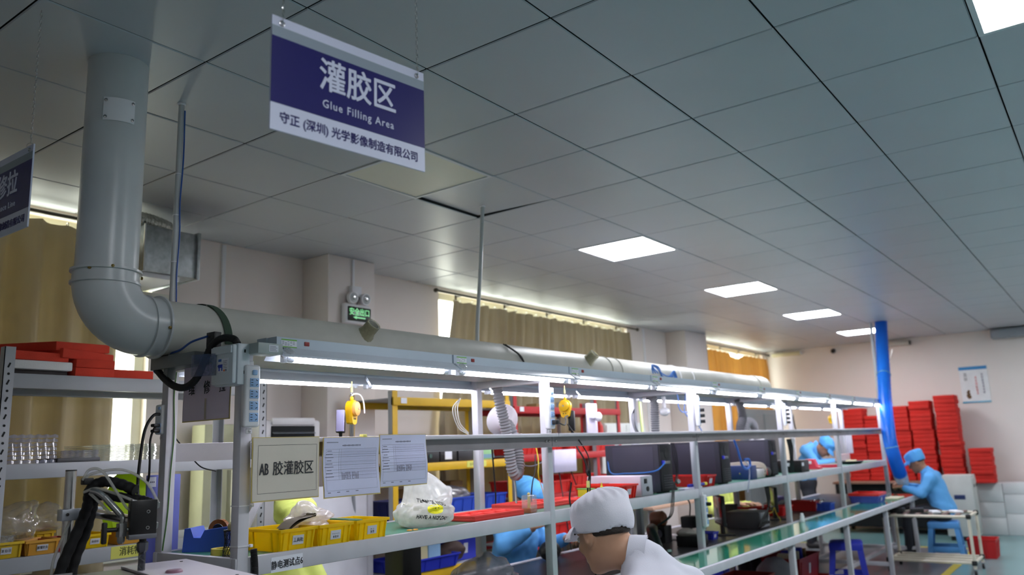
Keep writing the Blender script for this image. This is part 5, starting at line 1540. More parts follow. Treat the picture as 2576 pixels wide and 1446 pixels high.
cable('white hose stub arching from the first balancer', [(0.142, 1.20, 1.742), (0.165, 1.2, 1.752), (0.195, 1.2, 1.748), (0.215, 1.2, 1.72), (0.222, 1.2, 1.67)], .0035, WPLASTIC)
def adapter(label, c, size, yaw, m1, lift=0):
    t = thing('power_adapter', label, 'adapter', (c[0], c[1], c[2] - size[2] / 2))
    MB().rcbox(c, size, .004, (0, .06, yaw)).build('adapter_case', m1, t)
    v = Vector(c) - Vector((0, 0, size[2] / 2))
    MB().lathe([(.008, .0), (.006, .02), (.0035, .03)], v, (0, 0, -1), 10).build('strain_relief', BLACK_R, t)
    return t
adapter('black and lilac driver controller box hanging beside the first balancer', (0.100, 1.215, 1.635), (0.042, 0.030, 0.095), math.radians(30), mat('adapter_black', (26, 26, 28), .4))
tag(MB().rcbox((0.081, 1.196, 1.638), (0.008, 0.034, 0.09), .002, (0, .06, math.radians(30))).build('adapter_plate', mat('lilac_plate', (176, 172, 210), .4)), 'lilac face plate on the hanging black controller box', 'plate')
adapter('black power adapter hanging below the second balancer', (1.745, 1.11, 1.638), (0.05, 0.035, 0.115), math.radians(25), BLACK)
cable('black adapter cable hanging in a knot below the second balancer', [(1.745, 1.11, 1.58), (1.748, 1.09, 1.50), (1.73, 1.03, 1.42), (1.70, .99, 1.345), (1.685, .985, 1.335), (1.68, .985, 1.35), (1.695, .985, 1.36), (1.70, .985, 1.33), (1.69, .99, 1.28), (1.70, 1.0, 1.22), (1.71, 1.0, 1.15), (1.66, .99, 1.10), (1.61, .99, 1.085), (1.57, 1.0, 1.12), (1.56, 1.03, 1.20), (1.60, 1.04, 1.30)], .005)
cable('thin black cable falling beside the adapter cable', [(1.70, 1.11, 1.62), (1.70, 1.05, 1.54), (1.70, .985, 1.44), (1.705, .98, 1.34), (1.71, .99, 1.24), (1.74, .99, 1.16), (1.80, 1.02, 1.12), (1.86, 1.1, 1.10)], .0035)
tag(MB().rcbox((1.685, .985, 1.285), (.022, .016, .036), .003, (0, .15, .3)).build('cable_tag', mat('tag_yellow', (226, 222, 130), .5)), 'yellow tag tied to the knotted black cable', 'tag')
cable('black plug lead across to the second balancer', [(1.43, 1.0, 1.625), (1.50, 1.0, 1.61), (1.56, 1.03, 1.64), (1.60, 1.06, 1.655), (1.66, 1.08, 1.665)], .004)
t = thing('screw_driver', 'black pen-shaped electric screwdriver hanging below the shelf', 'screwdriver', (1.73, 1.0, 0.78))
MB().lathe([(0, 0), (.004, .0), (.006, .03), (.012, .05), (.0165, .09), (.0165, .20), (.012, .225), (.006, .235)], (1.73, .995, .80), (0, 0, 1), 14).build('driver_body', BLACK, t)
MB().lathe([(.0125, .226), (.0125, .246), (.006, .25)], (1.73, .995, .80), (0, 0, 1), 12, False).build('yellow_ring', mat('tag_yellow', (226, 222, 130), .5), t)
MB().cyl((1.73, .995, 1.05), (1.73, .995, 1.16), .0016, seg=5).build('hang_wire', STEEL, t)
MB().cbox((1.718, .978, 1.0), (.012, .002, .014)).build('white_label', PAPER, t, smooth=0)

HOSE = mat('grey_hose', (142, 142, 146), .55, var=.05)
def flexhose(label, pts, r=0.03, pitch=0.017, m=HOSE, amp=.0045):
    s = spline(pts, 40)
    L = [0]
    for a, b in zip(s, s[1:]): L.append(L[-1] + (b - a).length)
    n = int(L[-1] / (pitch / 4))
    P = []
    for i in range(n + 1):
        d = L[-1] * i / n
        k = int(np.searchsorted(L, d)); k = min(max(k, 1), len(s) - 1)
        f = (d - L[k - 1]) / max(1e-9, L[k] - L[k - 1])
        P.append(s[k - 1].lerp(s[k], f))
    rr = [r + amp * math.cos(2 * math.pi * i / 4) for i in range(n + 1)]
    t = thing('flexible_hose', label, 'hose', (pts[0][0], pts[0][1], min(p[2] for p in pts) - r))
    MB().tube(P, rr, 16).build('corrugated_hose', m, t)
    return t
t = flexhose('grey corrugated extraction hose looping below the shelf to a white hood', [(1.475, 1.44, 1.87), (1.485, 1.43, 1.76), (1.515, 1.42, 1.64), (1.535, 1.42, 1.55), (1.55, 1.42, 1.46), (1.565, 1.42, 1.39), (1.595, 1.42, 1.345), (1.645, 1.43, 1.365), (1.665, 1.44, 1.45), (1.665, 1.46, 1.54), (1.655, 1.48, 1.60), (1.665, 1.52, 1.645)])
hd = MB().lathe([(.026, 0), (.030, .01), (.036, .02), (.085, .060), (.098, .072), (.100, .080), (.094, .078), (.03, .03), (.026, .02)], (1.665, 1.52, 1.640), (.40, .62, .25), 32, False).build('suction_hood', mat('hood_white', (232, 226, 234), .35), t)
MB().tube(spline([(1.60, 1.43, 1.33), (1.595, 1.42, 1.26), (1.585, 1.41, 1.18)], 6), .006, 8).build('steel_rod', STEEL, t)
flexhose('grey corrugated hose hanging behind the shelf right of the back post', [(3.36, 1.47, 1.85), (3.41, 1.44, 1.845), (3.435, 1.43, 1.79), (3.43, 1.43, 1.70), (3.425, 1.43, 1.60), (3.42, 1.43, 1.50)], .031)
flexhose('dark grey hose dropping from the rail left of the fourth post', [(5.20, 1.45, 1.87), (5.22, 1.43, 1.78), (5.21, 1.42, 1.69), (5.14, 1.42, 1.62), (5.10, 1.42, 1.54)], .036, m=mat('dark_hose', (96, 96, 100), .55))
flexhose('grey hose bent into an arch beside the orange curtain', [(5.22, 1.42, 1.52), (5.27, 1.42, 1.62), (5.38, 1.42, 1.66), (5.48, 1.42, 1.62), (5.50, 1.42, 1.56)], .036)
t = thing('work_lamp', 'small white lamp with round head hanging behind the bench', 'lamp', (3.46, 1.36, 1.68))
MB().sphere((3.46, 1.36, 1.725), (.042, .042, .032), 20, 12).build('lamp_head', WPLASTIC, t)
MB().cyl((3.46, 1.36, 1.745), (3.46, 1.36, 1.84), .014, .017, 12).build('lamp_neck', WPLASTIC, t)
t = thing('extraction_hood', 'round white hood tilted under the shelf before the third computer', 'hood', (5.15, 1.38, 1.42))
MB().lathe([(.02, 0), (.03, .02), (.11, .05), (.12, .062), (.11, .06), (.02, .02)], (5.12, 1.33, 1.49), (.3, -.3, -.9), 24, False).build('hood_shell', WPLASTIC, t)
cable('blue cable dangling from the rail beside the white lamp', [(3.36, 1.2, 1.86), (3.38, 1.2, 1.80), (3.37, 1.2, 1.76), (3.42, 1.2, 1.715), (3.52, 1.2, 1.71), (3.56, 1.18, 1.66), (3.63, 1.15, 1.58), (3.64, 1.15, 1.50)], .0045, mat('light_blue_cable', (110, 150, 226), .4))
cable('blue cable running down from the rail left of the third post', [(3.62, 1.25, 1.87), (3.60, 1.25, 1.80), (3.58, 1.25, 1.72), (3.60, 1.22, 1.66)], .0045, mat('light_blue_cable', (110, 150, 226), .4))
cable('bright blue air hose curling in a loop below the shelf', [(4.02, 1.05, 1.49), (4.06, 1.045, 1.42), (4.10, 1.045, 1.34), (4.14, 1.045, 1.285), (4.22, 1.04, 1.262), (4.29, 1.04, 1.29), (4.27, 1.04, 1.335), (4.19, 1.045, 1.335)], .009, mat('air_hose_blue', (64, 120, 220), .35))
cable('clear hose hanging from the bright blue loop', [(4.19, 1.045, 1.325), (4.25, 1.04, 1.29), (4.26, 1.04, 1.22), (4.22, 1.04, 1.14), (4.18, 1.04, 1.08)], .006, film('clear_hose', (210, 215, 235), .5))
tag(MB().rbox(4.30, 4.36, 1.35, 1.40, 1.17, 1.48, .006).build('orange_tube', mat('orange_tool', (236, 170, 60), .5)), 'orange tool sleeve standing behind the blue hose loop', 'tool')
for k, (x, z, s) in enumerate(((1.22, 1.69, 1), (3.24, 1.66, 1), (5.35, 1.66, 1), (6.95, 1.66, 1))):
    q = MB()
    for i in range(3):
        q.tube(spline([(x, 1.50, z + .09), (x - .05 - .02 * i, 1.48, z + .03), (x - .03 - .01 * i, 1.48, z - .05 - .01 * i), (x + .05, 1.49, z - .10 - .005 * i)], 6), .0028, 5)
    tag(q.build('wire_loop', [mat('wire_white', (220, 220, 215), .4), BLACK_R][k % 2]), 'loop of thin wires by the %s back bench post' % ('second', 'third', 'fourth', 'fifth')[k], 'cable')
# yellow test lead over the blue capped worker
cable('yellow test lead with clip hanging before the blue cap', [(1.93, 1.5, 1.50), (1.89, 1.46, 1.44), (1.85, 1.43, 1.39), (1.83, 1.42, 1.33), (1.86, 1.42, 1.26), (1.88, 1.42, 1.20), (1.87, 1.42, 1.17)], .003, mat('lead_yellow', (232, 214, 40), .4))
cable('grey test lead curving under the shelf', [(1.68, 1.55, 1.50), (1.73, 1.52, 1.43), (1.82, 1.48, 1.385), (1.92, 1.44, 1.41), (1.98, 1.43, 1.46), (1.93, 1.44, 1.49)], .0032, GREYINK)
cable('black test lead slanting to the worker in the blue cap', [(1.92, 1.5, 1.45), (1.84, 1.45, 1.36), (1.78, 1.43, 1.29), (1.75, 1.42, 1.22), (1.75, 1.42, 1.17)], .004)
cable('black cord hanging down the second back post', [(1.49, 1.50, 1.50), (1.50, 1.50, 1.38), (1.51, 1.50, 1.25), (1.505, 1.50, 1.17)], .005)
q = MB()
for k in range(6):
    q.tube(spline([(5.24 + .02 * k, 1.035, 1.48), (5.26 + .02 * k, 1.03, 1.40), (5.27 + .012 * k, 1.03, 1.30), (5.30 + .02 * k, 1.06, 1.18)], 5), .007, 5)
tag(q.build('cable_bundle', BLACK_R), 'thick bundle of black cables right of the fourth post', 'cable')
tag(MB().rcbox((5.40, 1.04, 1.435), (.05, .035, .09), .006, (.2, .25, .4)).build('white_adapter', WPLASTIC), 'white adapter block hung on the black cables by the fourth post', 'adapter')
for (x, y, k) in ((-0.48, 1.046, 0), (-0.48, 1.046, 1), (-0.48, 1.046, 2)):
    z = (1.02, 1.20, 1.335)[k]
    q = MB()
    for s in ((x - .024, x + .024, 1.0455, 1.0475), (x - .0245, x - .0225, 1.046, 1.094), (x + .0225, x + .0245, 1.046, 1.094), (x - .024, x + .024, 1.0925, 1.0945)): q.box(s[0], s[1], s[2], s[3], z, z + .004)
    q.rbox(x + .018, x + .030, 1.036, 1.048, z - .003, z + .007, .002)
    tag(q.build('cable_tie', WPLASTIC), ('low white cable tie on the nearest post', 'white cable tie level with the bins on the nearest post', 'white cable tie under the papers on the nearest post')[k], 'cable tie')
pts = spline([(-0.445, 1.04, 1.19), (-0.442, 1.035, 1.13), (-0.440, 1.035, 1.05), (-0.442, 1.035, .95)], 30)
tag(MB().tube(pts, [.011 + .0015 * (i % 2) for i in range(len(pts))], 10).build('conduit', BLACK_R), 'black corrugated conduit running down beside the nearest post', 'conduit')
# ================================================================== things on the bench top
BZ = 0.7485
def monitor(label, c, w, h, rot):
    t = thing('monitor', label, 'monitor', c, 'black monitors on the bench', local=True, rotz=rot)
    MB().rbox(0, .028, -w / 2, w / 2, .075, h, .005).build('screen_case', mat('monitor_black', (34, 34, 38), .45), t)
    MB().rbox(-.003, .001, -w / 2 + .012, w / 2 - .012, .095, h - .012, .002).build('screen', mat('dark_screen', (24, 25, 30), .15), t)
    MB().rbox(.012, .04, -.03, .03, .01, .16, .004).build('neck', BLACK, t)
    MB().rbox(-.06, .11, -.10, .10, 0, .012, .005).build('foot', BLACK, t)
    return t
monitor('black monitor seen edge on before the lime worker', (4.17, 1.30, BZ), .34, .31, math.radians(-56))
monitor('black monitor seen edge on left of the fourth front post', (5.47, 1.32, BZ), .34, .30, math.radians(-58))
monitor('black monitor on the bench behind the white capped worker', (3.02, 1.69, BZ), .34, .30, 0)
t = thing('grey_instrument', 'dark grey instrument box between the two monitors', 'instrument', (4.7, 1.3, BZ))
MB().rbox(4.62, 4.86, 1.13, 1.42, BZ, BZ + .14, .006).build('case', mat('instr_grey', (66, 66, 68), .5), t)
MB().rbox(4.64, 4.84, 1.122, 1.13, BZ + .01, BZ + .13, .003).build('front_panel', mat('instr_panel', (150, 152, 160), .4), t)
for k in range(4): MB().lathe([(.012, 0), (.011, .012), (0, .013)], (4.67 + .045 * k, 1.122, BZ + .045), (0, -1, 0), 12).build('knob', BLACK, t)
q = MB()
for k in range(5):
    q.tube(spline([(4.72 + .02 * k, 1.10, 1.14), (4.70 + .02 * k, 1.08, 1.05), (4.72 + .01 * k, 1.08, .95), (4.70 - .04 * k, 1.09, .82), (4.62 - .03 * k, 1.10, .775)], 6), .005, 5)
tag(q.build('cable_bundle', BLACK_R), 'dark cables hanging before the grey instrument box', 'cable')
bin_('small blue bin with a pale label right of the third front post', (3.86, 1.27, BZ), (0.10, 0.13, 0.055), DBLUE, name='parts_bin', tag_txt='')
t = thing('bench_drill', 'black bench tool with a brown motor on the bench', 'machine', (3.55, 1.5, BZ))
MB().rbox(3.50, 3.62, 1.45, 1.60, BZ, BZ + .125, .006).build('tool_base', BLACK, t)
MB().lathe([(.0, 0), (.055, .0), (.06, .02), (.06, .09), (.04, .11), (0, .11)], (3.56, 1.58, BZ + .165), (.1, -1, .1), 18).build('motor', mat('brown_motor', (150, 92, 66), .5), t)
MB().lathe([(.03, 0), (.03, .003), (0, .003)], (3.498, 1.50, BZ + .07), (-1, 0, 0), 16).build('dial', GREYINK, t)
t = thing('heat_gun', 'black and dark green hand tool leaning on the bench', 'tool', (3.1, 1.35, BZ))
MB().tube(spline([(3.02, 1.25, BZ + .02), (3.06, 1.30, BZ + .08), (3.12, 1.36, BZ + .12), (3.24, 1.42, BZ + .13)], 6), [.022 + .0012 * i for i in range(19)], 12).build('tool_body', mat('green_black', (20, 36, 32), .4), t)
MB().tube(spline([(3.12, 1.36, BZ + .11), (3.14, 1.33, BZ + .05), (3.15, 1.31, BZ + .012)], 5), .018, 10).build('tool_grip', BLACK, t)
MB().rcbox((3.05, 1.20, BZ + .012), (.05, .03, .018), .004, (0, .1, .5)).build('tool_tip', mat('pale_teal', (150, 190, 180), .4), t)
t = thing('black_case', 'open black case with a grey cloth on the bench by the third post', 'case', (3.45, 1.18, BZ))
MB().rbox(3.37, 3.56, 1.13, 1.30, BZ, BZ + .075, .008).build('case', BLACK, t)
crease('grey_cloth', (3.43, 1.24, BZ + .07), (.07, .07, .03), mat('grey_cloth', (150, 146, 140), .9), t, 8, .2, (24, 16))
tag(MB().rbox(3.72, 4.02, 1.45, 1.75, BZ, BZ + .012, .003).build('white_sheet', mat('white_pad', (220, 220, 224), .6)), 'white pad lying on the bench before the white door', 'pad')
t = thing('desk_camera', 'black inspection camera on a bracket before the lime worker', 'camera', (3.98, 1.42, BZ))
MB().rbox(3.92, 4.05, 1.40, 1.52, BZ + .07, BZ + .16, .012).build('camera_body', BLACK, t)
MB().lathe([(.03, 0), (.034, .03), (.03, .045), (.024, .045)], (3.98, 1.40, BZ + .10), (-.2, -1, 0), 16).build('lens', BLACK_M, t)
MB().cyl((3.985, 1.46, BZ), (3.985, 1.46, BZ + .08), .012, seg=10).build('stand_rod', BLACK, t)
MB().lathe([(0, 0), (.05, 0), (.05, .012), (0, .014)], (3.985, 1.46, BZ), (0, 0, 1), 18).build('stand_foot', BLACK, t)
MB().tube(spline([(3.98, 1.46, BZ + .16), (4.0, 1.46, BZ + .24), (3.92, 1.44, BZ + .29), (3.84, 1.46, BZ + .30)], 6), .006, 6).build('swing_arm', BLACK, t)
bin_('dark red bin of parts right of the fourth front post', (6.46, 1.34, BZ), (0.17, 0.30, 0.10), mat('bin_dark_red', (150, 26, 26), .45), name='parts_bin')
bin_('bright red bin beside the blue bin on the bench', (5.95, 1.46, BZ), (0.30, 0.26, 0.085), mat('crate_red', (198, 30, 30), .4), name='parts_bin', lab=False)
bin_('blue bin of small parts on the bench right of the red bin', (6.52, 1.14, BZ), (0.15, 0.16, 0.075), BLUE, name='parts_bin', lab=False)
for k in range(7):
    tag(MB().rcbox((6.46 + random.uniform(-.05, .08), 1.14 + random.uniform(-.03, .15), BZ + .082 + .004 * k), (.04, .014, .012), .003, (random.random() * 2, random.random(), random.random() * 3)).build('metal_part', STEEL), 'small metal part heaped on the blue and red bins', 'metal part', 'metal parts heaped on the bins')
t = thing('driver_case', 'dark blue battery tool lying on black cloth in the middle of the bench', 'tool', (6.74, 1.7, BZ))
MB().rbox(6.62, 6.86, 1.66, 1.76, BZ + .05, BZ + .12, .01).build('tool_body', mat('tool_navy', (36, 36, 110), .45), t)
crease('black_cloth', (6.72, 1.70, BZ), (.20, .13, .045), mat('black_cloth', (30, 30, 32), .9), t, 5, .25, (30, 18))
bin_('violet blue bin under the red tray at the far bench end', (7.62, 0.98, BZ + .003), (0.36, 0.30, 0.072), mat('violet_blue', (84, 96, 190), .4), name='parts_bin', ribs=5)
t = thing('red_tray', 'shallow red tray resting on the violet blue bin', 'tray', (7.6, 1.0, BZ + .078))
q = MB().rbox(7.44, 7.80, .83, 1.13, BZ + .078, BZ + .086, .003)
for (a, b_, c_, d_) in ((7.43, 7.81, .82, .838), (7.43, 7.81, 1.122, 1.14), (7.43, 7.448, .838, 1.122), (7.792, 7.81, .838, 1.122)): q.rbox(a, b_, c_, d_, BZ + .078, BZ + .108, .004)
q.build('tray_shell', mat('tray_red', (228, 54, 46), .35), t)
t = thing('glass_cup', 'small clear lens cup near the far worker', 'cup', (8.35, .98, BZ))
MB().lathe([(0, 0), (.03, 0), (.035, .06), (.032, .06), (.027, .004)], (8.40, .98, .751), (0, 0, 1), 18, False).build('cup_wall', film('cup_clear', (200, 210, 230), .4, .03, .4), t)
tag(MB().rbox(8.0, 8.35, .75, .90, .7512, .768, .004).build('paper_block', mat('cream_block', (226, 216, 186), .7)), 'cream coloured pads lying at the far bench corner', 'pad')
tag(MB().lathe([(0, 0), (.02, 0), (.02, .05), (.014, .06), (.014, .075), (0, .075)], (5.30, .99, .751), (0, 0, 1), 14).build('white_bottle', WPLASTIC), 'small white bottle at the foot of the fourth front post', 'bottle')
t = thing('red_crimper', 'red handled tool on the bench between monitor and post', 'tool', (5.3, 1.4, BZ))
MB().tube(spline([(5.05, 1.55, BZ + .14), (5.18, 1.45, BZ + .125), (5.32, 1.36, BZ + .125)], 6), .011, 8).build('handle', RED, t)
MB().sphere((5.33, 1.355, BZ + .126), .015, 12, 8).build('handle_end', WPLASTIC, t)
MB().rbox(5.0, 5.10, 1.50, 1.60, BZ, BZ + .17, .006).build('tool_block', BLACK, t)
cable('yellow green wire looping over the bench by the fourth post', [(5.15, 1.40, .86), (5.22, 1.32, .82), (5.30, 1.26, .83), (5.32, 1.24, .87), (5.30, 1.22, .82), (5.22, 1.16, .775), (5.15, 1.14, .762)], .004, mat('lead_olive', (176, 160, 40), .4))
# ---- under and beside the bench
bin_('red crate full of boxes on the floor under the bench', (5.9, 1.33, 0.163), (0.62, 0.36, 0.22), mat('bin_dark_red', (150, 26, 26), .45), name='plastic_crate', cat='crate', group='red crates under the bench')
bin_('red crate farthest left under the bench', (4.6, 1.33, 0.163), (0.62, 0.36, 0.2), mat('bin_dark_red', (150, 26, 26), .45), name='plastic_crate', cat='crate', group='red crates under the bench')
bin_('low red crate on the floor in front of the upper one', (6.35, 1.2, 0.0), (0.5, 0.34, 0.115), mat('crate_red', (198, 30, 30), .4), name='plastic_crate', cat='crate', group='red crates under the bench')
for k in range(5):
    tag(MB().rcbox((5.72 + .11 * k, 1.33, .30 + .02 * (k % 2)), (.07, .12, .22), .004, (0, .1 * (k % 3 - 1), .1)).build('carton', [mat('cream_block', (226, 216, 186), .7), DBLUE, mat('cream_block', (226, 216, 186), .7), DBLUE, mat('brown_carton', (150, 116, 70), .8)][k]),
        ('first pale carton in the red crate under the bench', 'left blue carton in the red crate under the bench', 'pale carton between the two blue ones under the bench', 'right blue carton in the red crate under the bench', 'brown carton in the red crate under the bench')[k], 'carton')
o, b = crease('white_sack', (5.35, 1.30, 0.163), (.17, .16, .15), mat('grey_sack', (150, 146, 156), .8), None, 6, .15, (30, 20)); tag(o, 'grey white sack on the foot rail under the bench', 'sack')
STB = mat('stool_blue', (44, 56, 196), .4)
STL = mat('stool_light_blue', (84, 150, 214), .45)
def stool(label, c, m, rot=0.0, hh=0.46, s=0.15):
    t = thing('plastic_stool', label, 'stool', c, 'plastic stools', local=True, rotz=rot)
    MB().rbox(-s, s, -s, s, hh - .03, hh, .02, 3).build('seat', m, t)
    MB().rbox(-s + .03, s - .03, -s + .03, s - .03, hh, hh + .004, .002).build('seat_pad', m, t)
    for sx in (-1, 1):
        for sy in (-1, 1):
            q = MB(); w = .052
            a0, a1 = (sx * (s - .004), sy * (s - .004)), (sx * (s + .045), sy * (s + .045))
            def rg_(p, z): return [(p[0], p[1], z), (p[0] - sx * w, p[1], z), (p[0] - sx * w, p[1] - sy * .014, z), (p[0] - sx * .014, p[1] - sy * .014, z), (p[0] - sx * .014, p[1] - sy * w, z), (p[0], p[1] - sy * w, z)]
            A, B = rg_(a1, 0), rg_(a0, hh - .012)
            f = [(i, (i + 1) % 6, 6 + (i + 1) % 6, 6 + i) for i in range(6)] + [(0, 1, 2, 3, 4, 5), (6, 7, 8, 9, 10, 11)]
            if sx * sy > 0: f = [x[::-1] for x in f]
            q.add(A + B, f); q.build('leg', m, t, smooth=0)
    for k in range(4):
        q = MB().rbox(-s - .012, s + .012, -s - .028, -s - .012, .10, .165, .004)
        R = Matrix.Rotation(k * math.pi / 2, 3, 'Z'); q.v = [tuple(R @ Vector(p)) for p in q.v]
        q.build('leg_brace', m, t)
        q = MB().rbox(-s - .002, s + .002, -s - .006, -s + .008, hh - .075, hh - .012, .004)
        q.v = [tuple(R @ Vector(p)) for p in q.v]; q.build('apron', m, t)
    return t
stool('dark blue plastic stool standing beside the bench', (6.47, 0.96, 0.0), STB, 0.25)
stool('light blue plastic stool under the far right worker', (8.88, 0.46, 0.0), STL, 0.1, .445, .16)
tag(MB().rbox(0.92, 1.06, 1.66, 1.80, 0.50, 1.02, .01).build('foot_post', BLACK), 'black equipment post standing behind the bench below the papers', 'post')
# ================================================================== racks and furniture along the window wall
def wall_rack(label, x0, x1, y0, y1, zs, m, mid=(), zt=1.93):
    t = thing('storage_rack', label, 'rack', ((x0 + x1) / 2, (y0 + y1) / 2, 0))
    for x, sx in [(x0, 1), (x1, -1)] + [(q, 1) for q in mid]:
        for y, sy in ((y0, 1), (y1, -1)):
            MB().box(x, x + sx * .05, y, y + sy * .004, 0, zt).build('upright', m, t, smooth=0)
            MB().box(x, x + sx * .004, y + sy * .004, y + sy * .045, 0, zt).build('upright_flange', RACK, t, smooth=0)
    for z in zs:
        for yy in (y0 - .012, y1 - .018):
            MB().rbox(x0, x1, yy, yy + .03, z - .06, z, .003).build('shelf_beam', m, t)
        MB().box(x0 + .01, x1 - .01, y0 + .02, y1 - .02, z - .012, z - .004).build('shelf_board', RACK, t, smooth=0)
    return t
RY = mat('rack_yellow', (226, 180, 30), .45)
RR = mat('rack_red', (190, 36, 40), .45)
t = wall_rack('yellow beamed storage rack behind the bench', 1.89, 3.27, 2.70, 3.15, (1.885, 1.412, 1.0, 0.66), RY)
MB().box(2.68, 2.92, 2.686, 2.6875, 1.362, 1.408).build('yellow_label', mat('yellow_paper', (228, 226, 110), .6), t, smooth=0)
marks(7, (2.80, 2.6855, 1.385), (1, 0, 0), (0, 0, 1), .024, mat('olive_ink', (88, 92, 40), .6), t, 3, 'label_print')
MB().box(1.96, 2.02, 2.684, 2.687, 1.84, 1.88).build('white_sticker', PAPER, t, smooth=0)
MB().tube([(1.95, 3.10, .3), (1.70, 2.9, 1.3)], .012, 6).build('brace', RACK, t)
t = wall_rack('red beamed storage rack right of the yellow one', 3.33, 5.16, 2.70, 3.15, (1.845, 1.435, 1.08, 0.70), RR, mid=(4.66,))
MB().box(3.40, 3.46, 2.684, 2.687, 1.80, 1.84).build('white_sticker', PAPER, t, smooth=0)
# boxes on the yellow rack
for k, (a, b_, h, m, lb) in enumerate(((2.17, 2.40, .095, BLACK, 'left black box with round dial on the yellow rack'), (2.41, 2.60, .095, BLACK, 'black box with a white card on the yellow rack'), (2.62, 2.80, .09, mat('charcoal_box', (44, 44, 48), .5), 'right black box on the yellow rack'), (2.82, 3.06, .085, mat('green_carton', (150, 200, 140), .5), 'pale green carton on the yellow rack'))):
    t = thing('storage_box', lb, 'box', ((a + b_) / 2, 2.85, 1.413))
    MB().rbox(a, b_, 2.72, 3.0, 1.413, 1.413 + h, .004).build('box_body', m, t)
    if k == 1: MB().box(a + .05, a + .13, 2.717, 2.7195, 1.43, 1.49).build('white_card', PAPER, t, smooth=0)
    if k == 0: MB().lathe([(.016, 0), (.016, .004), (0, .004)], (a + .13, 2.72, 1.46), (0, -1, 0), 14).build('dial', mat('dial_green', (60, 90, 80), .4), t); MB().box(a - .0, a + .03, 2.717, 2.7195, 1.42, 1.50).build('white_card', PAPER, t, smooth=0)
    if k == 3: MB().box(a, b_, 2.717, 2.7195, 1.425, 1.455).build('blue_stripe', mat('stripe_blue', (120, 160, 180), .5), t, smooth=0)
CRB = mat('crate_blue', (48, 82, 196), .42)
bin_('blue crate of clear bags on the yellow rack', (2.72, 2.88, 1.001), (0.40, 0.32, 0.14), CRB, name='plastic_crate', cat='crate', lab=False, group='blue crates on the yellow rack')
bin_('blue crate at the right end of the yellow rack', (3.08, 2.88, 1.001), (0.27, 0.32, 0.14), CRB, name='plastic_crate', cat='crate', lab=False, group='blue crates on the yellow rack')
bin_('dark blue crate at the left of the yellow rack', (2.15, 2.92, 1.001), (0.30, 0.30, 0.15), mat('crate_navy', (44, 52, 110), .45), name='plastic_crate', cat='crate', lab=False, group='blue crates on the yellow rack')
bin_('wide blue tray of odds and ends on the lowest yellow shelf', (2.25, 2.84, 0.661), (0.58, 0.36, 0.09), DBLUE, name='plastic_crate', cat='crate', lab=False, group='blue crates on the yellow rack')
bin_('blue crate behind the wide tray on the lowest yellow shelf', (2.78, 2.95, 0.661), (0.36, 0.30, 0.18), DBLUE, name='plastic_crate', cat='crate', group='blue crates on the yellow rack')
o, b = crease('plastic_bag', (2.70, 2.88, 1.10), (.17, .12, .07), film('grey_bag', (200, 200, 206), .5, .1, .4), None, 21, .25, (36, 24)); tag(o, 'clear plastic bags heaped in the blue crate', 'bag')
tag(MB().rbox(2.10, 2.32, 2.78, 2.9, .70, .90, .004).build('carton', mat('printed_carton', (206, 196, 150), .7)), 'printed beige carton in the wide blue tray', 'carton')
tag(MB().rbox(2.33, 2.46, 2.78, 2.9, .70, .88, .004).build('carton', mat('sky_carton', (150, 190, 220), .7)), 'sky blue and yellow carton in the wide blue tray', 'carton')
o, b = crease('dark_bundle', (2.60, 2.80, .68), (.12, .09, .08), mat('dark_bundle', (70, 52, 46), .8), None, 22, .25, (30, 20)); tag(o, 'dark crumpled bundle in the wide blue tray', 'bundle')
for k, x in enumerate((2.30, 2.48, 2.66, 2.84)):
    tag(MB().rbox(x, x + .15, 3.0, 3.12, 1.001, 1.22 + .03 * (k % 2), .004).build('brown_carton', mat('brown_carton', (150, 116, 70), .8)), '%s brown carton standing at the back of the yellow rack' % ('first', 'second', 'third', 'fourth')[k], 'carton')
# crates on the red rack
CRR = mat('rack_crate_red', (206, 44, 40), .42)
for k, (x, z, w, h) in enumerate(((3.56, 1.436, .34, .09), (3.95, 1.436, .34, .10), (4.40, 1.436, .40, .11), (4.90, 1.436, .40, .12), (3.95, 1.081, .50, .11), (4.42, 1.081, .40, .15), (4.92, 1.081, .36, .12), (3.58, 1.081, .28, .13), (4.0, .701, .55, .12), (4.93, .701, .38, .15))):
    bin_('red crate on the red rack, %s shelf, number %s from the left' % (('upper', 'upper', 'upper', 'upper', 'middle', 'middle', 'middle', 'middle', 'lowest', 'lowest')[k], ('one', 'two', 'three', 'four', 'two', 'three', 'four', 'one', 'one', 'two')[k]),
         (x, 2.90, z), (w, .34, h), CRR, name='plastic_crate', cat='crate', lab=False, ribs=5, group='red crates on the red rack')
tag(MB().rcbox((3.66, 2.86, 1.57), (.36, .3, .06), .01, (0, .05, .1)).build('red_cover', CRR), 'red lid lying on the crates of the red rack', 'lid')
for k, x in enumerate((3.48, 3.60, 4.1, 4.25)):
    tag(MB().rbox(x, x + .1, 3.0, 3.12, 1.845, 1.90, .004).build('brown_carton', mat('brown_carton', (150, 116, 70), .8)), '%s flat carton on top of the red rack' % ('first', 'second', 'third', 'fourth')[k], 'carton')
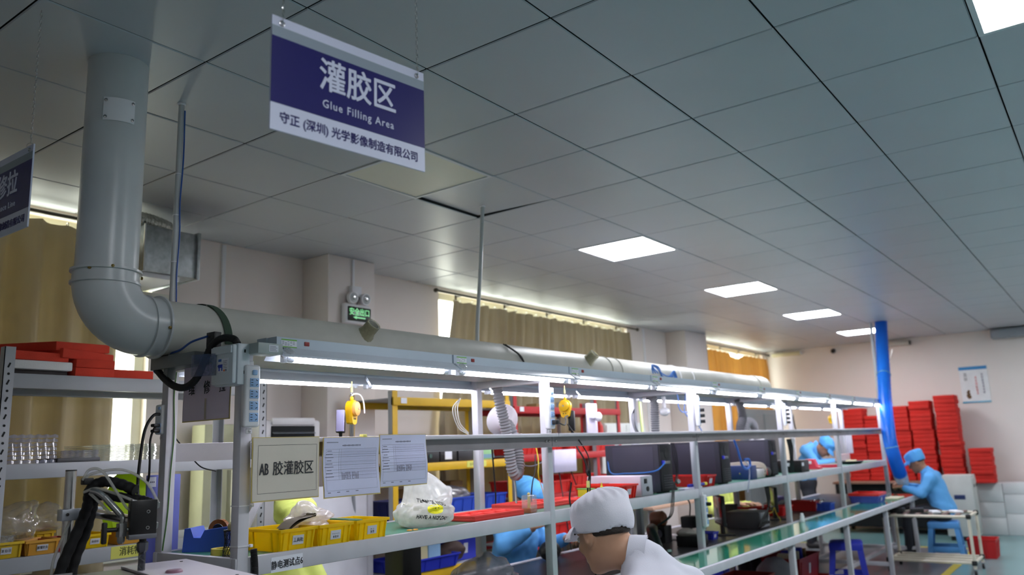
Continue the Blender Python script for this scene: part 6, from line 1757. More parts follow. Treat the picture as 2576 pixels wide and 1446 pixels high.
# white posters and panels seen between shelves
WP = mat('lilac_panel', (222, 216, 236), .4)
t = thing('display_board', 'pale rectangular board on thin legs behind the second front post', 'board', (3.1, 2.0, .752))
MB().rbox(2.95, 3.26, 2.05, 2.07, 1.30, 1.47, .003).build('board', WP, t)
for a, b_ in (((3.02, 2.06, 1.30), (2.92, 1.92, .752)), ((3.19, 2.06, 1.30), (3.30, 1.92, .752))): MB().tube([a, b_], .005, 6).build('thin_leg', BLACK, t)
t = thing('lamp_panel', 'tall pale panel with a white clamp hanging behind the bench', 'panel', (3.05, 1.75, 1.58))
MB().rbox(2.92, 3.06, 1.72, 1.735, 1.56, 1.80, .004).build('panel', WP, t)
MB().lathe([(.012, 0), (.016, .02), (.03, .03), (.035, .05), (0, .055)], (2.98, 1.70, 1.70), (1, -.2, 0), 12).build('clamp_knob', WPLASTIC, t)
MB().rcbox((2.98, 1.705, 1.705), (.10, .02, .03), .008).build('clamp_bar', WPLASTIC, t)
tag(MB().cyl((3.92, 1.80, 1.50), (3.90, 1.80, 1.86), .012, seg=10).build('lime_tube', mat('lime_tube', (206, 226, 150), .4)), 'pale lime upright tube behind the bench before the red rack', 'tube')
# floor standing air conditioner and doors
t = thing('air_conditioner', 'white floor standing air conditioner before the wall', 'air conditioner', (1.35, 3.2, 0))
MB().rbox(1.10, 1.58, 3.10, 3.42, 0.0, 1.74, .02, 3).build('cabinet', mat('ac_white', (226, 224, 226), .4), t)
MB().rbox(1.16, 1.52, 3.085, 3.105, 1.705, 1.755, .012).build('top_panel', mat('ac_white', (226, 224, 226), .4), t)
MB().rbox(1.16, 1.52, 3.09, 3.102, 1.32, 1.70, .004).build('outlet', DARK, t)
for k in range(8): MB().cbox((1.34, 3.088, 1.34 + k * .045), (.35, .03, .006), (.35, 0, 0)).build('louvre', GALV, t, smooth=0)
for x in (1.27, 1.40): MB().cbox((x, 3.098, 1.49), (.006, .02, .32), (0, .1, .4)).build('vane', GALV, t, smooth=0)
tag(MB().rbox(.80, 1.02, 3.3, 3.45, 0, 1.72, .01).build('pale_cabinet', mat('pale_cream', (206, 206, 170), .6)), 'pale cream cabinet left of the air conditioner', 'cabinet')
t = thing('white_partition', 'white framed partition panel behind the lime capped worker', 'partition', (1.55, 2.95, 0))
MB().rbox(1.22, 1.86, 2.93, 2.96, 0.04, 1.29, .004).build('panel', mat('partition_white', (232, 232, 238), .5), t)
for x in (1.19, 1.86): MB().rbox(x, x + .05, 2.92, 2.97, 0, 1.30, .004).build('frame_post', ALU, t)
t = thing('white_door', 'pale white cabinet doors behind the bench right of the red rack', 'cabinet', (5.9, 3.2, 0))
MB().rbox(5.45, 6.35, 3.05, 3.32, 0, 1.72, .008).build('carcass', mat('door_white', (222, 226, 222), .5), t)
for a in (5.46, 5.91): 
    d = MB().rbox(a, a + .43, 3.035, 3.05, .05, 1.70, .004).build('cabinet_door', mat('door_white', (222, 226, 222), .5), t)
    MB().rbox(a + .36 if a < 5.5 else a + .05, a + .38 if a < 5.5 else a + .07, 3.015, 3.036, .9, 1.05, .004).build('door_handle', STEEL, d)
t = thing('fire_extinguisher', 'red and black extinguisher beside the white cabinet', 'extinguisher', (5.31, 3.05, 1.436))
MB().rbox(5.22, 5.40, 2.97, 3.15, 0.0, 1.436, .008).build('stand', mat('door_white', (222, 226, 222), .5), t)
MB().lathe([(0, 0), (.05, 0), (.05, .25), (.03, .29), (.02, .31), (0, .31)], (5.31, 3.05, 1.436), (0, 0, 1), 16).build('cylinder', RED, t)
MB().rbox(5.28, 5.34, 3.02, 3.08, 1.745, 1.80, .01).build('valve_head', BLACK, t)
t = thing('roller_cabinet', 'dark grey wall panel beyond the bench near the far corner', 'panel', (9.6, 2.9, 0))
MB().rbox(8.95, 10.6, 2.85, 2.92, 0.0, 1.92, .01).build('panel', mat('panel_grey', (120, 124, 124), .5), t)
for k in range(2): MB().rbox(9.0 + .8 * k, 9.75 + .8 * k, 2.84, 2.851, .1, 1.85, .004).build('panel_sheet', mat('panel_grey2', (112, 118, 118), .45), t)
# back workbench of the neighbouring line
t = thing('side_table', 'pinkish wooden side table behind the bench', 'table', (6.6, 2.75, 0))
MB().rbox(5.6, 7.6, 2.62, 3.0, .80, .83, .004).build('table_top', mat('pink_wood', (196, 160, 138), .6), t)
MB().rbox(5.65, 7.55, 2.95, 2.98, .83, 1.12, .004).build('back_board', mat('pink_wood', (196, 160, 138), .6), t)
for x in (5.65, 7.5):
    for y in (2.66, 2.92): MB().rbox(x, x + .05, y, y + .05, 0, .80, .003).build('leg', ALU_D, t)
# strut frame seen left of the nearest post
t = thing('machine_frame', 'pale upright frame with a slanting grey strut behind the left bench end', 'frame', (.55, 2.3, .6))
MB().rbox(.36, .40, 2.36, 2.40, 0, 1.44, .004).build('frame_upright', mat('pale_cream', (206, 206, 170), .6), t)
MB().rbox(.415, .455, 2.38, 2.42, 0, 1.44, .004).build('frame_upright', mat('dark_steel_frame', (110, 110, 116), .5), t)
MB().rbox(.70, .74, 2.36, 2.40, 0, 1.44, .004).build('frame_upright', mat('pale_cream', (206, 206, 170), .6), t)
MB().tube([(.44, 2.35, 1.12), (.63, 2.35, 1.43)], .024, 4).build('strut', ALU, t)
# ================================================================== far end of the room
pad = MB().rbox(-.17, .17, -.145, .145, 0, .062, .008)
FOAM2 = mat('red_foam_far', (206, 36, 26), .8, var=.06, scale=8)
cols = [('leftmost stack behind the bench posts', 2.0, .78, 18), ('second stack from the left', 1.69, .78, 16), ('stack right of the blue hose', 1.34, .78, 18),
        ('stack left of the tallest one', 1.02, .78, 19), ('tallest stack under the poster', .67, .78, 20), ('short stack on the white sheets', .30, .735, 8)]
proto = None
for n, (nm, y, z0, cnt) in enumerate(cols):
    for k in range(cnt):
        od = ['topmost', 'second', 'third', 'fourth', 'fifth', 'sixth', 'seventh', 'eighth', 'ninth', 'tenth', 'eleventh', 'twelfth', 'thirteenth', 'fourteenth', 'fifteenth', 'sixteenth', 'seventeenth', 'eighteenth', 'nineteenth', 'twentieth'][cnt - 1 - k]
        loc = (11.62 + random.uniform(-.012, .012), y + random.uniform(-.008, .008), z0 + k * .0625)
        lb = '%s red foam pad from the top in the %s' % (od, nm) if od != 'topmost' else 'topmost red foam pad in the %s' % nm
        if proto is None:
            proto = pad.build('foam_block', FOAM2, origin=(0, 0, 0)); o = proto; tag(o, lb, 'foam pad')
        else:
            o = proto.copy(); COL.objects.link(o); o['label'] = lb
        o.location = loc; o.rotation_euler = (0, 0, random.uniform(-.03, .03)); o['group'] = 'red foam pads stacked by the end wall'
t = thing('pallet_table', 'low brown topped table carrying the red foam stacks', 'table', (11.5, 1.4, 0))
MB().rbox(11.2, 11.95, .50, 2.35, .745, .778, .004).build('table_top', mat('brown_top', (150, 110, 92), .6), t)
for x in (11.25, 11.88):
    for y in (.55, 2.28): MB().rbox(x, x + .05, y, y + .05, 0, .745, .004).build('leg', BLACK, t)
MB().rbox(11.35, 11.9, .62, 2.25, .1, .74, .01).build('under_table_fill', mat('black_matte', (26, 26, 28), .8), t)  # plain black block filling the space below the table top
tag(MB().rbox(11.55, 11.85, .492, .512, 0.0, .745, .003).build('red_board', FOAM2, ), 'thin red board standing upright beside the grey machine', 'board')
FW = mat('white_foam_far', (226, 226, 226), .75, var=.02)
for k, (y0, y1, z0, z1) in enumerate(((.10, .47, 0, .24), (.10, .47, .243, .46), (.10, .47, .463, .73), (-.28, .095, 0, .30), (-.28, .095, .303, .57), (-.28, .095, .573, .735), (-.66, -.285, 0, .40), (-.66, -.285, .403, .735))):
    tag(MB().rbox(11.62, 12.0, y0, y1, z0, z1, .008).build('white_block', FW), 'white foam block by the end wall, %s' % ('bottom left', 'second up on the left', 'top left under the short red stack', 'bottom middle', 'second up in the middle', 'top of the middle column', 'bottom right', 'top right')[k], 'foam block', 'white foam blocks by the end wall')
t = thing('grey_machine', 'light grey box machine with a dark blue badge behind the far worker', 'machine', (10.95, .52, 0))
MB().rbox(10.75, 11.15, .36, .74, .06, .885, .012).build('cabinet', mat('machine_grey', (206, 206, 202), .45), t)
MB().rbox(10.78, 11.12, .39, .71, .0, .06, .004).build('plinth', BLACK, t)
MB().rbox(10.742, 10.752, .46, .60, .56, .62, .006).build('badge', mat('badge_blue', (44, 60, 110), .4), t)
MB().rbox(10.78, 11.12, .352, .362, .10, .84, .004).build('side_door', mat('machine_grey2', (190, 190, 186), .45), t)
for x in (10.85, 11.05): MB().rbox(x, x + .02, .343, .353, .72, .76, .003).build('latch', BLACK, t)
# poster on the end wall
t = thing('wall_poster', 'white poster with blue bands and vertical writing on the end wall', 'poster', (12.07, .31, 1.91))
MB().box(12.066, 12.078, .115, .50, 1.91, 2.465).build('poster_sheet', mat('poster_white', (236, 238, 240), .4), t, smooth=0)
MB().box(12.0645, 12.0662, .115, .50, 2.415, 2.465).build('blue_band', mat('poster_blue', (60, 140, 200), .4), t, smooth=0)
MB().box(12.0645, 12.0662, .115, .50, 1.91, 1.93).build('blue_band', mat('poster_cyan', (80, 180, 215), .4), t, smooth=0)
for n_, y, z, sz, m in ((2, .42, 2.31, .055, INK), (6, .28, 2.17, .040, RED), (7, .19, 2.20, .038, NAVY)):
    for k in range(n_):
        marks(1, (12.0638, y, z + (n_ / 2 - .5 - k) * sz * 1.2), (0, -1, 0), (0, 0, 1), sz, m, t, k + n_, 'poster_writing')
q = MB()
for k in range(5): q.lathe([(0, 0), (.03 - .004 * k, 0), (.02, .001), (0, .001)], (12.0655, .40 + .012 * (k % 2), 2.0 + .022 * k), (-1, 0, 0), 9)
q.build('poster_figure', mat('figure_brown', (120, 90, 60), .5), t, smooth=0)
t = thing('security_camera', 'small dark security camera on the end wall near the ceiling', 'camera', (12.0, 2.33, 2.88))
MB().cyl((12.08, 2.33, 2.935), (12.03, 2.33, 2.93), .022, seg=12).build('mount', WPLASTIC, t)
MB().lathe([(0, 0), (.035, .005), (.04, .04), (.03, .075), (0, .08)], (12.05, 2.33, 2.915), (-1, 0, -.3), 16).build('camera_head', BLACK, t)
t = thing('wall_unit', 'slim white boxed lamp high on the end wall beside the blue hose', 'wall lamp', (12.0, 1.33, 2.87))
MB().rbox(11.98, 12.08, 1.14, 1.60, 2.885, 2.955, .01).build('unit_body', mat('unit_white', (206, 200, 190), .5), t)
MB().rbox(11.99, 12.05, 1.12, 1.14, 2.89, 2.95, .004).build('end_cap', BLACK, t)
t = thing('wall_unit', 'slim white boxed lamp in the far corner above the orange curtain', 'wall lamp', (12.0, 3.1, 2.88))
MB().rbox(11.97, 12.08, 2.88, 3.38, 2.895, 2.955, .015).build('unit_body', mat('unit_cream', (216, 206, 170), .5), t)
MB().rbox(11.98, 12.05, 2.86, 2.88, 2.90, 2.95, .004).build('end_cap', WPLASTIC, t)
t = thing('air_curtain', 'long grey air curtain on the end wall at the right edge', 'air curtain', (11.98, -.6, 2.84))
MB().rbox(11.86, 12.08, -1.25, -.02, 2.845, 2.985, .02, 3).build('unit_body', mat('curtain_grey', (150, 156, 164), .45), t)
for k in range(8): MB().box(11.90, 11.905, -1.2 + .14 * k, -1.1 + .14 * k, 2.8445, 2.8455).build('slot', DARK, t, smooth=0)
# blue ventilation hose
t = thing('ventilation_hose', 'thick bright blue hose hanging from the ceiling to the far worker', 'hose', (9.3, 1.0, .9))
hp = spline([(9.6, 1.02, 3.0), (9.4, 1.0, 2.7), (9.12, .965, 2.3), (8.84, .93, 1.93), (8.67, .90, 1.64), (8.56, .875, 1.41), (8.56, .852, 1.23), (8.64, .845, 1.10), (8.74, .845, 1.0)], 14)
MB().tube(hp, [.077 + .0035 * (i % 2) for i in range(len(hp))], 20).build('hose_wall', mat('vent_blue', (28, 120, 220), .35, var=.08, scale=5, transl=((40, 140, 255), .3)), t)
MB().tube(spline([(8.72, .845, 1.02), (8.83, .85, .93), (8.93, .86, .86)], 6), [.078, .08, .082, .078, .08, .074, .078, .07, .072, .066, .07, .064, .06][:13], 16, False).build('clear_cuff', film('cuff_clear', (190, 226, 236), .6, .1, .3), t)
for i in (30, 76): MB().torus(hp[i], hp[i + 1] - hp[i], .083, .005, 20, 6).build('hose_band', mat('band_teal', (110, 170, 190), .4), t)
tag(MB().tube([(9.5, .90, 2.6), (9.36, .92, 2.45)], .002, 4).build('tie_wire', STEEL), 'thin wire tied to the blue hose', 'wire')
# pipe cart
CREAMP = mat('cream_pipe', (214, 204, 186), .4)
t = thing('pipe_cart', 'cream pipe rack trolley with black joints beside the far worker', 'trolley', (7.95, .47, 0))
X0, X1, Y0, Y1, ZT, ZB = 7.72, 8.28, .02, .86, .60, .13
def pipe(a, b, nm='pipe'): MB().cyl(a, b, .016, seg=10).build(nm, CREAMP, t)
def joint(p): MB().rcbox(p, (.05, .05, .05), .012).build('joint', BLACK, t)
for x in (X0, X1):
    for y in (Y0, Y1):
        pipe((x, y, .07), (x, y, ZT + .02), 'upright'); joint((x, y, ZT)); joint((x, y, ZB))
        MB().lathe([(.028, -.011), (.03, -.008), (.03, .008), (.028, .011)], (x, y, .03), (0, 1, 0), 14).build('caster', BLACK_R, t)
        MB().rcbox((x, y, .065), (.03, .04, .02), .004).build('caster_fork', STEEL, t)
for z in (ZT, ZB):
    for y in (Y0, Y1): pipe((X0, y, z), (X1, y, z))
    for x in (X0, X1): pipe((x, Y0, z), (x, Y1, z))
pipe((X0 + .18, Y0, ZB), (X0 + .18, Y1, ZB)); pipe((X0 + .37, Y0, ZB), (X0 + .37, Y1, ZB))
for k in range(6):
    y = Y0 + .08 + k * .13
    MB().rbox(X0, X1, y, y + .05, ZT + .012, ZT + .024, .004).build('slat', mat('brown_slat', (110, 84, 78), .6), t)
for k, (y, m, s) in enumerate(((.74, BLACK, .10), (.55, BLACK, .09), (.36, WPLASTIC, .05), (.16, WPLASTIC, .05))):
    tag(MB().rcbox((7.86 + .06 * (k % 2), y, ZT + .0245 + s * .25), (.16, .14 if k < 2 else .09, s * .5), .008, (0, 0, .2 * k)).build('cart_part', m), ('larger black part on the pipe trolley', 'smaller black part on the pipe trolley', 'white part in the middle of the pipe trolley', 'white part at the right of the pipe trolley')[k], 'part')
bin_('red bin on the floor behind the pipe trolley', (9.25, .12, 0.0), (.34, .30, .22), mat('crate_red', (198, 30, 30), .4), name='plastic_crate', cat='crate', lab=False)
# white strips hanging on the bench end
for k, x in enumerate((9.12, 9.52)):
    tag(MB().rbox(x, x + .012, 1.56, 1.66, 1.25, 1.56, .002).build('paper_strip', mat('strip_white', (214, 212, 220), .5)), ('left white paper strip hanging at the far bench end', 'right white paper strip hanging at the far bench end')[k], 'paper')
tag(MB().rbox(8.50, 8.95, 1.46, 1.52, SZ, SZ + .10, .006).build('label_box', mat('pink_white', (226, 190, 190), .5)), 'pink and white printed box at the far shelf end', 'box')
# ================================================================== people
SKIN = mat('skin', (206, 158, 128), .5, var=.04, scale=20)
SKIN_D = mat('skin_deep', (168, 118, 90), .5, var=.04, scale=20)
HAIR = mat('black_hair', (48, 38, 32), .55, bump=.4, bscale=300)
def rotm(rx=0, ry=0, rz=0):
    return np.array(Euler((rx, ry, rz), 'XYZ').to_matrix())
def person(label, loc, yaw, J, cloth, capm, skin=SKIN, trous=None, capstyle='bouffant', seed=0, legs=True, detail=1.0):
    t = thing('person', label, 'person', loc, local=True, rotz=yaw)
    j = {k: np.array(v, float) for k, v in J.items() if k not in ('pitch', 'hyaw', 'roll', 'curl')}
    Rh = rotm(0, 0, J.get('hyaw', 0)) @ rotm(-J.get('pitch', 0), J.get('roll', 0), 0)     # head frame: +y face, +z crown
    hc = j['head']
    def H(p): return hc + Rh @ np.array(p)
    def loc_h(p): return (p - hc) @ Rh
    def headf(p):
        q = loc_h(p)
        d = s_ell(q, (0, -.008, .022), (.076, .094, .092))
        d = smin(d, s_ell(q, (0, .022, -.045), (.060, .066, .072)), .03)
        d = smin(d, s_ell(q, (0, .062, -.098), (.026, .022, .018)), .025)
        d = smin(d, s_caps(q, (0, .088, .012), (0, .108, -.030), .008, .013), .012)
        d = smin(d, s_caps(q, (-.03, .080, .030), (.03, .080, .030), .010, .010), .015)
        for s in (-1, 1):
            d = smax(d, -s_ell(q, (s * .031, .094, .008), (.018, .014, .011)), .010)
            d = smin(d, s_ell(q, (s * .040, .070, -.022), (.018, .016, .016)), .015)
            ear = smax(s_ell(q, (s * .079, -.006, -.004), (.010, .021, .033)), -s_ell(q, (s * .088, -.002, .0), (.006, .011, .018)), .004)
            d = smin(d, ear, .006)
        d = smin(d, s_caps(q, (-.020, .088, -.066), (.020, .088, -.066), .0065, .0065), .008)
        d = smax(d, -s_caps(q, (-.021, .098, -.0655), (.021, .098, -.0655), .0022, .0022), .003)
        return d
    nb = j['neck']
    def bodyf(p):
        d = headf(p)
        d = smin(d, s_caps(p, nb, H((0, -.02, -.06)), .056, .050), .03)
        tor = s_caps(p, j['pelvis'] + (0, 0, .05), j['chest'], .10, .12)
        d = smin(d, smin(tor, s_caps(p, j['chest'], nb, .07, .050), .05), .04)
        for S in 'LR':
            d = smin(d, s_caps(p, j['sh' + S], j['el' + S], .043, .036), .03)
            d = smin(d, s_caps(p, j['el' + S], j['wr' + S], .037, .026), .02)
            if legs:
                d = smin(d, s_caps(p, j['hip' + S], j['kn' + S], .065, .050), .03)
                d = smin(d, s_caps(p, j['kn' + S], j['an' + S], .050, .036), .02)
        return d
    pts = np.array(list(j.values())); lo = pts.min(0) - .17; hi = pts.max(0) + .20
    if legs: lo[2] = 0.0
    V, F = surface_nets(bodyf, lo, hi, .013 / detail)
    b = MB(); b.add(V.tolist(), F.tolist())
    # hands with five fingers, rooted in the forearm
    for S in 'LR':
        wr, el = j['wr' + S], j['el' + S]
        d0 = (wr - el) / np.linalg.norm(wr - el)
        hd = j.get('hd' + S)
        d = d0 if hd is None else hd / np.linalg.norm(hd)
        n = np.array((0, 0, -1.0)); n = n - d * (n @ d); n /= np.linalg.norm(n)
        s = np.cross(n, d) * (1 if S == 'R' else -1)          # towards the thumb
        cu = J.get('curl', .5)
        segs = [(wr - d0 * .02, wr + d * .02, .026, .028)]
        for k in range(4):
            o = (k - 1.5) * -.0185
            segs.append((wr + d * .02 + s * o * .8, wr + d * .078 + s * o, .0145, .0125))
            p0 = wr + d * .080 + s * o; a = cu * .6
            for L_, r0, r1 in ((.036, .0098, .009), (.026, .009, .0082), (.020, .0082, .0068)):
                dd = d * math.cos(a) + n * math.sin(a) + s * o * .6
                p1 = p0 + dd * L_ * (1, 1.1, 1.02, .82)[3 - k if S == 'R' else 3 - k]
                segs.append((p0, p1, r0, r1)); p0 = p1; a += cu
        p0 = wr + d * .028 + s * .026
        for L_, r0, r1, m_ in ((.034, .014, .011, .9), (.028, .011, .0095, .35), (.022, .0095, .0075, .1)):
            dd = d + s * m_ + n * .35; dd = dd / np.linalg.norm(dd)
            segs.append((p0, p0 + dd * L_, r0, r1)); p0 = p0 + dd * L_
        def handf(p):
            r = None
            for k, (a_, b_, r0, r1) in enumerate(segs):
                q = s_caps(p, a_, b_, r0, r1)
                r = q if r is None else smin(r, q, .007 if k < 9 or k > len(segs) - 4 else .003)
            return r
        ap = np.array([x for sg in segs for x in sg[:2]])
        V, F = surface_nets(handf, ap.min(0) - .03, ap.max(0) + .03, .0052 / detail ** .5)
        b.add(V.tolist(), F.tolist())
    bd = b.build('body', skin, t, smooth=80)
    for s in (-1, 1):
        e = MB().sphere(H((s * .031, .083, .008)), .0105, 12, 8); e.build('eye', mat('eye_white', (226, 222, 216), .25), bd)
        e = MB().sphere(H((s * .031, .0895, .008)), .0055, 10, 6); e.build('iris', mat('eye_dark', (30, 22, 18), .2), bd)
        e = MB().tube([H((s * .016, .094, .030)), H((s * .033, .095, .034)), H((s * .048, .084, .029))], .0035, 6); e.build('brow', HAIR, bd)
    # jacket
    def jack(p):
        up = j['chest'] - j['pelvis']; up = up / np.linalg.norm(up)
        w = np.array((1.0, 0, 0))
        pel, ch = j['pelvis'] + up * .02, j['chest']
        d = smin(s_caps(p, pel - w * .075, ch - w * .085, .125, .115), s_caps(p, pel + w * .075, ch + w * .085, .125, .115), .08)
        d = smin(d, s_caps(p, j['shL'], j['shR'], .068, .068), .07)
        d = smin(d, s_caps(p, ch, nb + (0, 0, -.02), .12, .070), .08)
        for S in 'LR':
            d = smin(d, s_caps(p, j['sh' + S], j['el' + S], .070, .058), .035)
            d = smin(d, s_caps(p, j['sh' + S], nb + (0, -.012, -.012), .064, .058), .03)
            wr, el = j['wr' + S], j['el' + S]
            d = smin(d, s_caps(p, el, el + (wr - el) * .86, .058, .044), .03)
        d = d + wob(p, 26, .0045, seed) + wob(p, 60, .0016, seed + 2)
        # open neck
        axn = H((0, -.02, -.06)) - nb; axn = axn / np.linalg.norm(axn)
        d = smax(d, -s_caps(p, nb + axn * .045, H((0, -.02, -.05)) + axn * .05, .058, .066), .006)
        # sleeve ends
        return d
    pj_ = np.array([v for k, v in j.items() if k[:2] not in ('kn', 'an', 'he', 'hd')]); lo = pj_.min(0) - .19; hi = pj_.max(0) + .17
    jk = sdf_obj(jack, lo, hi, .0125 / detail, 'jacket', cloth, t)
    # stand-up collar
    ax = H((0, -.02, -.06)) - nb; ax = ax / np.linalg.norm(ax)
    cb = MB().lathe([(.074, -.015), (.066, .030), (.064, .043), (.060, .043), (.061, .02), (.066, -.015)], Vector(nb), Vector(ax), 26, False)
    cb.build('collar', cloth, jk)
    if legs:
        def tr(p):
            d = s_caps(p, j['hipL'], j['hipR'], .115, .115)
            for S in 'LR':
                d = smin(d, s_caps(p, j['hip' + S], j['kn' + S], .092, .072), .04)
                d = smin(d, s_caps(p, j['kn' + S], j['an' + S], .072, .058), .03)
            return d + wob(p, 24, .004, seed + 5)
        q = np.array([j[k] for k in j if k[:2] in ('hi', 'kn', 'an')])
        sdf_obj(tr, q.min(0) - .14, q.max(0) + .14, .016, 'trousers', trous or mat('dark_trousers', (44, 46, 54), .85), t)
        for S in 'LR':
            a = j['an' + S]
            def sh(p):
                return np.maximum(smin(s_caps(p, (a[0], a[1] - .02, .05), (a[0], a[1] + .13, .035), .045, .036), s_caps(p, a, (a[0], a[1] + .0, .05), .04, .045), .03), -(p[:, 2] - .004))
            sdf_obj(sh, (a[0] - .07, a[1] - .10, 0.0), (a[0] + .07, a[1] + .20, a[2] + .08), .010, 'shoe', mat('shoe_dark', (50, 48, 50), .6), t)
    # hair: back and sides under the cap
    def hair(p):
        q = loc_h(p)
        d = s_ell(q, (0, -.014, .020), (.0805, .096, .096))
        d = smax(d, -(q[:, 2] + .004 - q[:, 1] * .16), .004)
        d = smax(d, q[:, 1] - .028, .012)
        d = smax(d, -s_ell(q, (.09, .02, -.03), (.04, .05, .045)), .006)
        d = smax(d, -s_ell(q, (-.09, .02, -.03), (.04, .05, .045)), .006)
        return d
    sdf_obj(hair, hc - .16, hc + .16, .008, 'hair', HAIR, t)
    def cap(p):
        q = loc_h(p)
        if capstyle == 'bouffant':
            d = s_ell(q, (0, -.030, .072), (.106, .128, .082))
            d = smin(d, s_ell(q, (0, -.012, .022), (.089, .107, .080)), .02)
            d = d + wob(q, 40, .0035, seed) + .0022 * np.sin(np.arctan2(q[:, 0], q[:, 1]) * 22) * np.clip((q[:, 2] - .06) / .05, 0, 1)
        else:
            d = s_ell(q, (0, -.016, .062), (.096, .116, .086))
            d = smin(d, s_ell(q, (0, -.022, .105), (.086, .104, .038)), .02)
            d = smin(d, s_ell(q, (0, -.010, .022), (.089, .108, .080)), .02)
            d = d + wob(q, 34, .0028, seed) + .0022 * np.sin(np.arctan2(q[:, 0], q[:, 1] + .02) * 17) * np.clip((q[:, 2] - .09) / .03, 0, 1)
        d = smax(d, -(q[:, 2] - (.012 + .22 * q[:, 1])), .004)
        d = smax(d, -s_ell(q, (0, -.010, .010), (.080, .098, .094)), .003)
        return d
    cp = sdf_obj(cap, hc - .21, hc + .24, .0075 / detail, 'cap', capm, t)
    v = MB(); P = []
    for a in np.linspace(-1.15, 1.15, 17):
        for r, z in ((.0, .030), (.02, .024), (.045, .010), (.062, -.006)):
            P.append(H(((.088 + r * .35) * math.sin(a), -.010 + (.108 + r) * math.cos(a), z + .012 + .012 * math.cos(a))))
    v.grid(P, 17, 4); v.grid([tuple(np.array(p) + Rh @ np.array((0, 0, .0035))) for p in P], 17, 4)
    v.build('visor', capm, cp, smooth=60)
    return t
def seated(lean=.1, head=(0, .18, 1.16), pitch=.5, hands=((-.14, .42, .80), (.14, .42, .80)), hyaw=0, curl=.5, seat=.50, sw=.185, el=None, stand=False, chest=None, neck=None, kn=.40, sdrop=.075):
    ch = chest or (0, lean * .7, seat + .36); nk = neck or (0, lean * 1.15, seat + .535)
    J = dict(pelvis=(0, 0, seat + .06), chest=ch, neck=nk, head=head, pitch=pitch, hyaw=hyaw, curl=curl)
    for S, s in (('L', -1), ('R', 1)):
        J['sh' + S] = (s * sw, ch[1] * .95 + nk[1] * .05, nk[2] - sdrop)
        h = hands[0 if S == 'L' else 1]
        J['wr' + S] = h
        sh = np.array(J['sh' + S]); w = np.array(h)
        m = (sh + w) / 2 + np.array((s * .09, -.05, -.11))
        J['el' + S] = tuple(m) if el is None else el[0 if S == 'L' else 1]
        J['hip' + S] = (s * .09, .02, seat + .06); J['kn' + S] = (s * .13, kn, seat + .03); J['an' + S] = (s * .13, kn + .02, .09)
        if stand: J['kn' + S] = (s * .10, .05, .49); J['an' + S] = (s * .10, .0, .09)
    return J
CL_W = mat('white_smock', (226, 226, 238), .75, var=.02, bump=.06, bscale=250)
CL_B = mat('blue_smock', (96, 170, 232), .75, var=.05, bump=.06, bscale=250)
CL_L = mat('lime_smock', (222, 234, 120), .75, var=.04, bump=.06, bscale=250)
CAP_W = mat('white_cap', (234, 232, 242), .8, var=.02, bump=.08, bscale=250)
CAP_B = mat('blue_cap', (92, 172, 236), .8, var=.05, bump=.08, bscale=250)
CAP_L = mat('lime_cap', (220, 232, 116), .8, var=.05, bump=.08, bscale=250)
person('person in white smock and white cap bending forward before the bench', (0.275, -0.28, 0), 0.0,
       seated(head=(-.02, .335, 1.195), pitch=.32, chest=(0, .13, .92), neck=(0.01, .215, 1.125), hands=((-.13, .52, .86), (.13, .52, .86)), seat=.56, sw=.155, sdrop=.12, hyaw=-.22), CL_W, CAP_W, capstyle='round', seed=1, detail=1.35)
stool('white stool under the worker in white', (0.275, -0.28, 0), mat('stool_white', (214, 214, 218), .5), 0, .53, .14)
person('person in blue smock and blue cap working behind the red foam trays', (2.56, 2.22, 0), math.pi + .1,
       seated(head=(.02, .20, 1.125), pitch=.55, hands=((-.10, .42, .86), (.20, .30, .95)), curl=.7), CL_B, CAP_B, seed=2)
person('person in lime smock and lime cap bowed behind the nearest yellow bins', (0.40, 2.12, 0), math.pi,
       seated(head=(0, .22, 1.165), pitch=.75, hands=((-.12, .40, .82), (.12, .40, .82))), CL_L, CAP_L, seed=3)
person('person in blue smock with a white watch sitting at the far bench end', (8.88, 0.42, 0), 0.05,
       seated(head=(0, .25, 1.135), pitch=.45, hands=((-.10, .42, .84), (.06, .44, .86)), chest=(0, .09, .83), neck=(0, .15, 1.02), curl=.8), CL_B, CAP_B, SKIN_D, seed=4, capstyle='round')
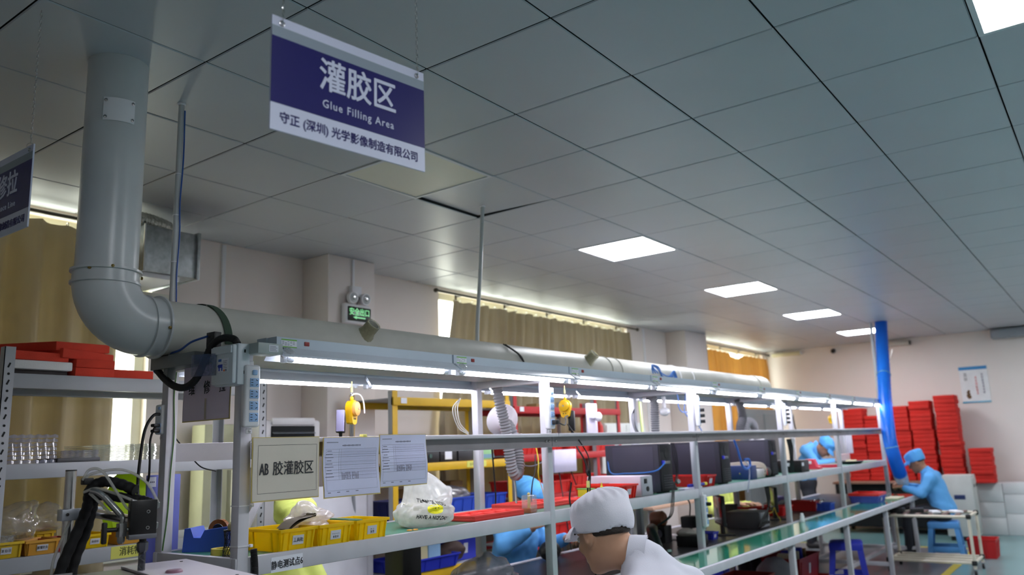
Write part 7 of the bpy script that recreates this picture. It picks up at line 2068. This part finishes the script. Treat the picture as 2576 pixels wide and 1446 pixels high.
person('person in blue smock leaning over the shelf far behind the bench', (9.45, 2.22, 0), math.pi + .15,
       seated(head=(0, .30, 1.33), pitch=1.0, hands=((-.07, .42, 1.15), (.07, .42, 1.15)), seat=.82, chest=(0, .07, 1.15), neck=(0, .16, 1.37), stand=True, sdrop=.06, sw=.20), CL_B, CAP_B, SKIN_D, seed=5)
person('person in lime smock behind the black monitor', (6.12, 2.22, 0), math.pi - .1,
       seated(head=(0, .20, 1.15), pitch=.6, hands=((-.16, .40, .82), (.16, .42, .84))), CL_L, CAP_L, seed=6)
for k, (c, m, lb) in enumerate((((2.56, 2.22, 0), STB, 'blue stool under the worker in the blue cap'), ((.40, 2.12, 0), STB, 'blue stool under the worker in the lime cap'), ((6.12, 2.22, 0), STB, 'blue stool under the worker behind the monitor'))):
    stool(lb, c, m, 0, .475 if k < 3 else .59, .14)
# watch, black workpiece, grey bag
w = MB().lathe([(.030, -.010), (.034, -.008), (.034, .008), (.030, .010)], (8.945, .825, .845), (.15, .7, -.5), 18, False); w.lathe([(0, .0), (.018, .0), (.018, .006), (0, .007)], (8.925, .83, .878), (-.5, -.3, .8), 16)
tag(w.build('wrist_watch', mat('watch_white', (232, 232, 226), .3)), 'white wrist watch on the far worker', 'watch')
t = thing('workpiece', 'black rounded housing in the hands of the blue capped worker', 'housing', (2.36, 1.76, .76))
MB().sphere((2.44, 1.78, .81), (.085, .07, .065), 20, 12).build('housing', BLACK, t)
MB().lathe([(.03, 0), (.034, .02), (.028, .03), (0, .03)], (2.40, 1.73, .80), (-.5, -.8, 0), 16).build('lens_ring', BLACK_M, t)
o, b = crease('grey_bag', (1.12, 1.30, .752), (.23, .17, .105), film('grey_film', (206, 204, 216), .5, .12, .35), None, 31, .22, (56, 36), peaks=(((.2, 0, 1), .3, .3),), fmax=8)
tag(o, 'big crumpled grey plastic bag with a barcode under the shelf', 'bag')
q = MB()
for k in range(11): q.box(1.10 + k * .008, 1.10 + k * .008 + .002 + .003 * (k % 3 == 0), .9, .902, .80, .86)
q.v = [(p[0] + (p[2] - .87) * .5, p[1], p[2] - (p[0] - 1.15) * .4 - .03) for p in q.v]
drape(q, b, (0.3, 1, 0), .002).build('barcode_print', INK, o, smooth=0)
